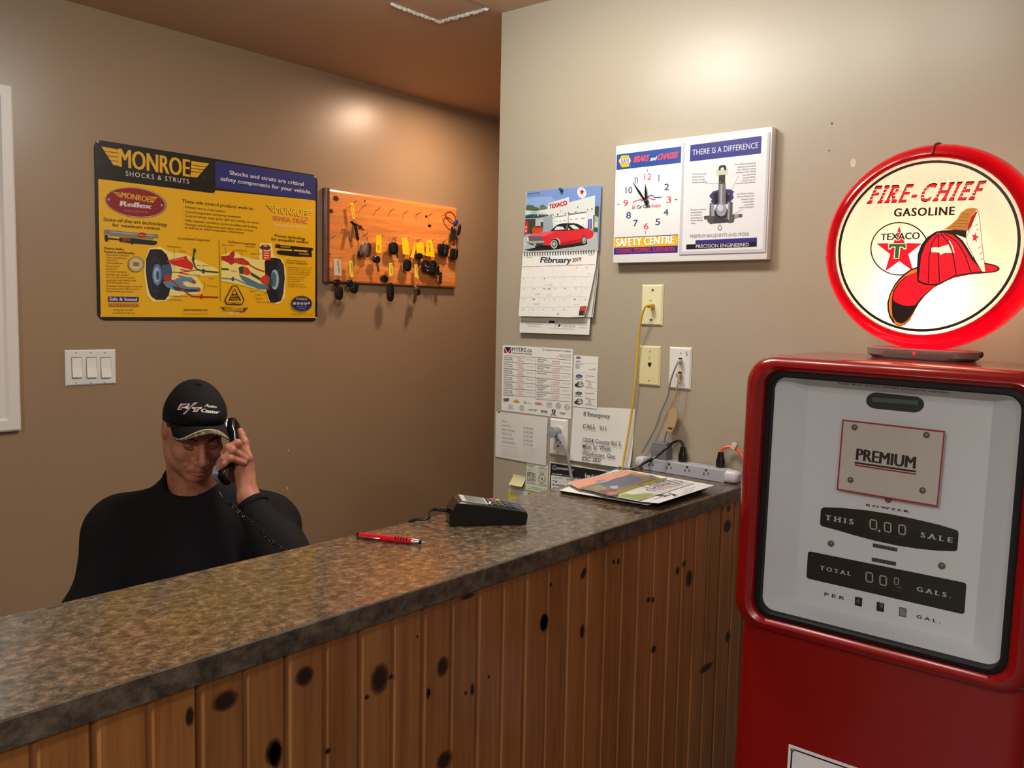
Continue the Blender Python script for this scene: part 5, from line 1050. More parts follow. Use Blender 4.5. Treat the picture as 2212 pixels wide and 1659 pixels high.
for j in range(3): a.line([(342, 1375+j*16), (432-j*12, 1386+j*16)], 4, (150, 158, 146)); a.line([(466, 1396+j*14), (545-j*10, 1404+j*14)], 4, (150, 158, 146))
for p_, q in (((343, 1415), (427, 1424)), ((343, 1458), (427, 1467)), ((343, 1500), (427, 1508)), ((343, 1415), (343, 1500)), ((427, 1424), (427, 1508)), ((372, 1420), (372, 1500)), ((400, 1422), (400, 1505))): a.line([p_, q], 5, GG)
a.text('B+B', (348, 1448), (420, 1456), 26, GG, fat=.03); a.text('CENTRE', (346, 1492), (424, 1500), 18, GG, fat=.02); a.ring(499, 1482, 39, 50, 5, GG); a.ring(499, 1482, 28, 37, 3, GG); a.text('A', (486, 1500), (513, 1503), 36, GG, fat=.03)
a.text('613-225-4560', (340, 1530), (425, 1540), 14, GG, fat=.02); a.text('613-225-4560', (454, 1550), (548, 1562), 13, GG, fat=.01); a.line([(378, 1570), (500, 1588)], 4, (150, 158, 146)); a.line([(345, 1582), (530, 1606)], 4, (150, 158, 146)); a.build('printing', gcard)
bl = sheet('parts_flyer', 'black headed white parts flyer tucked behind the countertop calendars', 'flyer', [(585, 1298), (1240, 1400), (1240, 1800), (570, 1690)], off=.0006, fr=YF)
a = Art((0, 2.1487, 1.0), (0, -1, 0), YF, pre='print', rough=.6)
a.poly([(592, 1312), (1236, 1412), (1236, 1530), (596, 1440)], (26, 26, 28)); a.poly([(592, 1312), (600, 1314), (592, 1680), (576, 1680)], (26, 26, 28))
a.ring(632, 1362, 21, 24, 5, (200, 200, 200)); a.line([(620, 1374), (632, 1352), (645, 1376)], 5, (200, 200, 200)); a.text('ADVANTAGE', (656, 1380), (838, 1402), 25, (214, 214, 214), fat=.04, shear=.2)
a.text('MIKE LALONDE', (608, 1434), (720, 1446), 13, (214, 214, 214), fat=.04); a.line([(734, 1440), (830, 1452)], 4, (150, 150, 150)); a.line([(734, 1452), (920, 1476)], 4, (150, 150, 150)); a.text('East-Court', (960, 1464), (1120, 1492), 40, (226, 226, 226), fat=.04)
a.text('ACURA', (634, 1476), (718, 1488), 18, (130, 130, 132), fat=.02); a.line([(612, 1464), (624, 1478)], 4, (120, 120, 122)); a.text('BMW', (760, 1494), (800, 1500), 15, (120, 120, 122), fat=.03); a.line([(614, 1502), (634, 1505)], 14, (130, 130, 134)); a.poly([(642, 1500), (662, 1502), (656, 1528), (644, 1524)], (90, 90, 94))
a.ell(620, 1544, 10, 11, (196, 60, 50)); a.text('CHRYSLER', (636, 1556), (740, 1568), 17, (40, 42, 60), fat=.05); a.ell(640, 1588, 30, 13, (40, 56, 100), rot=.1); a.text('Ford', (618, 1592), (660, 1597), 14, (190, 196, 210)); a.build('printing', bl)
sheet('sticky_note', 'pale yellow blank sticky note curling off the wall', 'sticky note', [(194, 1430), (326, 1462), (318, 1562), (176, 1535)], off=.0006, fr=YF, m=mat('pale_yellow_note', (214, 210, 160), .7), lift=lambda u, v: .018*v**2)
yp = sheet('yellow_flyer', 'bright yellow bordered paper low on the wall behind the worktop', 'paper', [(138, 1578), (480, 1650), (470, 1900), (132, 1850)], off=.0006, fr=YF, m=mat('bright_yellow_print', (206, 196, 30), .6))
a = Art((0, 2.1487, .95), (0, -1, 0), YF, pre='print', rough=.6); a.poly([(150, 1588), (345, 1618), (340, 1700), (330, 1720), (150, 1700)], (214, 214, 214)); a.poly([(152, 1640), (250, 1655), (245, 1700), (150, 1690)], (206, 196, 30)); a.line([(350, 1640), (430, 1652)], 8, (60, 60, 20)); a.build('printing', yp)

# ---------------------------------------------------------------- wall calendar
CF = (1100, 380, .216963)
wcal = thing('wall_calendar', 'spiral wall calendar with a red car picture and February page', 'calendar', tuple(rw(1200, 724, 2.148)))
def slabq(name, pts, m, N, th, fr, O, par):
    q = [onplane(fr[0]+x*fr[2], fr[1]+y*fr[2], O, N) for x, y in pts]; N = Vector(N).normalized()
    return MB().loft([q, [p-N*th for p in q]]).build(name, m, par, smooth=False)
NP = Vector((0, -1, .02)).normalized(); OP = Vector((0, 2.142, 1.88))
slabq('back_card', [(105, 1402), (808, 1412), (795, 1583), (103, 1560)], m_paper, (0, -1, .01), .0006, CF, (0, 2.136, 1.45), wcal)
slabq('picture_page', [(170, 158), (917, 88), (905, 300), (878, 752), (137, 782)], m_paper, NP, .0012, CF, OP, wcal)
for k, (dx, dy) in enumerate(((20, 4), (12, 2), (6, 0))):
    slabq('rear_page', [(860, 775), (868+dx, 770), (866+dx, 960), (812+dx, 1408+dy), (700, 1405)], mat('page_edge_%d' % k, ((198, 194, 186), (96, 100, 92), (206, 206, 200))[k], .7), (0, -1, .06), .0005, CF, (0, 2.1405-.0006*k, 1.6), wcal)
NG = Vector((0, -1, .09)).normalized(); OG = Vector((0, 2.139, 1.705))
slabq('month_page', [(135, 772), (875, 752), (862, 900), (850, 960), (818, 1120), (780, 1290), (745, 1402), (600, 1408), (420, 1402), (92, 1396)], m_paper, NG, .0008, CF, OG, wcal)
B = Art(OP+NP*.0002, NP, (1120, 395, .099476), pre='photo', rough=.35)
SK = (118, 146, 204)
B.poly([(178, 190), (1798, 45), (1790, 300), (1735, 1480), (95, 1545)], SK)
B.poly([(168, 330), (700, 290), (900, 500), (500, 620), (160, 600)], (138, 166, 216))
B.poly([(160, 540), (180, 490), (230, 475), (270, 490), (310, 480), (350, 520), (410, 530), (450, 560), (470, 620), (160, 640)], (78, 98, 66)); B.poly([(460, 500), (520, 470), (590, 500), (640, 560), (640, 620), (460, 620)], (96, 116, 90))
B.poly([(1660, 520), (1700, 500), (1750, 520), (1740, 760), (1660, 720)], (60, 76, 50)); B.poly([(1640, 700), (1735, 740), (1720, 1100), (1640, 1060)], (170, 176, 140)); B.poly([(1640, 970), (1725, 970), (1720, 1090), (1640, 1060)], (60, 80, 44)); B.poly([(1650, 850), (1728, 850), (1724, 960), (1650, 960)], (214, 196, 140))
WH = (212, 218, 214)
B.poly([(395, 612), (632, 565), (640, 452), (1097, 305), (1100, 425), (1665, 270), (1645, 1000), (700, 1060), (740, 900), (700, 700), (520, 640)], WH)
B.poly([(152, 600), (470, 620), (720, 690), (745, 780), (560, 760), (380, 760), (150, 770)], (52, 64, 66)); B.poly([(150, 595), (480, 620), (700, 680), (700, 692), (300, 680), (150, 700)], (196, 206, 204)); B.poly([(148, 700), (300, 672), (700, 694), (700, 704), (300, 690), (148, 722)], (70, 130, 124))
B.text('TEXACO', (262, 650), (430, 662), 24, (70, 80, 80), fat=.03)
B.poly([(365, 775), (720, 700), (755, 930), (760, 1060), (370, 1080)], (150, 162, 172)); B.poly([(372, 790), (545, 770), (545, 1060), (372, 1060)], (176, 186, 190)); B.poly([(150, 790), (370, 780), (360, 1090), (140, 1110)], (66, 66, 44)); B.poly([(480, 850), (540, 850), (540, 1010), (480, 1010)], (60, 70, 84))
B.poly([(142, 850), (155, 815), (190, 830), (212, 890), (200, 1120), (130, 1115)], (196, 40, 36)); B.rect(152, 940, 180, 990, (220, 190, 180)); B.rect(148, 1020, 176, 1070, (220, 190, 180))
B.poly([(265, 1070), (310, 990), (360, 940), (480, 935), (530, 1000), (540, 1050), (440, 1100), (290, 1110)], (196, 74, 40)); B.poly([(360, 950), (400, 930), (480, 935), (485, 975), (360, 985)], (150, 40, 30)); B.ell(282, 1070, 20, 40, (50, 50, 40))
B.poly([(785, 740), (1038, 705), (1040, 960), (785, 985)], (226, 230, 228)); B.poly([(785, 735), (1038, 702), (1038, 722), (785, 752)], (120, 126, 122)); B.poly([(1095, 690), (1475, 625), (1470, 930), (1095, 940)], (226, 230, 228)); B.poly([(1095, 668), (1475, 622), (1475, 650), (1095, 705)], (120, 126, 122)); B.line([(1090, 650), (1088, 900)], 10, (90, 96, 100)); B.line([(785, 740), (783, 980)], 6, (120, 126, 122))
for p_, q in (((808, 836), (852, 833)), ((890, 830), (935, 827)), ((972, 824), (1020, 820)), ((1118, 803), (1170, 798)), ((1232, 790), (1294, 782)), ((1362, 775), (1440, 766))): B.line([p_, q], 12, (70, 74, 84))
B.poly([(1505, 770), (1612, 755), (1600, 1030), (1500, 1010)], (216, 220, 224)); B.poly([(1515, 790), (1548, 785), (1545, 1005), (1508, 1000)], (70, 74, 140)); B.poly([(1562, 782), (1598, 776), (1592, 1015), (1556, 1008)], (70, 74, 140)); B.poly([(1625, 700), (1665, 690), (1645, 1040), (1618, 1040)], (90, 130, 140))
B.text('TEXACO', (672, 568), (1058, 478), 92, (110, 20, 24), fat=.05); B.text('TEXACO', (668, 560), (1052, 470), 88, (208, 44, 50), fat=.035)
B.ell(1378, 215, 96, 124, (224, 226, 230), rot=-.3); star(1380, 200, 66, 86, (206, 40, 44), B, .15); B.poly([(1365, 170), (1400, 165), (1392, 210), (1372, 210)], (40, 40, 50))
for x, y, c_ in ((752, 680, RR), (850, 672, (60, 64, 90)), (1015, 655, (90, 150, 150)), (1092, 645, (60, 64, 100)), (1246, 622, (206, 50, 50)), (1502, 570, (206, 80, 80)), (1597, 556, (60, 110, 120)), (352, 690, (80, 120, 120)), (425, 690, (224, 226, 230)), (502, 690, (206, 80, 60)), (592, 692, (80, 100, 160)), (672, 690, (224, 226, 230))): B.poly([(x-16, y), (x+18, y-3), (x+2, y+50)], c_)
star(1290, 525, 18, 24, (70, 74, 90), B); star(918, 610, 12, 18, (90, 94, 104), B); star(1412, 905, 16, 30, (190, 196, 190), B)
B.poly([(118, 1185), (340, 1110), (560, 1090), (1640, 1090), (1715, 1060), (1735, 1478), (95, 1545)], (176, 180, 178)); B.poly([(118, 1185), (200, 1130), (240, 1130), (200, 1330), (110, 1470)], (190, 192, 190))
B.poly([(120, 1452), (370, 1408), (700, 1350), (900, 1340), (1350, 1290), (1490, 1240), (1500, 1330), (1400, 1360), (860, 1440), (700, 1460), (250, 1478)], (34, 34, 36)); B.poly([(360, 1370), (560, 1340), (700, 1345), (690, 1420), (370, 1415)], (24, 24, 26))
CRD = (212, 44, 50)
B.poly([(180, 1170), (260, 1140), (450, 1100), (640, 1060), (720, 1045), (900, 1040), (1100, 1030), (1300, 1000), (1500, 985), (1590, 1030), (1620, 1060), (1638, 1100), (1620, 1170), (1560, 1215), (1490, 1225), (1480, 1180), (1450, 1145), (1410, 1160), (1385, 1240), (1370, 1290), (1200, 1320), (1000, 1350), (920, 1355), (912, 1270), (880, 1215), (830, 1195), (770, 1205), (720, 1260), (690, 1330), (680, 1365), (560, 1350), (520, 1260), (480, 1180)], CRD)
B.poly([(180, 1168), (450, 1100), (700, 1050), (800, 1060), (560, 1160), (520, 1175), (300, 1172)], (226, 84, 100)); B.poly([(905, 1300), (1380, 1210), (1370, 1292), (1000, 1350), (918, 1356)], (176, 30, 36))
B.poly([(690, 1048), (760, 985), (830, 920), (900, 890), (1000, 878), (1200, 875), (1290, 890), (1380, 940), (1460, 1000), (1320, 1000), (1250, 1010), (1150, 1030), (1040, 1040)], (34, 34, 38)); B.poly([(780, 1025), (830, 950), (900, 945), (905, 965), (930, 945), (970, 960), (1010, 1010), (900, 1018)], (212, 218, 216)); B.poly([(1110, 925), (1200, 912), (1270, 950), (1330, 995), (1240, 1010), (1180, 990)], (212, 218, 216)); B.line([(1060, 910), (1030, 1035)], 6, (200, 200, 200)); B.line([(1065, 905), (1080, 1030)], 6, (180, 180, 180)); B.ell(1100, 1005, 18, 18, (206, 210, 208))
B.poly([(172, 1195), (200, 1168), (525, 1165), (530, 1255), (200, 1262), (175, 1240)], (70, 72, 72)); B.poly([(180, 1185), (222, 1180), (230, 1265), (190, 1258)], (220, 222, 220)); B.poly([(235, 1180), (520, 1175), (520, 1250), (235, 1252)], (92, 96, 94)); B.poly([(165, 1270), (400, 1262), (560, 1262), (565, 1300), (300, 1318), (185, 1300)], (150, 156, 150)); B.poly([(185, 1300), (300, 1320), (560, 1305), (520, 1365), (380, 1370), (260, 1340)], (56, 56, 54)); B.poly([(320, 1320), (370, 1318), (400, 1372), (360, 1372)], (170, 168, 160))
for cx_, cy_, rx_, ry_ in ((785, 1335, 92, 118), (1435, 1245, 60, 96)): B.ell(cx_+(12 if cx_ < 1000 else -6), cy_-6, rx_, ry_, (30, 30, 32)); B.ell(cx_-6, cy_, rx_*.76, ry_*.78, (196, 200, 198)); B.ell(cx_-8, cy_-4, rx_*.6, ry_*.62, (80, 84, 84)); star(cx_-8, cy_-6, rx_*.55, ry_*.58, (190, 194, 194), B)
B.text('Northern Garage', (208, 250), (460, 220), 22, (40, 44, 80), fat=.03); B.line([(210, 282), (510, 250)], 4, (90, 110, 160))
B.build('picture_print', wcal)
G = Art(OG+NG*.0002, NG, CF, pre='print', rough=.6); NV = (52, 58, 82)
G.text('February', (308, 864), (612, 866), 56, NV, fat=.03, shear=.12, bold=.01); G.poly([(303, 822), (345, 808), (385, 812), (380, 822), (345, 820)], NV); G.text('2019', (628, 858), (716, 846), 38, (96, 44, 60), fat=.04)
G.poly([(130, 900), (858, 876), (857, 886), (129, 910)], (206, 180, 184))
for i, d_ in enumerate(('Sunday', 'Monday', 'Tuesday', 'Wednesday', 'Thursday', 'Friday', 'Saturday')): G.text(d_, (160+i*104, 908-i*3.6), (215+i*104, 906-i*3.6), 9, (190, 90, 100))
G.text('January 2019', (173, 817), (228, 815), 8, (90, 90, 96), fat=.02); G.text('March 2019', (788, 793), (834, 791), 8, (90, 90, 96), fat=.02)
dn = 1
for r_ in range(5):
    for c_ in range(7):
        if r_ == 0 and c_ < 5: continue
        if dn > 28: break
        xx = 142-r_*4+c_*(104-r_*.6); yy = 920+r_*100-c_*(2 if r_ < 3 else 0)+r_*1
        red = dn in (2, 11, 14, 18, 22); dk = dn in (5, 12); G.text(str(dn), (xx, yy+12), (xx+(10 if dn < 10 else 22), yy+12), 14, (196, 60, 84) if red else (96, 96, 110) if dk else (176, 178, 182), fat=.03 if red or dk else 0); dn += 1
for r_ in range(1, 5): G.line([(130-r_*8, 910+r_*99), (848-r_*22, 898+r_*101)], 1.6, (198, 202, 202))
for c_ in range(1, 7): G.line([(132+c_*103, 902), (96+c_*96, 1396)], 1.4, (206, 210, 208))
G.line([(385, 1122), (395, 1134), (400, 1116), (412, 1130)], 6, (60, 64, 80)); G.ell(487, 1373, 6, 7, (30, 30, 34))
for x, y, w_ in ((778, 972, 36), (352, 1084, 80), (258, 1172, 44), (250, 1184, 60), (372, 1184, 50), (572, 1184, 40), (232, 1270, 80), (240, 1282, 56), (644, 1280, 50)): G.line([(x, y), (x+w_, y-1)], 2, (170, 172, 176))
G.poly([(708, 1300), (772, 1294), (748, 1388), (692, 1388)], (110, 60, 56)); G.poly([(712, 1302), (770, 1296), (752, 1350), (722, 1352)], (206, 50, 50)); G.poly([(700, 1346), (745, 1340), (735, 1386), (694, 1386)], (40, 40, 40))
G.build('month_print', wcal)
H_ = Art((0, 2.1358, 1.45), (0, -1, .01), CF, U=(1, 0, 0), pre='print', rough=.6); GY_ = (120, 122, 126)
H_.text('General Automotive Maintenance', (122, 1455), (370, 1465), 14, GY_); H_.text('Quality used Vehicles', (168, 1478), (326, 1486), 14, GY_); H_.text('Sales & Service', (190, 1500), (306, 1508), 14, GY_)
def rt(art, x, y, s_, c_):
    art.text('R', (x, y), (x+52*s_, y+2*s_), 26*s_, c_, fat=.10, shear=.5); art.line([(x+52*s_, y+42*s_), (x+84*s_, y-28*s_)], 4*s_, c_); art.text('T', (x+76*s_, y+34*s_), (x+112*s_, y+36*s_), 24*s_, c_, fat=.10, shear=.4)
rt(H_, 400, 1466, 1, (34, 34, 38)); H_.text('AUTO CENTER', (528, 1506), (658, 1510), 18, GY_, serif=1); H_.text('12034 MAIN STREET, WINCHESTER, ON K0C 2K0', (402, 1520), (654, 1530), 9, GY_); H_.text('613-774-1555', (698, 1466), (776, 1470), 12, GY_); H_.text('R. Cinnamon', (690, 1488), (776, 1492), 12, GY_); H_.text('www.rtauto.ca', (698, 1514), (768, 1518), 11, GY_)
H_.build('card_print', wcal)
bw = MB()
for i in range(28):
    t = i/27; x = 162+t*688; y0_, y1_ = 762-t*22, 797-t*26
    a_ = onplane(CF[0]+x*CF[2], CF[1]+y0_*CF[2], OP, NP); b_ = onplane(CF[0]+(x-3)*CF[2], CF[1]+y1_*CF[2], OG, NG)
    bw.tube([a_+Vector((0, .001, 0)), a_+Vector((0, -.0035, -.001)), (a_+b_)/2+Vector((0, -.0055, 0)), b_+Vector((0, -.0035, .001)), b_+Vector((0, .001, 0))], .0011, n=5)
tag(bw.build('spiral_binding', mat('dark_wire', (58, 58, 60), .4, metal=.5), wcal), kind='stuff')
pp = thing('push_pin', 'dark teal push pin holding the wall calendar', 'push pin', tuple(rw(1214, 412, 2.14)))
c0 = rw(1213.5, 411.5, 2.139); T_ = Matrix.Translation(c0) @ Vector((.15, -1, .25)).to_track_quat('Z', 'Y').to_matrix().to_4x4()
mb = MB(); mb.lathe([(.0052, 0), (.0055, .0016), (.003, .003), (.0026, .0085), (.0045, .0105), (.0045, .0125), (0, .013)], T=T_, n=14); mb.build('pin_head', mat('teal_plastic', (20, 74, 84), .3), pp)
MB().tube([c0, c0+Vector((0, .008, 0))], .0006, n=5).build('pin_shaft', m_steel, pp)

# ---------------------------------------------------------------- things on the worktop
WZ = 1.066
def wk(px, py, z=WZ): return onplane(px, py, (0, 0, z), (0, 0, 1))
QF = (1180, 1000, .171790)
def wq(x, y, z): return wk(QF[0]+x*QF[2], QF[1]+y*QF[2], z)
def stackcal(name, label, q, z, n, m_edge_):
    o = thing(name, label, 'calendar', tuple(wq(*q[0], z)), 'calendars stacked on the worktop')
    for k in range(n):
        zz = z+.0022*k; dx = (k % 3)*6-6
        pts = [wq(x+dx, y+(k % 2)*3, zz) for x, y in q]; MB().loft([pts, [p+Vector((0, 0, .0014)) for p in pts]]).build('page_block', m_paper if k == n-1 or k % 2 else m_edge_, o, smooth=False)
    return o
m_dkp = mat('dark_page_edge', (40, 42, 46), .6)
Q1 = [(172, 345), (905, 92), (2020, 262), (1400, 545)]
Q1 = [(165, 345), (880, 85), (2018, 265), (1290, 530)]
s1 = stackcal('desk_calendar', 'under calendar of the countertop stack with dark page edges', Q1, WZ+.0005, 4, m_dkp)
Q2 = [(262, 250), (1015, 92), (2102, 288), (1412, 508)]
s2 = stackcal('desk_calendar', 'top calendar of the countertop stack with a purple titled cover', Q2, WZ+.0105, 3, m_dkp)
ZT = WZ+.0105+.0022*2+.0014
J = Art((-1.15, 1.85, ZT), (0, 0, 1), QF, U=(1, 0, 0), pre='cover', rough=.4)
J.poly([(262, 250), (1015, 92), (1320, 158), (1240, 180), (1060, 150), (700, 240), (560, 320), (420, 330)], (214, 160, 138)); J.poly([(300, 262), (720, 165), (1060, 110), (1100, 140), (760, 220), (440, 300)], (226, 150, 122)); J.poly([(610, 225), (735, 205), (760, 225), (640, 250)], (130, 140, 176))
J.poly([(400, 318), (620, 258), (760, 232), (1000, 160), (1060, 130), (1320, 150), (1440, 195), (1320, 225), (1000, 310), (760, 400), (600, 360)], (128, 116, 98)); J.poly([(545, 310), (660, 275), (740, 300), (760, 335), (640, 345)], (150, 136, 112))
J.poly([(670, 262), (880, 190), (1055, 152), (1120, 172), (1238, 210), (1100, 260), (905, 315), (850, 322), (790, 305), (720, 290)], (92, 100, 122)); J.poly([(795, 292), (905, 285), (900, 320), (850, 325), (805, 310)], (170, 180, 204))
J.poly([(640, 345), (760, 335), (930, 330), (1200, 240), (1330, 200), (1420, 215), (1000, 350), (780, 420)], (112, 88, 70)); J.poly([(860, 350), (1440, 195), (1530, 190), (1500, 215), (1130, 320), (920, 400)], (136, 130, 52)); J.poly([(1070, 105), (1300, 158), (1290, 170), (1080, 140)], (190, 150, 120))
J.poly([(560, 350), (760, 400), (920, 400), (900, 430), (1170, 480), (960, 450), (700, 392)], (70, 62, 54)); J.poly([(750, 375), (800, 360), (880, 365), (905, 395), (800, 408)], (184, 112, 112))
J.poly([(900, 430), (920, 395), (1130, 320), (1500, 215), (1620, 205), (1850, 258), (1170, 485)], (196, 200, 196)); J.poly([(910, 425), (960, 390), (1100, 400), (1260, 380), (1380, 395), (1180, 475)], (140, 158, 96)); J.poly([(1000, 375), (1200, 330), (1300, 340), (1080, 395)], (206, 212, 206))
J.text('Country', (1340, 330), (1640, 240), 52, (98, 74, 128), fat=.02, shear=.2); J.text('Memories', (1400, 358), (1720, 272), 36, (176, 124, 146), fat=.01, shear=.2); J.line([(1255, 330), (1290, 350), (1380, 355)], 5, (98, 74, 128)); J.line([(1600, 220), (1690, 235), (1710, 250)], 5, (98, 74, 128))
J.poly([(1150, 482), (1860, 258), (1868, 262), (1165, 488)], (60, 60, 64)); J.poly([(1165, 488), (1868, 262), (2102, 288), (1412, 508)], (222, 222, 224))
rt2 = (40, 40, 44); J.text('R', (1502, 430), (1566, 412), 30, rt2, fat=.08); J.line([(1580, 388), (1622, 424)], 6, rt2); J.text('T', (1628, 415), (1672, 400), 26, rt2, fat=.08)
for j in range(3): J.line([(1330+j*20, 470-j*8), (1480, 425-j*7)], 3, (160, 160, 164)); J.line([(1700+j*14, 400-j*26), (1830+j*20, 358-j*26)], 3, (160, 160, 164))
J.build('cover_print', s2)
for o_, z_, q in ((s2, ZT, [(285, 246), (1012, 93)]), (s1, WZ+.0085, [(190, 340), (905, 78)])):
    mb = MB(); a_, b_ = wq(*q[0], z_), wq(*q[1], z_)
    for i in range(26):
        t = i/25; c_ = a_.lerp(b_, t); d_ = (b_-a_).normalized().cross(Vector((0, 0, 1)))*.004
        mb.tube([c_+d_+Vector((0, 0, -.001)), c_+d_*.6+Vector((0, 0, .0022)), c_-d_*.4+Vector((0, 0, .0024)), c_-d_+Vector((0, 0, -.001))], .0007, n=4)
    tag(mb.build('wire_binding', mat('pale_wire', (196, 196, 196), .4, metal=.3), o_), kind='stuff')
# pen
pa, pb = wk(761.5, 1154.2, WZ+.006), wk(914.5, 1171.8, WZ+.006); pd = (pb-pa).normalized()
pen = thing('pen', 'red and chrome click pen lying near the back edge of the worktop', 'pen', tuple((pa+pb)/2-Vector((0, 0, .006))))
LP_ = (pb-pa).length; T_ = Matrix.Translation(pa) @ pd.to_track_quat('Z', 'Y').to_matrix().to_4x4()
def pl_(name, prof, m): MB().lathe([(r, t*LP_) for r, t in prof], T=T_, n=18).build(name, m, pen)
m_pr = mat('metallic_red_barrel', (214, 20, 34), .22, coat=.6)
pl_('barrel', [(.0, .1), (.0052, .1), (.0056, .2), (.0058, .6), (.0056, .85), (.0, .85)], m_pr); pl_('click_button', [(0, .0), (.0022, .0), (.0026, .01), (.0026, .075), (0, .075)], m_steel); pl_('top_ring', [(0, .075), (.0055, .075), (.0055, .1), (0, .1)], m_gloss_black)
pl_('tip_cone', [(0, .85), (.0056, .85), (.0042, .945), (0, .945)], m_steel); pl_('stylus_tip', [(0, .945), (.0042, .945), (.0040, .968), (.0016, .978), (0, .978)], m_gloss_black); pl_('nib', [(0, .978), (.001, .978), (.0006, 1), (0, 1)], m_steel)
vw = (Vector(CAM)-pa).normalized(); sd = (vw-pd*vw.dot(pd)).normalized()
dn_ = (sd*.85+Vector((0, 0, -.25))).normalized()
cl = [pa+pd*LP_*t+dn_*h for t, h in ((.095, .005), (.13, .0075), (.22, .0085), (.33, .0088), (.42, .0072))]
MB().tube(spline(cl, 5), .0014, n=8).build('pocket_clip', m_steel, pen)
for k in range(5): c_ = pa+pd*LP_*(.62+.038*k); MB().loft([[c_+pd*q+ (Vector((0, 0, 1))*math.cos(t)+sd*math.sin(t))*(.0060) for q in (0,) for t in [2*PI*i/12 for i in range(12)]], [c_+pd*.0022+(Vector((0, 0, 1))*math.cos(t)+sd*math.sin(t))*.0060 for t in [2*PI*i/12 for i in range(12)]]]).build('grip_ring', m_gloss_black, pen)
ar = Art(pa+Vector((0, 0, .0)), sd, U=pd, pre='pen')
# card payment terminal
TA, TB_ = wk(971, 1138), wk(1140.5, 1133.5); tu = (TB_-TA).normalized(); tw = Vector((0, 0, 1)).cross(tu).normalized(); LT = (TB_-TA).length
ter = thing('payment_terminal', 'black card payment terminal with grey screen on the worktop', 'payment terminal', tuple(TA+tu*LT/2+tw*.04))
def tp(s_, t, z): return TA+tu*(s_*LT)+tw*t+Vector((0, 0, z))
WD = .080
prof = [(.035, .0005), (.0, .006), (-.002, .022), (.10, .0485), (.135, .0495), (.5, .0405), (.90, .0300), (.985, .0265), (1.0, .018), (.985, .002), (.96, .0005)]
mb = MB(); mb.loft([[tp(s_, t, z*(1-i*0)+0) + (tu*LT*(.5-s_)*0.0) for s_, z in prof] for t, i in ((.0, 1), (.0, 0), (WD, 0), (WD, 1))]); bm_ = MB()
def inset(t, k): return [tp(.5+(s_-.5)*(1-k*.03), t, .0005+(z-.0005)*(1-k*.05)) for s_, z in prof]
bm_.loft([inset(0, 1), inset(.003, 0), inset(WD-.003, 0), inset(WD, 1)]); bm_.build('terminal_body', mat('terminal_black_plastic', (20, 20, 21), .22), ter)
o3, x3, y3 = tp(.135, 0, .0495), tu, (tp(.90, 0, .0300)-tp(.135, 0, .0495)).normalized(); tn = y3.cross(tw).normalized(); tn = tn if tn.z > 0 else -tn
def tq(a, t, h=.0006): return o3+y3*a+tw*t+tn*h
LL = (tp(.90, 0, .0300)-tp(.135, 0, .0495)).length
def tslab(name, a0, a1, t0, t1, h, m, b=0): q = [tq(a0, t0), tq(a1, t0), tq(a1, t1), tq(a0, t1)]; return MB().loft([q, [p+tn*h for p in q]]).build(name, m, ter, smooth=False)
tslab('screen_bezel', .004, LL*.47, .010, WD-.010, .0016, mat('silver_bezel', (186, 196, 198), .3)); 
q = [tq(.014, .014, .0024), tq(LL*.44, .014, .0024), tq(LL*.44, WD-.014, .0024), tq(.014, WD-.014, .0024)]; MB().loft([q, [p+tn*.0004 for p in q]]).build('screen', mat('grey_green_lcd', (126, 134, 122), .15), ter, smooth=False)
tslab('keypad_panel', LL*.50, LL*.985, .007, WD-.007, .001, mat('keypad_grey', (44, 46, 48), .45))
for i in range(4):
    for j in range(4):
        a0 = LL*(.56+.105*i); t0 = .012+j*.0155; c_ = mat('key_grey', (70, 72, 74), .5)
        if j == 3 and i < 3: c_ = (mat('key_red', (206, 60, 66), .45), mat('key_yellow', (214, 200, 40), .45), mat('key_green', (40, 110, 90), .45))[i]
        if j == 3 and i == 3: continue
        q = [tq(a0, t0, .0016), tq(a0+.008, t0, .0016), tq(a0+.008, t0+.010, .0016), tq(a0, t0+.010, .0016)]; MB().loft([q, [p+tn*.0022 for p in q]]).build('key_button', c_, ter, smooth=False)
q = [tq(LL*.47, .009, .0022), tq(LL*.50, .009, .0022), tq(LL*.56, WD*.45, .0022), tq(LL*.52, WD*.5, .0022)]; MB().loft([q, [p+tn*.0006 for p in q]]).build('silver_badge', mat('silver_bezel', (186, 196, 198), .3), ter, smooth=False)
eg = wk(896, 1129); MB().tube(spline([tp(.0, .045, .024), tp(-.08, .05, .024), tp(-.2, .06, .0205), wk(925, 1119.5, WZ+.010), Vector((-1.288, eg.y, WZ+.004)), Vector((-1.299, eg.y-.006, WZ-.008)), Vector((-1.301, eg.y-.008, WZ-.04)), Vector((-1.303, eg.y-.01, .8))], 6), .0032, n=8).build('cable', m_gloss_black, ter)
MB().tube([tp(.005, .045, .024), tp(-.12, .054, .0235)], .005, n=10, taper=[1, .75]).build('strain_relief', m_gloss_black, ter)

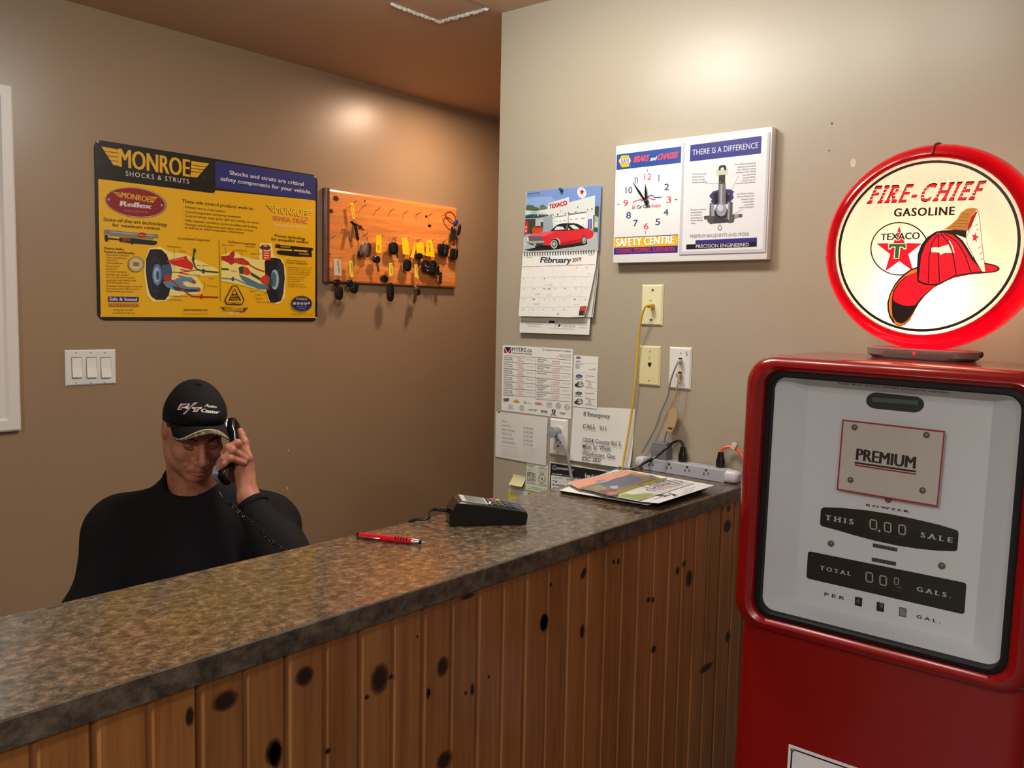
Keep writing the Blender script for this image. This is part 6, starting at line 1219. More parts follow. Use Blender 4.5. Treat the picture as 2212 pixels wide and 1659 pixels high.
# power strip and what is plugged into it
PF = (1180, 940, .198915)
def pw(x, y, yy): return rw(PF[0]+x*PF[2], PF[1]+y*PF[2], yy)
sa, sb = wk(1389, 1013.8), wk(1564, 1043.6); su = (sb-sa).normalized(); sv = Vector((-su.y, su.x, 0)); LS = (sb-sa).length
st_ = thing('power_strip', 'long light grey power strip at the wall end of the worktop', 'power strip', tuple((sa+sb)/2+sv*.02))
def sp(u, v, z): return sa+su*u+sv*v+Vector((0, 0, z))
SH, SD = .034, .038
def sprof(v0=0, k=0): return [(0+k, .001+k), (0+k, SH-.002-k), (.002+k, SH-k), (SD-k, SH-k), (SD-k, .001+k)]
MB().loft([[sp(u, v, z) for v, z in sprof()] for u in (0, LS)]).build('strip_body', mat('strip_grey_plastic', (172, 174, 182), .4), st_, smooth=False)
for nm, u0, u1, s_ in (('end_cap', -.034, .0, -1), ('end_cap', LS, LS+.034, 1)):
    us = [u0, u0+.004, u0+.010, u1] if s_ < 0 else [u0, u1-.010, u1-.004, u1]; ks = [.009, .004, .0015, .0005] if s_ < 0 else [.0005, .0015, .004, .009]
    MB().loft([[sp(u, SD/2+math.copysign(abs(math.cos(t))**.6, math.cos(t))*(SD/2+.001-k), SH/2+math.copysign(abs(math.sin(t))**.6, math.sin(t))*(SH/2+.0006-k)) for t in [2*PI*i/20 for i in range(20)]] for u, k in zip(us, ks)]).build(nm, mat('end_cap_plastic', (206, 204, 210), .35), st_)
SN = -sv
Z_ = Art(sp(0, -.0003, 0), SN, PF, U=su, pre='slot')
for x, y in ((1138, 300), (1335, 330), (1532, 362), (1738, 395)):
    for dx in (-26, 20): Z_.poly([(x+dx-5, y+8), (x+dx+5, y+10), (x+dx+5, y+40), (x+dx-5, y+38)], (60, 60, 64))
    Z_.ell(x-2, y-14, 13, 12, (50, 50, 54))
Z_.build('socket_slots', st_)
def plug(name, label, c_, m, tape=False):
    o = thing(name, label, 'plug', tuple(c_)); mb = MB()
    mb.loft([[c_+Vector((w_*math.copysign(abs(math.cos(t))**.6, math.cos(t)), w_*.8*math.copysign(abs(math.sin(t))**.6, math.sin(t)), z)) for t in [2*PI*i/16 for i in range(16)]] for w_, z in ((.0108, 0), (.0112, .003), (.0112, .016), (.0095, .022), (.0075, .034), (.0070, .040))]); mb.build('plug_body', m, o); return o
b1 = tuple(); sz = WZ+SH+.0012
def strip_at(x, y):  # pixel in frame PF -> point on strip's top plane
    return onplane(PF[0]+x*PF[2], PF[1]+y*PF[2], (0, 0, sz), (0, 0, 1))
c1 = strip_at(1480, 285); k1 = plug('black_plug', 'black plug with its black cord arching left beside the grey adapter', c1, m_gloss_black)
MB().tube(spline([c1+Vector((0, 0, .038)), pw(1470, 75, c1.y), pw(1430, 62, c1.y-.004), pw(1380, 80, c1.y-.012), pw(1310, 135, c1.y-.03), pw(1210, 225, c1.y-.045), pw(1100, 285, c1.y-.055), wk(1180+985*.198915, 940+345*.198915, WZ+.006), wk(1180+900*.198915, 940+378*.198915, WZ+.005), wk(1180+850*.198915, 940+398*.198915, WZ+.005)], 7), .0033, n=8).build('cord', m_gloss_black, k1)
c2 = strip_at(1890, 345); k2 = plug('orange_cord_plug', 'black plug with a bright orange cord at the right end of the power strip', c2, m_gloss_black)
m_or = mat('orange_cord_jacket', (232, 82, 36), .4)
MB().tube(spline([c2+Vector((0, 0, .036)), pw(1905, 165, c2.y), pw(1945, 132, c2.y+.003), pw(2005, 128, c2.y+.006), pw(2070, 150, c2.y+.006), pw(2115, 205, c2.y+.004), pw(2150, 280, c2.y), pw(2175, 420, c2.y)], 7), .0038, n=8).build('cord', m_or, k2)
t0 = pw(2040, 118, c2.y+.003); MB().box(t0.x-.007, t0.x+.007, t0.y-.0045, t0.y+.0045, t0.z-.010, t0.z+.009, bev=.002, T=Matrix.Translation(t0) @ Matrix.Rotation(.35, 4, 'Y') @ Matrix.Translation(-t0)).build('tape_flag', mat('clear_tape', (214, 190, 176), .35), k2)
# grey adapter
g0 = strip_at(1290, 268); ga_ = thing('power_adapter', 'square grey power adapter block on the left of the power strip', 'adapter', tuple(g0))
gx = MB(); HZ = .046
T_ = Matrix.Translation((g0.x, g0.y, sz))
for (w_, d_, z_) in (): pass
gx.loft([[(-.045+i, -.002+i, z), (.004-i, -.002+i, z), (.004-i, .040-i, z), (-.045+i, .040-i, z)] for i, z in ((0, 0), (0, HZ*.55), (.0015, HZ*.56), (.0025, HZ-.002), (.005, HZ))], T=T_); gx.build('adapter_case', mat('adapter_grey', (112, 114, 118), .45), ga_, smooth=False)
MB().tube([g0+Vector((-.040, -.004, .004)), g0+Vector((-.050, -.018, -.006)), g0+Vector((-.056, -.026, -.012))], .0055, n=8, taper=[1, .8, .6]).build('strain_relief', mat('adapter_grey', (112, 114, 118), .45), ga_)
MB().tube(spline([g0+Vector((-.054, -.024, -.010)), g0+Vector((-.07, -.035, -.025)), Vector((g0.x-.10, g0.y-.04, WZ+.003)), Vector((g0.x-.13, g0.y-.03, WZ+.003))], 5), .002, n=7).build('cord', m_gc, ga_)

# ---------------------------------------------------------------- the man on the telephone
def n3(v): v = np.asarray(v, float); return v/np.linalg.norm(v)
def s_cap(P, a, b, ra, rb):
    a = np.asarray(a); b = np.asarray(b); pa_ = P-a; ba = b-a; h = np.clip(pa_@ba/(ba@ba), 0, 1)
    return np.linalg.norm(pa_-h[:, None]*ba, axis=1)-(ra+(rb-ra)*h)
def s_ell(P, c, r, Rm=None):
    q = P-np.asarray(c)
    if Rm is not None: q = q@Rm
    r = np.asarray(r); k0 = np.linalg.norm(q/r, axis=1); k1 = np.linalg.norm(q/(r*r), axis=1)+1e-9
    return k0*(k0-1)/k1
def smin(a, b, k): h = np.clip(.5+.5*(b-a)/k, 0, 1); return b+(a-b)*h-k*h*(1-h)
def smax(a, b, k): return -smin(-a, -b, k)
def surf_nets(fn, xs, ys, zs, name, mats, parent, blk=8, margin=1.9):
    """surface of fn(points) < 0 on a rectilinear grid, as one smooth mesh"""
    nx, ny, nz = len(xs), len(ys), len(zs)
    D_ = np.full((nx, ny, nz), 1., np.float32)
    bi = [np.arange(0, n, blk) for n in (nx, ny, nz)]
    def mid(v, i): j = min(i+blk, len(v)-1); return (v[i]+v[j])/2, (v[j]-v[i])/2+1e-4
    cx = [mid(xs, i) for i in bi[0]]; cy = [mid(ys, i) for i in bi[1]]; cz = [mid(zs, i) for i in bi[2]]
    pts = np.array([(a[0], b[0], c[0]) for a in cx for b in cy for c in cz]); hr = np.array([math.sqrt(a[1]**2+b[1]**2+c[1]**2) for a in cx for b in cy for c in cz])
    d = fn(pts); keep = np.abs(d) < hr*margin+.004
    idx = [(i, j, k) for i in bi[0] for j in bi[1] for k in bi[2]]
    for t in np.nonzero(~keep)[0]:
        i, j, k = idx[t]; D_[i:i+blk+1, j:j+blk+1, k:k+blk+1] = d[t]
    ks = [idx[t] for t in np.nonzero(keep)[0]]; CH = 400
    for c0 in range(0, len(ks), CH):
        ch = ks[c0:c0+CH]; arr = []; shp = []
        for i, j, k in ch:
            X, Y, Z = xs[i:i+blk+1], ys[j:j+blk+1], zs[k:k+blk+1]; g = np.stack(np.meshgrid(X, Y, Z, indexing='ij'), -1); shp.append(g.shape[:3]); arr.append(g.reshape(-1, 3))
        v = fn(np.concatenate(arr)); p_ = 0
        for (i, j, k), sh in zip(ch, shp): n = sh[0]*sh[1]*sh[2]; D_[i:i+sh[0], j:j+sh[1], k:k+sh[2]] = v[p_:p_+n].reshape(sh); p_ += n
    S_ = D_ < 0
    cor = [(a, b, c) for a in (0, 1) for b in (0, 1) for c in (0, 1)]
    cnt = sum(S_[a:nx-1+a, b:ny-1+b, c:nz-1+c].astype(np.int8) for a, b, c in cor)
    I, J, K = np.nonzero((cnt > 0) & (cnt < 8)); n = len(I); acc = np.zeros((n, 3)); wt_ = np.zeros(n)
    Xp = [xs, ys, zs]
    for a, b, c in cor:
        for ax in range(3):
            e = [a, b, c]
            if e[ax]: continue
            f = list(e); f[ax] = 1
            d0 = D_[I+e[0], J+e[1], K+e[2]]; d1 = D_[I+f[0], J+f[1], K+f[2]]; m = (d0 < 0) != (d1 < 0); t = np.where(m, d0/(d0-d1+1e-12*(d0 == d1)), 0)
            p0 = np.stack([xs[I+e[0]], ys[J+e[1]], zs[K+e[2]]], 1); p1 = np.stack([xs[I+f[0]], ys[J+f[1]], zs[K+f[2]]], 1)
            acc += np.where(m[:, None], p0+(p1-p0)*t[:, None], 0); wt_ += m
    V = acc/wt_[:, None]; vid = np.full((nx, ny, nz), -1, np.int32); vid[I, J, K] = np.arange(n)
    F = []
    for ax in range(3):
        sl0 = [slice(1, m-1) for m in (nx, ny, nz)]; sl1 = list(sl0); sl0[ax] = slice(0, (nx, ny, nz)[ax]-1); sl1[ax] = slice(1, (nx, ny, nz)[ax])
        A_, B_ = S_[tuple(sl0)], S_[tuple(sl1)]; i, j, k = np.nonzero(A_ != B_); flip = A_[i, j, k]
        o_ = [1, 1, 1]; o_[ax] = 0; i, j, k = i+o_[0], j+o_[1], k+o_[2]; u, v = [q for q in range(3) if q != ax]
        def g(du, dv): e = [i, j, k]; e[u] = e[u]-du; e[v] = e[v]-dv; return vid[e[0], e[1], e[2]]
        q = np.stack([g(0, 0), g(1, 0), g(1, 1), g(0, 1)], 1)
        if ax == 1: flip = ~flip
        q[~flip] = q[~flip][:, ::-1]; F.append(q)
    F = np.concatenate(F); F = F[(F >= 0).all(1)]
    return npmesh(name, V, F, mats, parent)
def grid1(lo, hi, f0, f1, fine, coarse):
    out = [lo]
    while out[-1] < hi:
        p = out[-1]; d = max(f0-p, p-f1, 0); out.append(p+min(coarse, fine+d*.12))
    return np.array(out)

HEADX = n3((.315, .949, .0))                                   # his left (right in the picture)
fh = np.array([HEADX[1], -HEADX[0], 0]); pit = math.radians(24)
HZ_ = n3(fh*math.cos(pit)-np.array([0, 0, math.sin(pit)]))      # where the face points
HY_ = np.cross(HZ_, HEADX); rl = math.radians(-2)
HX_ = HEADX*math.cos(rl)+HY_*math.sin(rl); HY_ = np.cross(HZ_, HX_)
HM = np.stack([HX_, HY_, HZ_], 1)                               # head axes as columns
eye = np.array(at(436, 961, 2.115)); HC = eye-HM@np.array([0, .006, .086])
SX, SY_ = .905, .925
def hp(x, y, z): return HC+HM@np.array([x*SX, y if y > .006 else .006+(y-.006)*SY_, z])
def toq(P):
    q = (np.atleast_2d(P)-HC)@HM; q[:, 0] /= SX; y = q[:, 1]; q[:, 1] = np.where(y > .006, y, .006+(y-.006)/SY_); return q
def head_sdf(P):
    q = toq(P); x = q[:, 0]; ax = np.abs(x); qs = np.stack([ax, q[:, 1], q[:, 2]], 1)
    d = s_ell(q, (0, .026, -.016), (.074, .080, .088))
    d = smin(d, s_ell(q, (0, -.012, .012), (.0665, .088, .080)), .02)
    d = smin(d, s_ell(q, (0, -.070, .028), (.060, .047, .052)), .03)         # jaw
    d = smin(d, s_ell(qs, (.050, -.074, -.004), (.017, .028, .036)), .02)     # jaw corners
    d = smin(d, s_ell(q, (0, -.104, .064), (.026, .019, .020)), .02)          # chin
    d = smin(d, s_ell(qs, (.040, -.028, .060), (.024, .022, .020)), .022)     # cheeks
    d = smin(d, s_cap(qs, (0, .026, .088), (.036, .025, .074), .0085, .0085), .014)  # brow
    d = smax(d, -s_ell(qs, (.031, .006, .094), (.019, .012, .013)), .014)     # sockets
    d = smin(d, s_ell(qs, (.031, .005, .0735), (.0165, .0125, .0145)), .004)  # closed lids
    d = smax(d, -s_cap(qs, (.018, -.0025, .0905), (.043, -.0035, .083), .0008, .0008), .003)
    d = smax(d, -s_cap(qs, (.019, .0145, .0905), (.043, .0130, .082), .0012, .0012), .004)
    d = smin(d, s_cap(q, (0, .014, .090), (0, -.030, .112), .0075, .0105), .012)   # nose
    d = smin(d, s_ell(q, (0, -.036, .110), (.0125, .0105, .011)), .008)
    d = smin(d, s_ell(qs, (.0145, -.039, .098), (.0085, .0078, .011)), .006)
    d = smax(d, -s_ell(qs, (.0078, -.0475, .103), (.004, .003, .005)), .003)
    d = smin(d, s_ell(q, (0, -.064, .078), (.033, .018, .018)), .012)         # muzzle
    d = smin(d, s_cap(qs, (0, -.0665, .0955), (.021, -.075, .085), .0042, .0022), .005)
    d = smin(d, s_cap(qs, (0, -.0775, .0945), (.017, -.0785, .087), .0050, .0028), .006)
    d = smax(d, -s_cap(qs, (0, -.0715, .1005), (.026, -.0775, .086), .0012, .0008), .003)   # mouth line
    d = smax(d, -s_cap(qs, (.019, -.043, .098), (.033, -.072, .080), .0015, .0012), .010)   # folds
    d = smax(d, -s_ell(q, (0, -.090, .094), (.018, .004, .006)), .008)
    e = s_ell(qs, (.074, -.006, -.012), (.0085, .031, .019)); e = smax(e, -s_ell(qs, (.083, -.004, -.009), (.006, .020, .010)), .004)
    d = smin(d, e, .006)
    return d
def neck_sdf(P):
    return smin(s_cap(P, hp(0, -.045, -.035), NECKB, .062, .068), s_ell(P, hp(0, -.085, .010), (.045, .045, .04)), .03)
SR, SL = np.array(at(269, 1146, 2.30)), np.array(at(575, 1148, 2.28))       # shoulders
NECKB = np.array(at(423, 1058, 2.31)); CH_ = (SR+SL)/2
ER, EL = np.array(at(192, 1330, 2.22)), np.array(at(632, 1245, 2.05))       # elbows
WR = np.array(at(300, 1440, 1.98)); WL = np.array(at(537, 1074, 2.115))     # wrists
PEL = CH_+np.array([-.02, .01, -.47]); PEL[2] = .56
def hq(x, y, d): return np.array(at(340+x*.16878, 820+y*.16878, d))
# left hand closed round the handset: every finger is a chain of three bones
PALM = hq(1085, 1090, 2.135)
FING = [([(1150, 960, 2.125), (1120, 800, 2.135), (1085, 710, 2.140), (1062, 655, 2.140)], .0092),
        ([(1140, 985, 2.112), (1025, 815, 2.088), (905, 868, 2.080), (845, 935, 2.088)], .0094),
        ([(1125, 1010, 2.105), (955, 905, 2.074), (850, 1010, 2.070), (795, 1085, 2.080)], .0091),
        ([(1105, 1060, 2.100), (940, 1008, 2.070), (860, 1075, 2.068), (800, 1140, 2.078)], .0082)]
THUMB = ([(1040, 1230, 2.135), (1000, 1110, 2.165), (960, 960, 2.180), (940, 860, 2.178)], .0105)
def hand_sdf(P):
    d = s_cap(P, WL, hq(1105, 1150, 2.130), .0240, .0225)
    d = smin(d, s_cap(P, hq(1115, 1240, 2.135), hq(1130, 1010, 2.125), .0225, .0165), .016)
    d = smin(d, s_cap(P, hq(1060, 1240, 2.138), hq(1080, 1080, 2.120), .0185, .0165), .016)
    d = smin(d, s_ell(P, hq(1155, 1000, 2.118), (.0105, .0105, .0105)), .010)
    for ch, r in FING:
        p = [hq(*c) for c in ch]; f = s_cap(P, p[0], p[1], r*1.05, r*.95); f = smin(f, s_cap(P, p[1], p[2], r*.95, r*.88), .004); f = smin(f, s_cap(P, p[2], p[3], r*.88, r*.78), .004)
        f = smin(f, s_ell(P, p[1], (r*1.06,)*3), .004); d = smin(d, f, .0022)
    p = [hq(*c) for c in THUMB[0]]; r = THUMB[1]
    f = s_cap(P, p[0], p[1], r*1.3, r*1.05); f = smin(f, s_cap(P, p[1], p[2], r*1.05, r*.95), .005); f = smin(f, s_cap(P, p[2], p[3], r*.95, r*.85), .004)
    return smin(d, f, .010)
def limbs(P, g):
    """torso, arms and legs; g adds cloth thickness"""
    d = s_cap(P, SR, SL, .070+g, .068+g)
    d = smin(d, s_ell(P, CH_+np.array([-.01, 0, -.10]), (.135+g, .135+g, .20+g)), .05)
    ax_ = n3(SL-SR)
    d = smin(d, s_cap(P, CH_+ax_*-.095+np.array([0, 0, -.10]), PEL-ax_*.09, .105+g, .120+g), .05)
    d = smin(d, s_cap(P, CH_+ax_*.095+np.array([0, 0, -.10]), PEL+ax_*.09, .105+g, .120+g), .05)
    return d
def arms(P, g):
    d = smin(s_cap(P, SR, ER, .060+g, .050+g), s_cap(P, ER, WR, .050+g, .034+g*.6), .02)
    return smin(d, smin(s_cap(P, SL, EL, .058+g, .050+g), s_cap(P, EL, WL, .048+g, .0255+g*.5), .02), .001)
FW = np.array([.86, -.51, 0]); HIPR, HIPL = PEL-n3(SL-SR)*.09, PEL+n3(SL-SR)*.09
KR, KL = HIPR+FW*.42+np.array([0, 0, -.03]), HIPL+FW*.42+np.array([0, 0, -.03])
AR_, AL_ = KR+FW*.02, KL+FW*.02; AR_ = np.array([AR_[0], AR_[1], .10]); AL_ = np.array([AL_[0], AL_[1], .10])
def legs(P, g):
    d = 9.
    for h, k, a_ in ((HIPR, KR, AR_), (HIPL, KL, AL_)):
        d = np.minimum(d, smin(s_cap(P, h, k, .075+g, .055+g), s_cap(P, k, a_, .052+g, .036+g), .02))
    return d
def body_sdf(P):
    out = np.full(len(P), 1.); d = smin(limbs(P, 0), arms(P, 0), .03); d = smin(d, legs(P, 0), .04); d = smin(d, neck_sdf(P), .03)
    for h in (WR,):
        hf = n3(FW*.7+n3(SL-SR)*.5); d = smin(d, s_cap(P, h, h+hf*.08, .028, .022), .01)
        for k in range(4): o_ = h+hf*.08+n3(SL-SR)*(.03-.02*k); d = smin(d, s_cap(P, o_, o_+hf*.055+np.array([0, 0, -.02]), .009, .008), .006)
        d = smin(d, s_cap(P, h+hf*.02+n3(SL-SR)*.03, h+hf*.06+n3(SL-SR)*.055, .011, .009), .008)
    m = np.linalg.norm(P-HC, axis=1) < .26
    if m.any(): d[m] = smin(d[m], head_sdf(P[m]), .022)
    m = np.linalg.norm(P-PALM, axis=1) < .18
    if m.any(): d[m] = smin(d[m], hand_sdf(P[m]), .012)
    return d
man = thing('person', 'man in black cap and black sweatshirt sitting with a telephone handset at his ear', 'person', (float(PEL[0]), float(PEL[1]), 0.0))
m_skin = mat('skin', (184, 122, 98), .5, spec=.4, sub=.12); nt, n_, l_, b_ = nodes(m_skin)
v_ = coords(nt); t_ = noise(nt, 26, 4, .6, v_); r_ = ramp(nt, t_.outputs[0], [(.3, (160, 96, 76)), (.55, (182, 120, 96)), (.75, (192, 134, 110))]); l_.new(r_.outputs[0], b_.inputs['Base Color'])
t2 = noise(nt, 260, 4, .6, v_); bump(nt, t2.outputs[0], .18, .0012, b_)
lo = np.minimum.reduce([SR, ER, WR, PEL, KR, HC])-.16; hi = np.maximum.reduce([SL, EL, KL, WL, HC, WR])+.2
fl_, fh_ = np.minimum(HC-.12, PALM-.09), np.maximum(HC+.13, PALM+.09)
gx_ = [grid1(lo[i], hi[i], fl_[i], fh_[i], .0024, .010) for i in (0, 1)]; gz_ = grid1(.04, HC[2]+.16, min(HC[2]-.15, WL[2]-.06), 2, .0024, .012)
body = surf_nets(body_sdf, gx_[0], gx_[1], gz_, 'body', m_skin, man)
# sweatshirt
rs = np.random.RandomState(3); WV = [(rs.randn(3)*k, rs.rand()*6.28, a) for k, a in ((9, .0035), (11, .003), (17, .0022), (22, .0018), (30, .0012))]
def folds(P):
    d = np.zeros(len(P))
    for kv, ph, a in WV: d += a*np.sin(P@kv+ph+1.5*np.sin(P@kv[::-1]*.6))
    return d
wdir = n3(WL-EL); CUFF = WL-wdir*.012
def cloth_sdf(P):
    d = smin(limbs(P, .018), arms(P, .018), .035)
    for q, k in ((SR, .02), (SL, .02)): d = smin(d, s_cap(P, NECKB+np.array([0, 0, -.028]), q+np.array([0, 0, k-.008]), .088, .062), .04)
    nd = n3(hp(0, -.045, -.035)-NECKB+FW*.035); nk = s_cap(P, NECKB-nd*.06, NECKB+nd*.05, .098, .078); nk = smax(nk, (P-(NECKB+nd*.034))@nd, .006)
    d = smin(d, nk, .03)
    m = np.linalg.norm(P-EL, axis=1) < .3; d = d+folds(P)
    cuff = (P-CUFF)@wdir; near = np.linalg.norm(P-CUFF, axis=1) < .09
    d = np.where(near, smax(d, cuff, .004), d)
    d = smax(d, -s_cap(P, NECKB+nd*.020, NECKB+nd*.2, .071, .074), .005)
    d = smax(d, -(P[:, 2]-.50), .01)
    return d
m_sw = mat('black_sweatshirt_cloth', (19, 19, 21), .85, spec=.2); nt, n_, l_, b_ = nodes(m_sw); v_ = coords(nt); t_ = noise(nt, 420, 3, .6, v_); bump(nt, t_.outputs[0], .4, .0015, b_)
gs_ = [np.arange(lo[i], hi[i], .0065) for i in (0, 1)]; sw_o = surf_nets(cloth_sdf, gs_[0], gs_[1], np.arange(.46, NECKB[2]+.09, .0065), 'sweatshirt', m_sw, man)
# ribbed collar ring and cuff
nd = n3(hp(0, -.045, -.035)-NECKB+FW*.035); cc = NECKB+nd*.036
def ringmesh(name, c, nrm, ru, rv, r, m, parent, u=None, n=40):
    nrm = Vector(nrm).normalized(); u = (Vector(u)-nrm*Vector(u).dot(nrm)).normalized() if u is not None else nrm.orthogonal().normalized(); v = nrm.cross(u)
    mb = MB(); rings = []
    for i in range(n):
        t = 2*PI*i/n; o_ = u*math.cos(t)*ru+v*math.sin(t)*rv; rd = o_.normalized()
        rings.append([Vector(c)+o_+(rd*math.cos(q)*r*.8+nrm*math.sin(q)*r*1.5) for q in [2*PI*k/8 for k in range(8)]])
    return mb.loft(rings, closed=True).build(name, m, parent)
ringmesh('collar', cc, nd, .077, .078, .0065, m_sw, sw_o, u=HEADX)
ringmesh('cuff', CUFF-wdir*.008, wdir, .0350, .0335, .006, m_sw, sw_o)
tr_o = surf_nets(lambda P: smax(smin(smin(legs(P, .016), s_cap(P, HIPR, HIPL, .13, .13), .05), s_cap(P, HIPR, HIPL, .12, .12), .02), (P[:, 2]-.60), .01), np.arange(lo[0], hi[0]+.1, .012), np.arange(lo[1]-.1, hi[1], .012), np.arange(.06, .66, .012), 'trousers', mat('dark_trousers', (34, 38, 48), .8), man)
for a_ in (AR_, AL_):
    mb = MB(); f_ = Vector(FW); s_ = Vector((FW[1], -FW[0], 0)); b0 = Vector((a_[0], a_[1], 0))
    mb.loft([[b0+f_*(.075+.155*k*math.cos(t)-.0)+s_*.047*k*math.sin(t)*(1-.15*math.cos(t))+Vector((0, 0, z)) for t in [2*PI*i/20 for i in range(20)]] for z, k in ((.0, .95), (.012, 1), (.03, 1), (.06, .85), (.085, .5))]); mb.build('shoe', mat('work_shoe', (28, 24, 22), .5), man)
# hair at the sides and back, below the cap
def hair_sdf(P):
    q = toq(P); d = s_ell(q, (0, .026, -.018), (.0775, .080, .0925)); d = smax(d, q[:, 2]-.028+.35*np.abs(q[:, 1]-.02), .006)
    d = smax(d, -(q[:, 1]+.012+.5*(q[:, 2]+.02)*0), .008); return smax(d, q[:, 1]-.055, .003)
hl, hh = HC-.13, HC+.13
surf_nets(hair_sdf, *[np.arange(hl[i], hh[i], .004) for i in range(3)], 'hair', mat('short_brown_hair', (62, 46, 34), .8), man)
m_brow = mat('brow_hair', (84, 58, 44), .8)
def strand(name, pts, r, m, par, tp=True):
    P_ = spline([hp(*p) for p in pts], 6); n = len(P_); MB().tube(P_, r, n=6, taper=[.35+.65*math.sin(PI*(i+.5)/n)**.6 for i in range(n)]).build(name, m, par)
for s_ in (-1, 1):
    strand('eyebrow', [(s_*.014, .0215, .0965), (s_*.026, .0250, .0925), (s_*.040, .0230, .0810), (s_*.047, .017, .072)], .0026, m_brow, man)
    strand('eyelashes', [(s_*.0185, -.0035, .0865), (s_*.026, -.0062, .0885), (s_*.036, -.0062, .0865), (s_*.0435, -.0035, .0795)], .0010, mat('lash_hair', (30, 20, 16), .7), man)
strand('lips', [(-.0225, -.0772, .0855), (-.011, -.0706, .0962), (0, -.0702, .0990), (.011, -.0706, .0962), (.0225, -.0772, .0855)], .0020, mat('upper_lip_skin', (150, 84, 74), .5), man)
strand('lips', [(-.0185, -.0795, .0865), (-.009, -.0792, .0955), (0, -.0790, .0978), (.009, -.0792, .0955), (.0185, -.0795, .0865)], .0028, mat('lower_lip_skin', (172, 102, 88), .5), man)
# finger nails
for ch, r in FING[1:]:
    a_, b_ = Vector(hq(*ch[2])), Vector(hq(*ch[3])); d_ = (b_-a_).normalized(); up = (Vector(CAM)-b_).normalized(); up = (up-d_*up.dot(d_)).normalized(); sd = d_.cross(up)
    MB().loft([[b_+d_*(.001+.005*math.cos(t))+sd*.0042*math.sin(t)+up*(r*.8+k*.0006-.0009*abs(math.sin(t))) for t in [2*PI*i/12 for i in range(12)]] for k in (-1, 1)]).build('finger_nail', mat('nail', (206, 160, 140), .3), man)
# cap
cap = bpy.data.objects.new('cap', None)
bpy.data.objects.remove(cap)
m_cap = mat('black_cap_cloth', (17, 17, 18), .85, spec=.2); m_pip = mat('cream_piping', (206, 192, 164), .6)
m_camo = mat('camouflage_cloth', (96, 86, 60), .8); nt, n_, l_, b_ = nodes(m_camo); t_ = noise(nt, 90, 3, .6, coords(nt)); r_ = ramp(nt, t_.outputs[0], [(.38, (52, 46, 34)), (.46, (96, 84, 58)), (.56, (140, 124, 88)), (.66, (70, 66, 44))]); r_.color_ramp.interpolation = 'CONSTANT'; l_.new(r_.outputs[0], b_.inputs['Base Color'])
CRX, CRZ, CZ0, CTOP = .0795, .0985, -.012, .119
def rim(th): x = CRX*math.sin(th); z = CZ0+CRZ*math.cos(th); return x, .0215+.42*z, z
NV_, NA = 22, 64; vs = []; fs = []
for j in range(NV_+1):
    t = j/NV_
    for i in range(NA):
        th = 2*PI*i/NA; x, y, z = rim(th); h = t**.9; rr_ = (1-h**2.5)**(1/2.3) if h < 1 else 0
        fr_ = 1+.035*max(0, math.cos(th))*math.sin(PI*min(1, h*1.4))
        bul = rr_*(1+.03*math.sin(PI*min(1, h*1.6)))
        seam = 1-.010*(math.exp(-((((th*3/PI) % 1)-.5)**2)/.0012) if h > .02 else 0)
        vs.append(hp(x*bul*seam, y+(CTOP-y)*h, CZ0+(z-CZ0)*bul*fr_*seam))
for j in range(NV_):
    for i in range(NA): a_ = j*NA+i; b_ = j*NA+(i+1) % NA; fs.append([a_, b_, b_+NA, a_+NA])
b0 = len(vs)
for i in range(NA): th = 2*PI*i/NA; x, y, z = rim(th); vs.append(hp(x*.96, y+.006, CZ0+(z-CZ0)*.96))
for i in range(NA): fs.append([i, b0+i, b0+(i+1) % NA, (i+1) % NA])
capo = npmesh('cap', vs, fs, m_cap, man)
mb = MB(); Tm = Matrix(((HX_[0], HZ_[0]*-1, HY_[0], 0), (HX_[1], HZ_[1]*-1, HY_[1], 0), (HX_[2], HZ_[2]*-1, HY_[2], 0), (0, 0, 0, 1)))
mb.lathe([(.0075, -.002), (.0072, .002), (.005, .0045), (0, .0052)], T=Matrix.Translation(Vector(hp(0, CTOP-.0005, CZ0))) @ Tm, n=16); mb.build('top_button', m_cap, capo)
# visor: black top, cream piping, camouflage edge
vs = []; fs = []; mi = []; NA2, NT = 48, 16
def vis(a, t):
    th = a*1.20; x0_, y0_, z0_ = rim(th)
    ex = .0705*math.sin(a*1.48); ez = .030+.112*max(0, math.cos(a*1.42))**.62; ey = .072-.054*abs(math.sin(a*1.45))**2.0
    y = y0_+(ey-y0_)*t-.0*t; bow = .007*math.sin(PI*t)*(1-abs(a)**2*.5)
    return x0_+(ex-x0_)*t, y+bow, z0_+(ez-z0_)*t
for k in (0, 1):
    for i in range(NA2+1):
        a = -1+2*i/NA2; wdt = .016+.0*a; L_ = .06; camo = .05+.27*math.exp(-(a/.52)**2); tp_ = 1-camo
        ts = [tp_*q/10 for q in range(11)]+[tp_+.035]+[tp_+.035+(1-tp_-.035)*q/5 for q in range(1, 6)]
        for t in ts: x, y, z = vis(a, t); vs.append(hp(x, y-.0028*k, z))
NTT = 17; s0 = (NA2+1)*NTT
for i in range(NA2):
    for j in range(NTT-1):
        a_ = i*NTT+j; m_i = 0 if j < 10 else 1 if j == 10 else 2
        fs.append([a_, a_+NTT, a_+NTT+1, a_+1]); mi.append(m_i); fs.append([s0+a_, s0+a_+1, s0+a_+NTT+1, s0+a_+NTT]); mi.append(0 if j < 14 else 2)
    a_ = i*NTT+NTT-1; fs.append([a_, a_+NTT, a_+NTT+s0, a_+s0]); mi.append(2)
npmesh('visor', vs, fs, [m_cap, m_pip, m_camo], capo, mi=mi)
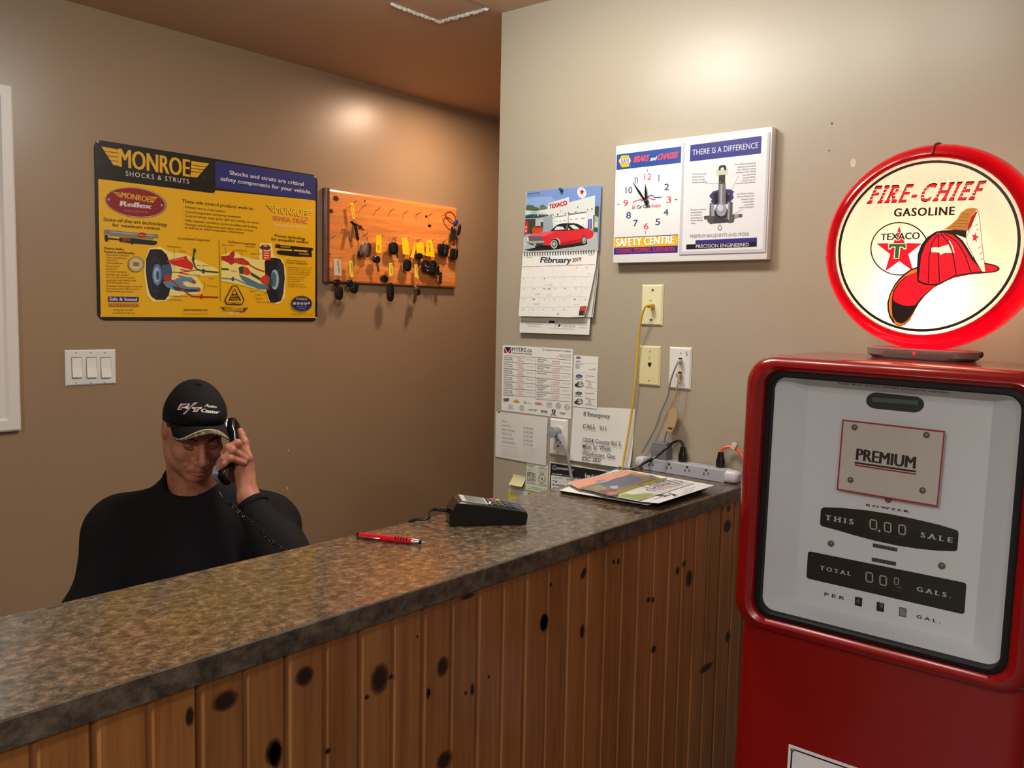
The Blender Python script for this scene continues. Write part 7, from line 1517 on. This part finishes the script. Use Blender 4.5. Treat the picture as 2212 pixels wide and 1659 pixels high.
# embroidery, draped on the crown's front
class Emb(Art):
    def w(s, a, b):
        p = np.array(s.O+s.U*a+s.V*b); dr_ = p-CAM; dr_ = dr_/np.linalg.norm(dr_)
        def gap(t):
            q = toq(p+dr_*t)[0]; h = min(.98, max(0, (q[1]-.055)/(CTOP-.055))); bul = (1-h**2.5)**(1/2.3)*(1+.03*math.sin(PI*min(1, h*1.6)))
            return q[2]-(CZ0+CRZ*bul*(1+.035*math.sin(PI*min(1, h*1.4)))*math.sqrt(max(0, 1-(q[0]/(CRX*bul))**2)))
        t0, t1 = -.06, .12
        for _ in range(22):
            tm = (t0+t1)/2
            if gap(tm) > 0: t0 = tm
            else: t1 = tm
        return Vector(p+dr_*(t0-.0014-s.k*1e-5))
eo = Vector(hp(0, .085, .088)); E2 = Emb(eo, Vector(HZ_), (340, 820, .16878), U=Vector(HX_), pre='thread', rough=.8)
SG = (196, 188, 180); BR = (120, 62, 50)
def sub(pts, n=3):
    out = []
    for i, p in enumerate(pts):
        q = pts[(i+1) % len(pts)]
        for k in range(n): out.append((p[0]+(q[0]-p[0])*k/n, p[1]+(q[1]-p[1])*k/n))
    return out
E2.poly(sub([(252, 390), (285, 325), (300, 308), (415, 306), (408, 340), (385, 352), (408, 362), (398, 374), (352, 368), (318, 362), (302, 388)]), SG); E2.poly(sub([(270, 382), (300, 322), (398, 314), (392, 334), (340, 350), (318, 352), (296, 380)]), BR); E2.poly(sub([(320, 330), (372, 326), (362, 340), (312, 344)]), (24, 22, 22))
E2.poly(sub([(322, 442), (470, 296), (512, 293), (352, 442)]), SG); E2.poly(sub([(338, 437), (478, 302), (496, 300), (348, 437)]), (60, 40, 38))
E2.poly(sub([(440, 352), (575, 350), (560, 374), (530, 376), (508, 415), (450, 413), (480, 376), (448, 374)]), SG); E2.poly(sub([(462, 360), (552, 358), (545, 368), (520, 370), (498, 408), (472, 406), (492, 368), (464, 368)]), BR)
E2.text('Auto', (604, 345), (752, 366), 36, SG, fat=.04, shear=.1); E2.text('Center', (556, 413), (782, 440), 44, (214, 208, 200), fat=.05, shear=.1)
E2.build('embroidery', capo)
# handset and its coiled cord
hs = thing('telephone_handset', 'black telephone handset with silver ends held to his left ear by the man', 'telephone', tuple(at(478, 1046, 2.07)))
ha, hb = Vector(hq(955, 600, 2.185)), Vector(hq(840, 1250, 2.085)); hd_ = (hb-ha).normalized()
face = Vector(hp(0, -.03, .03))-(ha+hb)/2; face = (face-hd_*face.dot(hd_)).normalized(); hs_ = hd_.cross(face)
LH = (hb-ha).length
def hsec(t, w_, th, off, n=20):
    c = ha+hd_*(t*LH)-face*off; return [c+hs_*w_*math.copysign(abs(math.cos(q))**.6, math.cos(q))+face*th*math.copysign(abs(math.sin(q))**.6, math.sin(q)) for q in [2*PI*i/n for i in range(n)]]
mb = MB(); mb.loft([hsec(*a) for a in ((-.085, .012, .005, .004), (-.07, .021, .011, .004), (.0, .0235, .0135, .004), (.12, .0225, .0125, .006), (.22, .018, .011, .012), (.4, .0155, .0105, .017), (.6, .0155, .0105, .017), (.78, .018, .011, .012), (.88, .0225, .0125, .006), (1.0, .0235, .0125, .004), (1.06, .021, .010, .004), (1.075, .013, .005, .004))])
mb.build('handset_body', mat('handset_gloss_black', (14, 14, 15), .18, coat=.4), hs)
m_sil = mat('handset_silver', (150, 156, 162), .35, metal=.3)
for nm, t0, t1 in (('earpiece', -.055, .135), ('mouthpiece', .865, 1.05)):
    MB().loft([hsec(t0, .019, .006, -.010), hsec(t0+.02, .0245, .0115, -.009), hsec(t1-.02, .0245, .0115, -.009), hsec(t1, .019, .006, -.010)]).build(nm, m_sil, hs)
ck = [hb+hd_*.012, at(470, 1052, 2.06), at(484, 1077, 2.03), at(502, 1092, 2.00), at(527, 1117, 1.955), at(554, 1137, 1.93), at(582, 1165, 1.90), at(607, 1184, 1.88), at(632, 1200, 1.86), at(668, 1225, 1.85), at(712, 1262, 1.86), at(740, 1330, 1.86)]
cs = spline(ck, 40); pts = []; tl = 0; up = Vector((0, 0, 1))
for i in range(0, len(cs)-1):
    t_ = (cs[min(i+1, len(cs)-1)]-cs[max(i-1, 0)]).normalized(); seg = (cs[i+1]-cs[i]).length
    if i < 90: pts.append(cs[i]); tl = 0; continue
    s1_ = t_.cross(up).normalized(); s2_ = t_.cross(s1_); m_ = max(1, int(seg/.00045))
    for k in range(m_):
        q = cs[i].lerp(cs[i+1], k/m_); tl += seg/m_; ph = tl/.0085*2*PI; rr_ = .0038*min(1, tl/.03); pts.append(q+s1_*rr_*math.cos(ph)+s2_*rr_*math.sin(ph))
MB().tube(pts, .0012, n=5).build('coiled_cord', mat('cord_gloss_black', (14, 14, 15), .2, coat=.3), hs)
# office chair he sits on, and the low desk in front of him
chp = Vector((PEL[0], PEL[1], 0)); f_ = Vector(FW).normalized(); s_ = Vector((-f_.y, f_.x, 0))
chair = thing('office_chair', 'dark office chair hidden under the seated man behind the counter', 'chair', tuple(chp)); m_ch = mat('dark_chair_fabric', (30, 30, 34), .8)
def chp_(a, b, z): return chp+f_*a+s_*b+Vector((0, 0, z))
MB().loft([[chp_(.06+.25*k*math.copysign(abs(math.cos(t))**.5, math.cos(t)), .25*k*math.copysign(abs(math.sin(t))**.5, math.sin(t)), z) for t in [2*PI*i/28 for i in range(28)]] for z, k in ((.345, .9), (.36, 1), (.405, 1), (.42, .93))]).build('seat', m_ch, chair)
MB().loft([[chp_(-.235+.03*math.sin(t)+.0, .20*k*math.copysign(abs(math.cos(t))**.6, math.cos(t)), z) for t in [2*PI*i/20 for i in range(20)]] for z, k in ((.50, .8), (.53, 1), (.80, .95), (.86, .7))]).build('backrest', m_ch, chair)
MB().tube([chp_(-.10, 0, .335), chp_(-.25, 0, .40), chp_(-.255, 0, .56)], .016, n=8).build('back_bracket', m_dsteel, chair); MB().tube([chp_(.03, 0, .345), chp_(.03, 0, .09)], .025, n=12).build('gas_column', m_dsteel, chair)
for k in range(5):
    t = 2*PI*k/5+.3; e = chp_(.03+.27*math.cos(t), .27*math.sin(t), .075); MB().tube([chp_(.03, 0, .10), e], .017, n=8).build('base_spoke', m_gloss_black, chair)
    mb = MB(); mb.lathe([(0, -.012), (.026, -.012), (.027, 0), (.026, .012), (0, .012)], T=Matrix.Translation(Vector((e.x, e.y, .0275))) @ Matrix.Rotation(PI/2, 4, 'X'), n=14); mb.build('caster', m_gloss_black, chair)
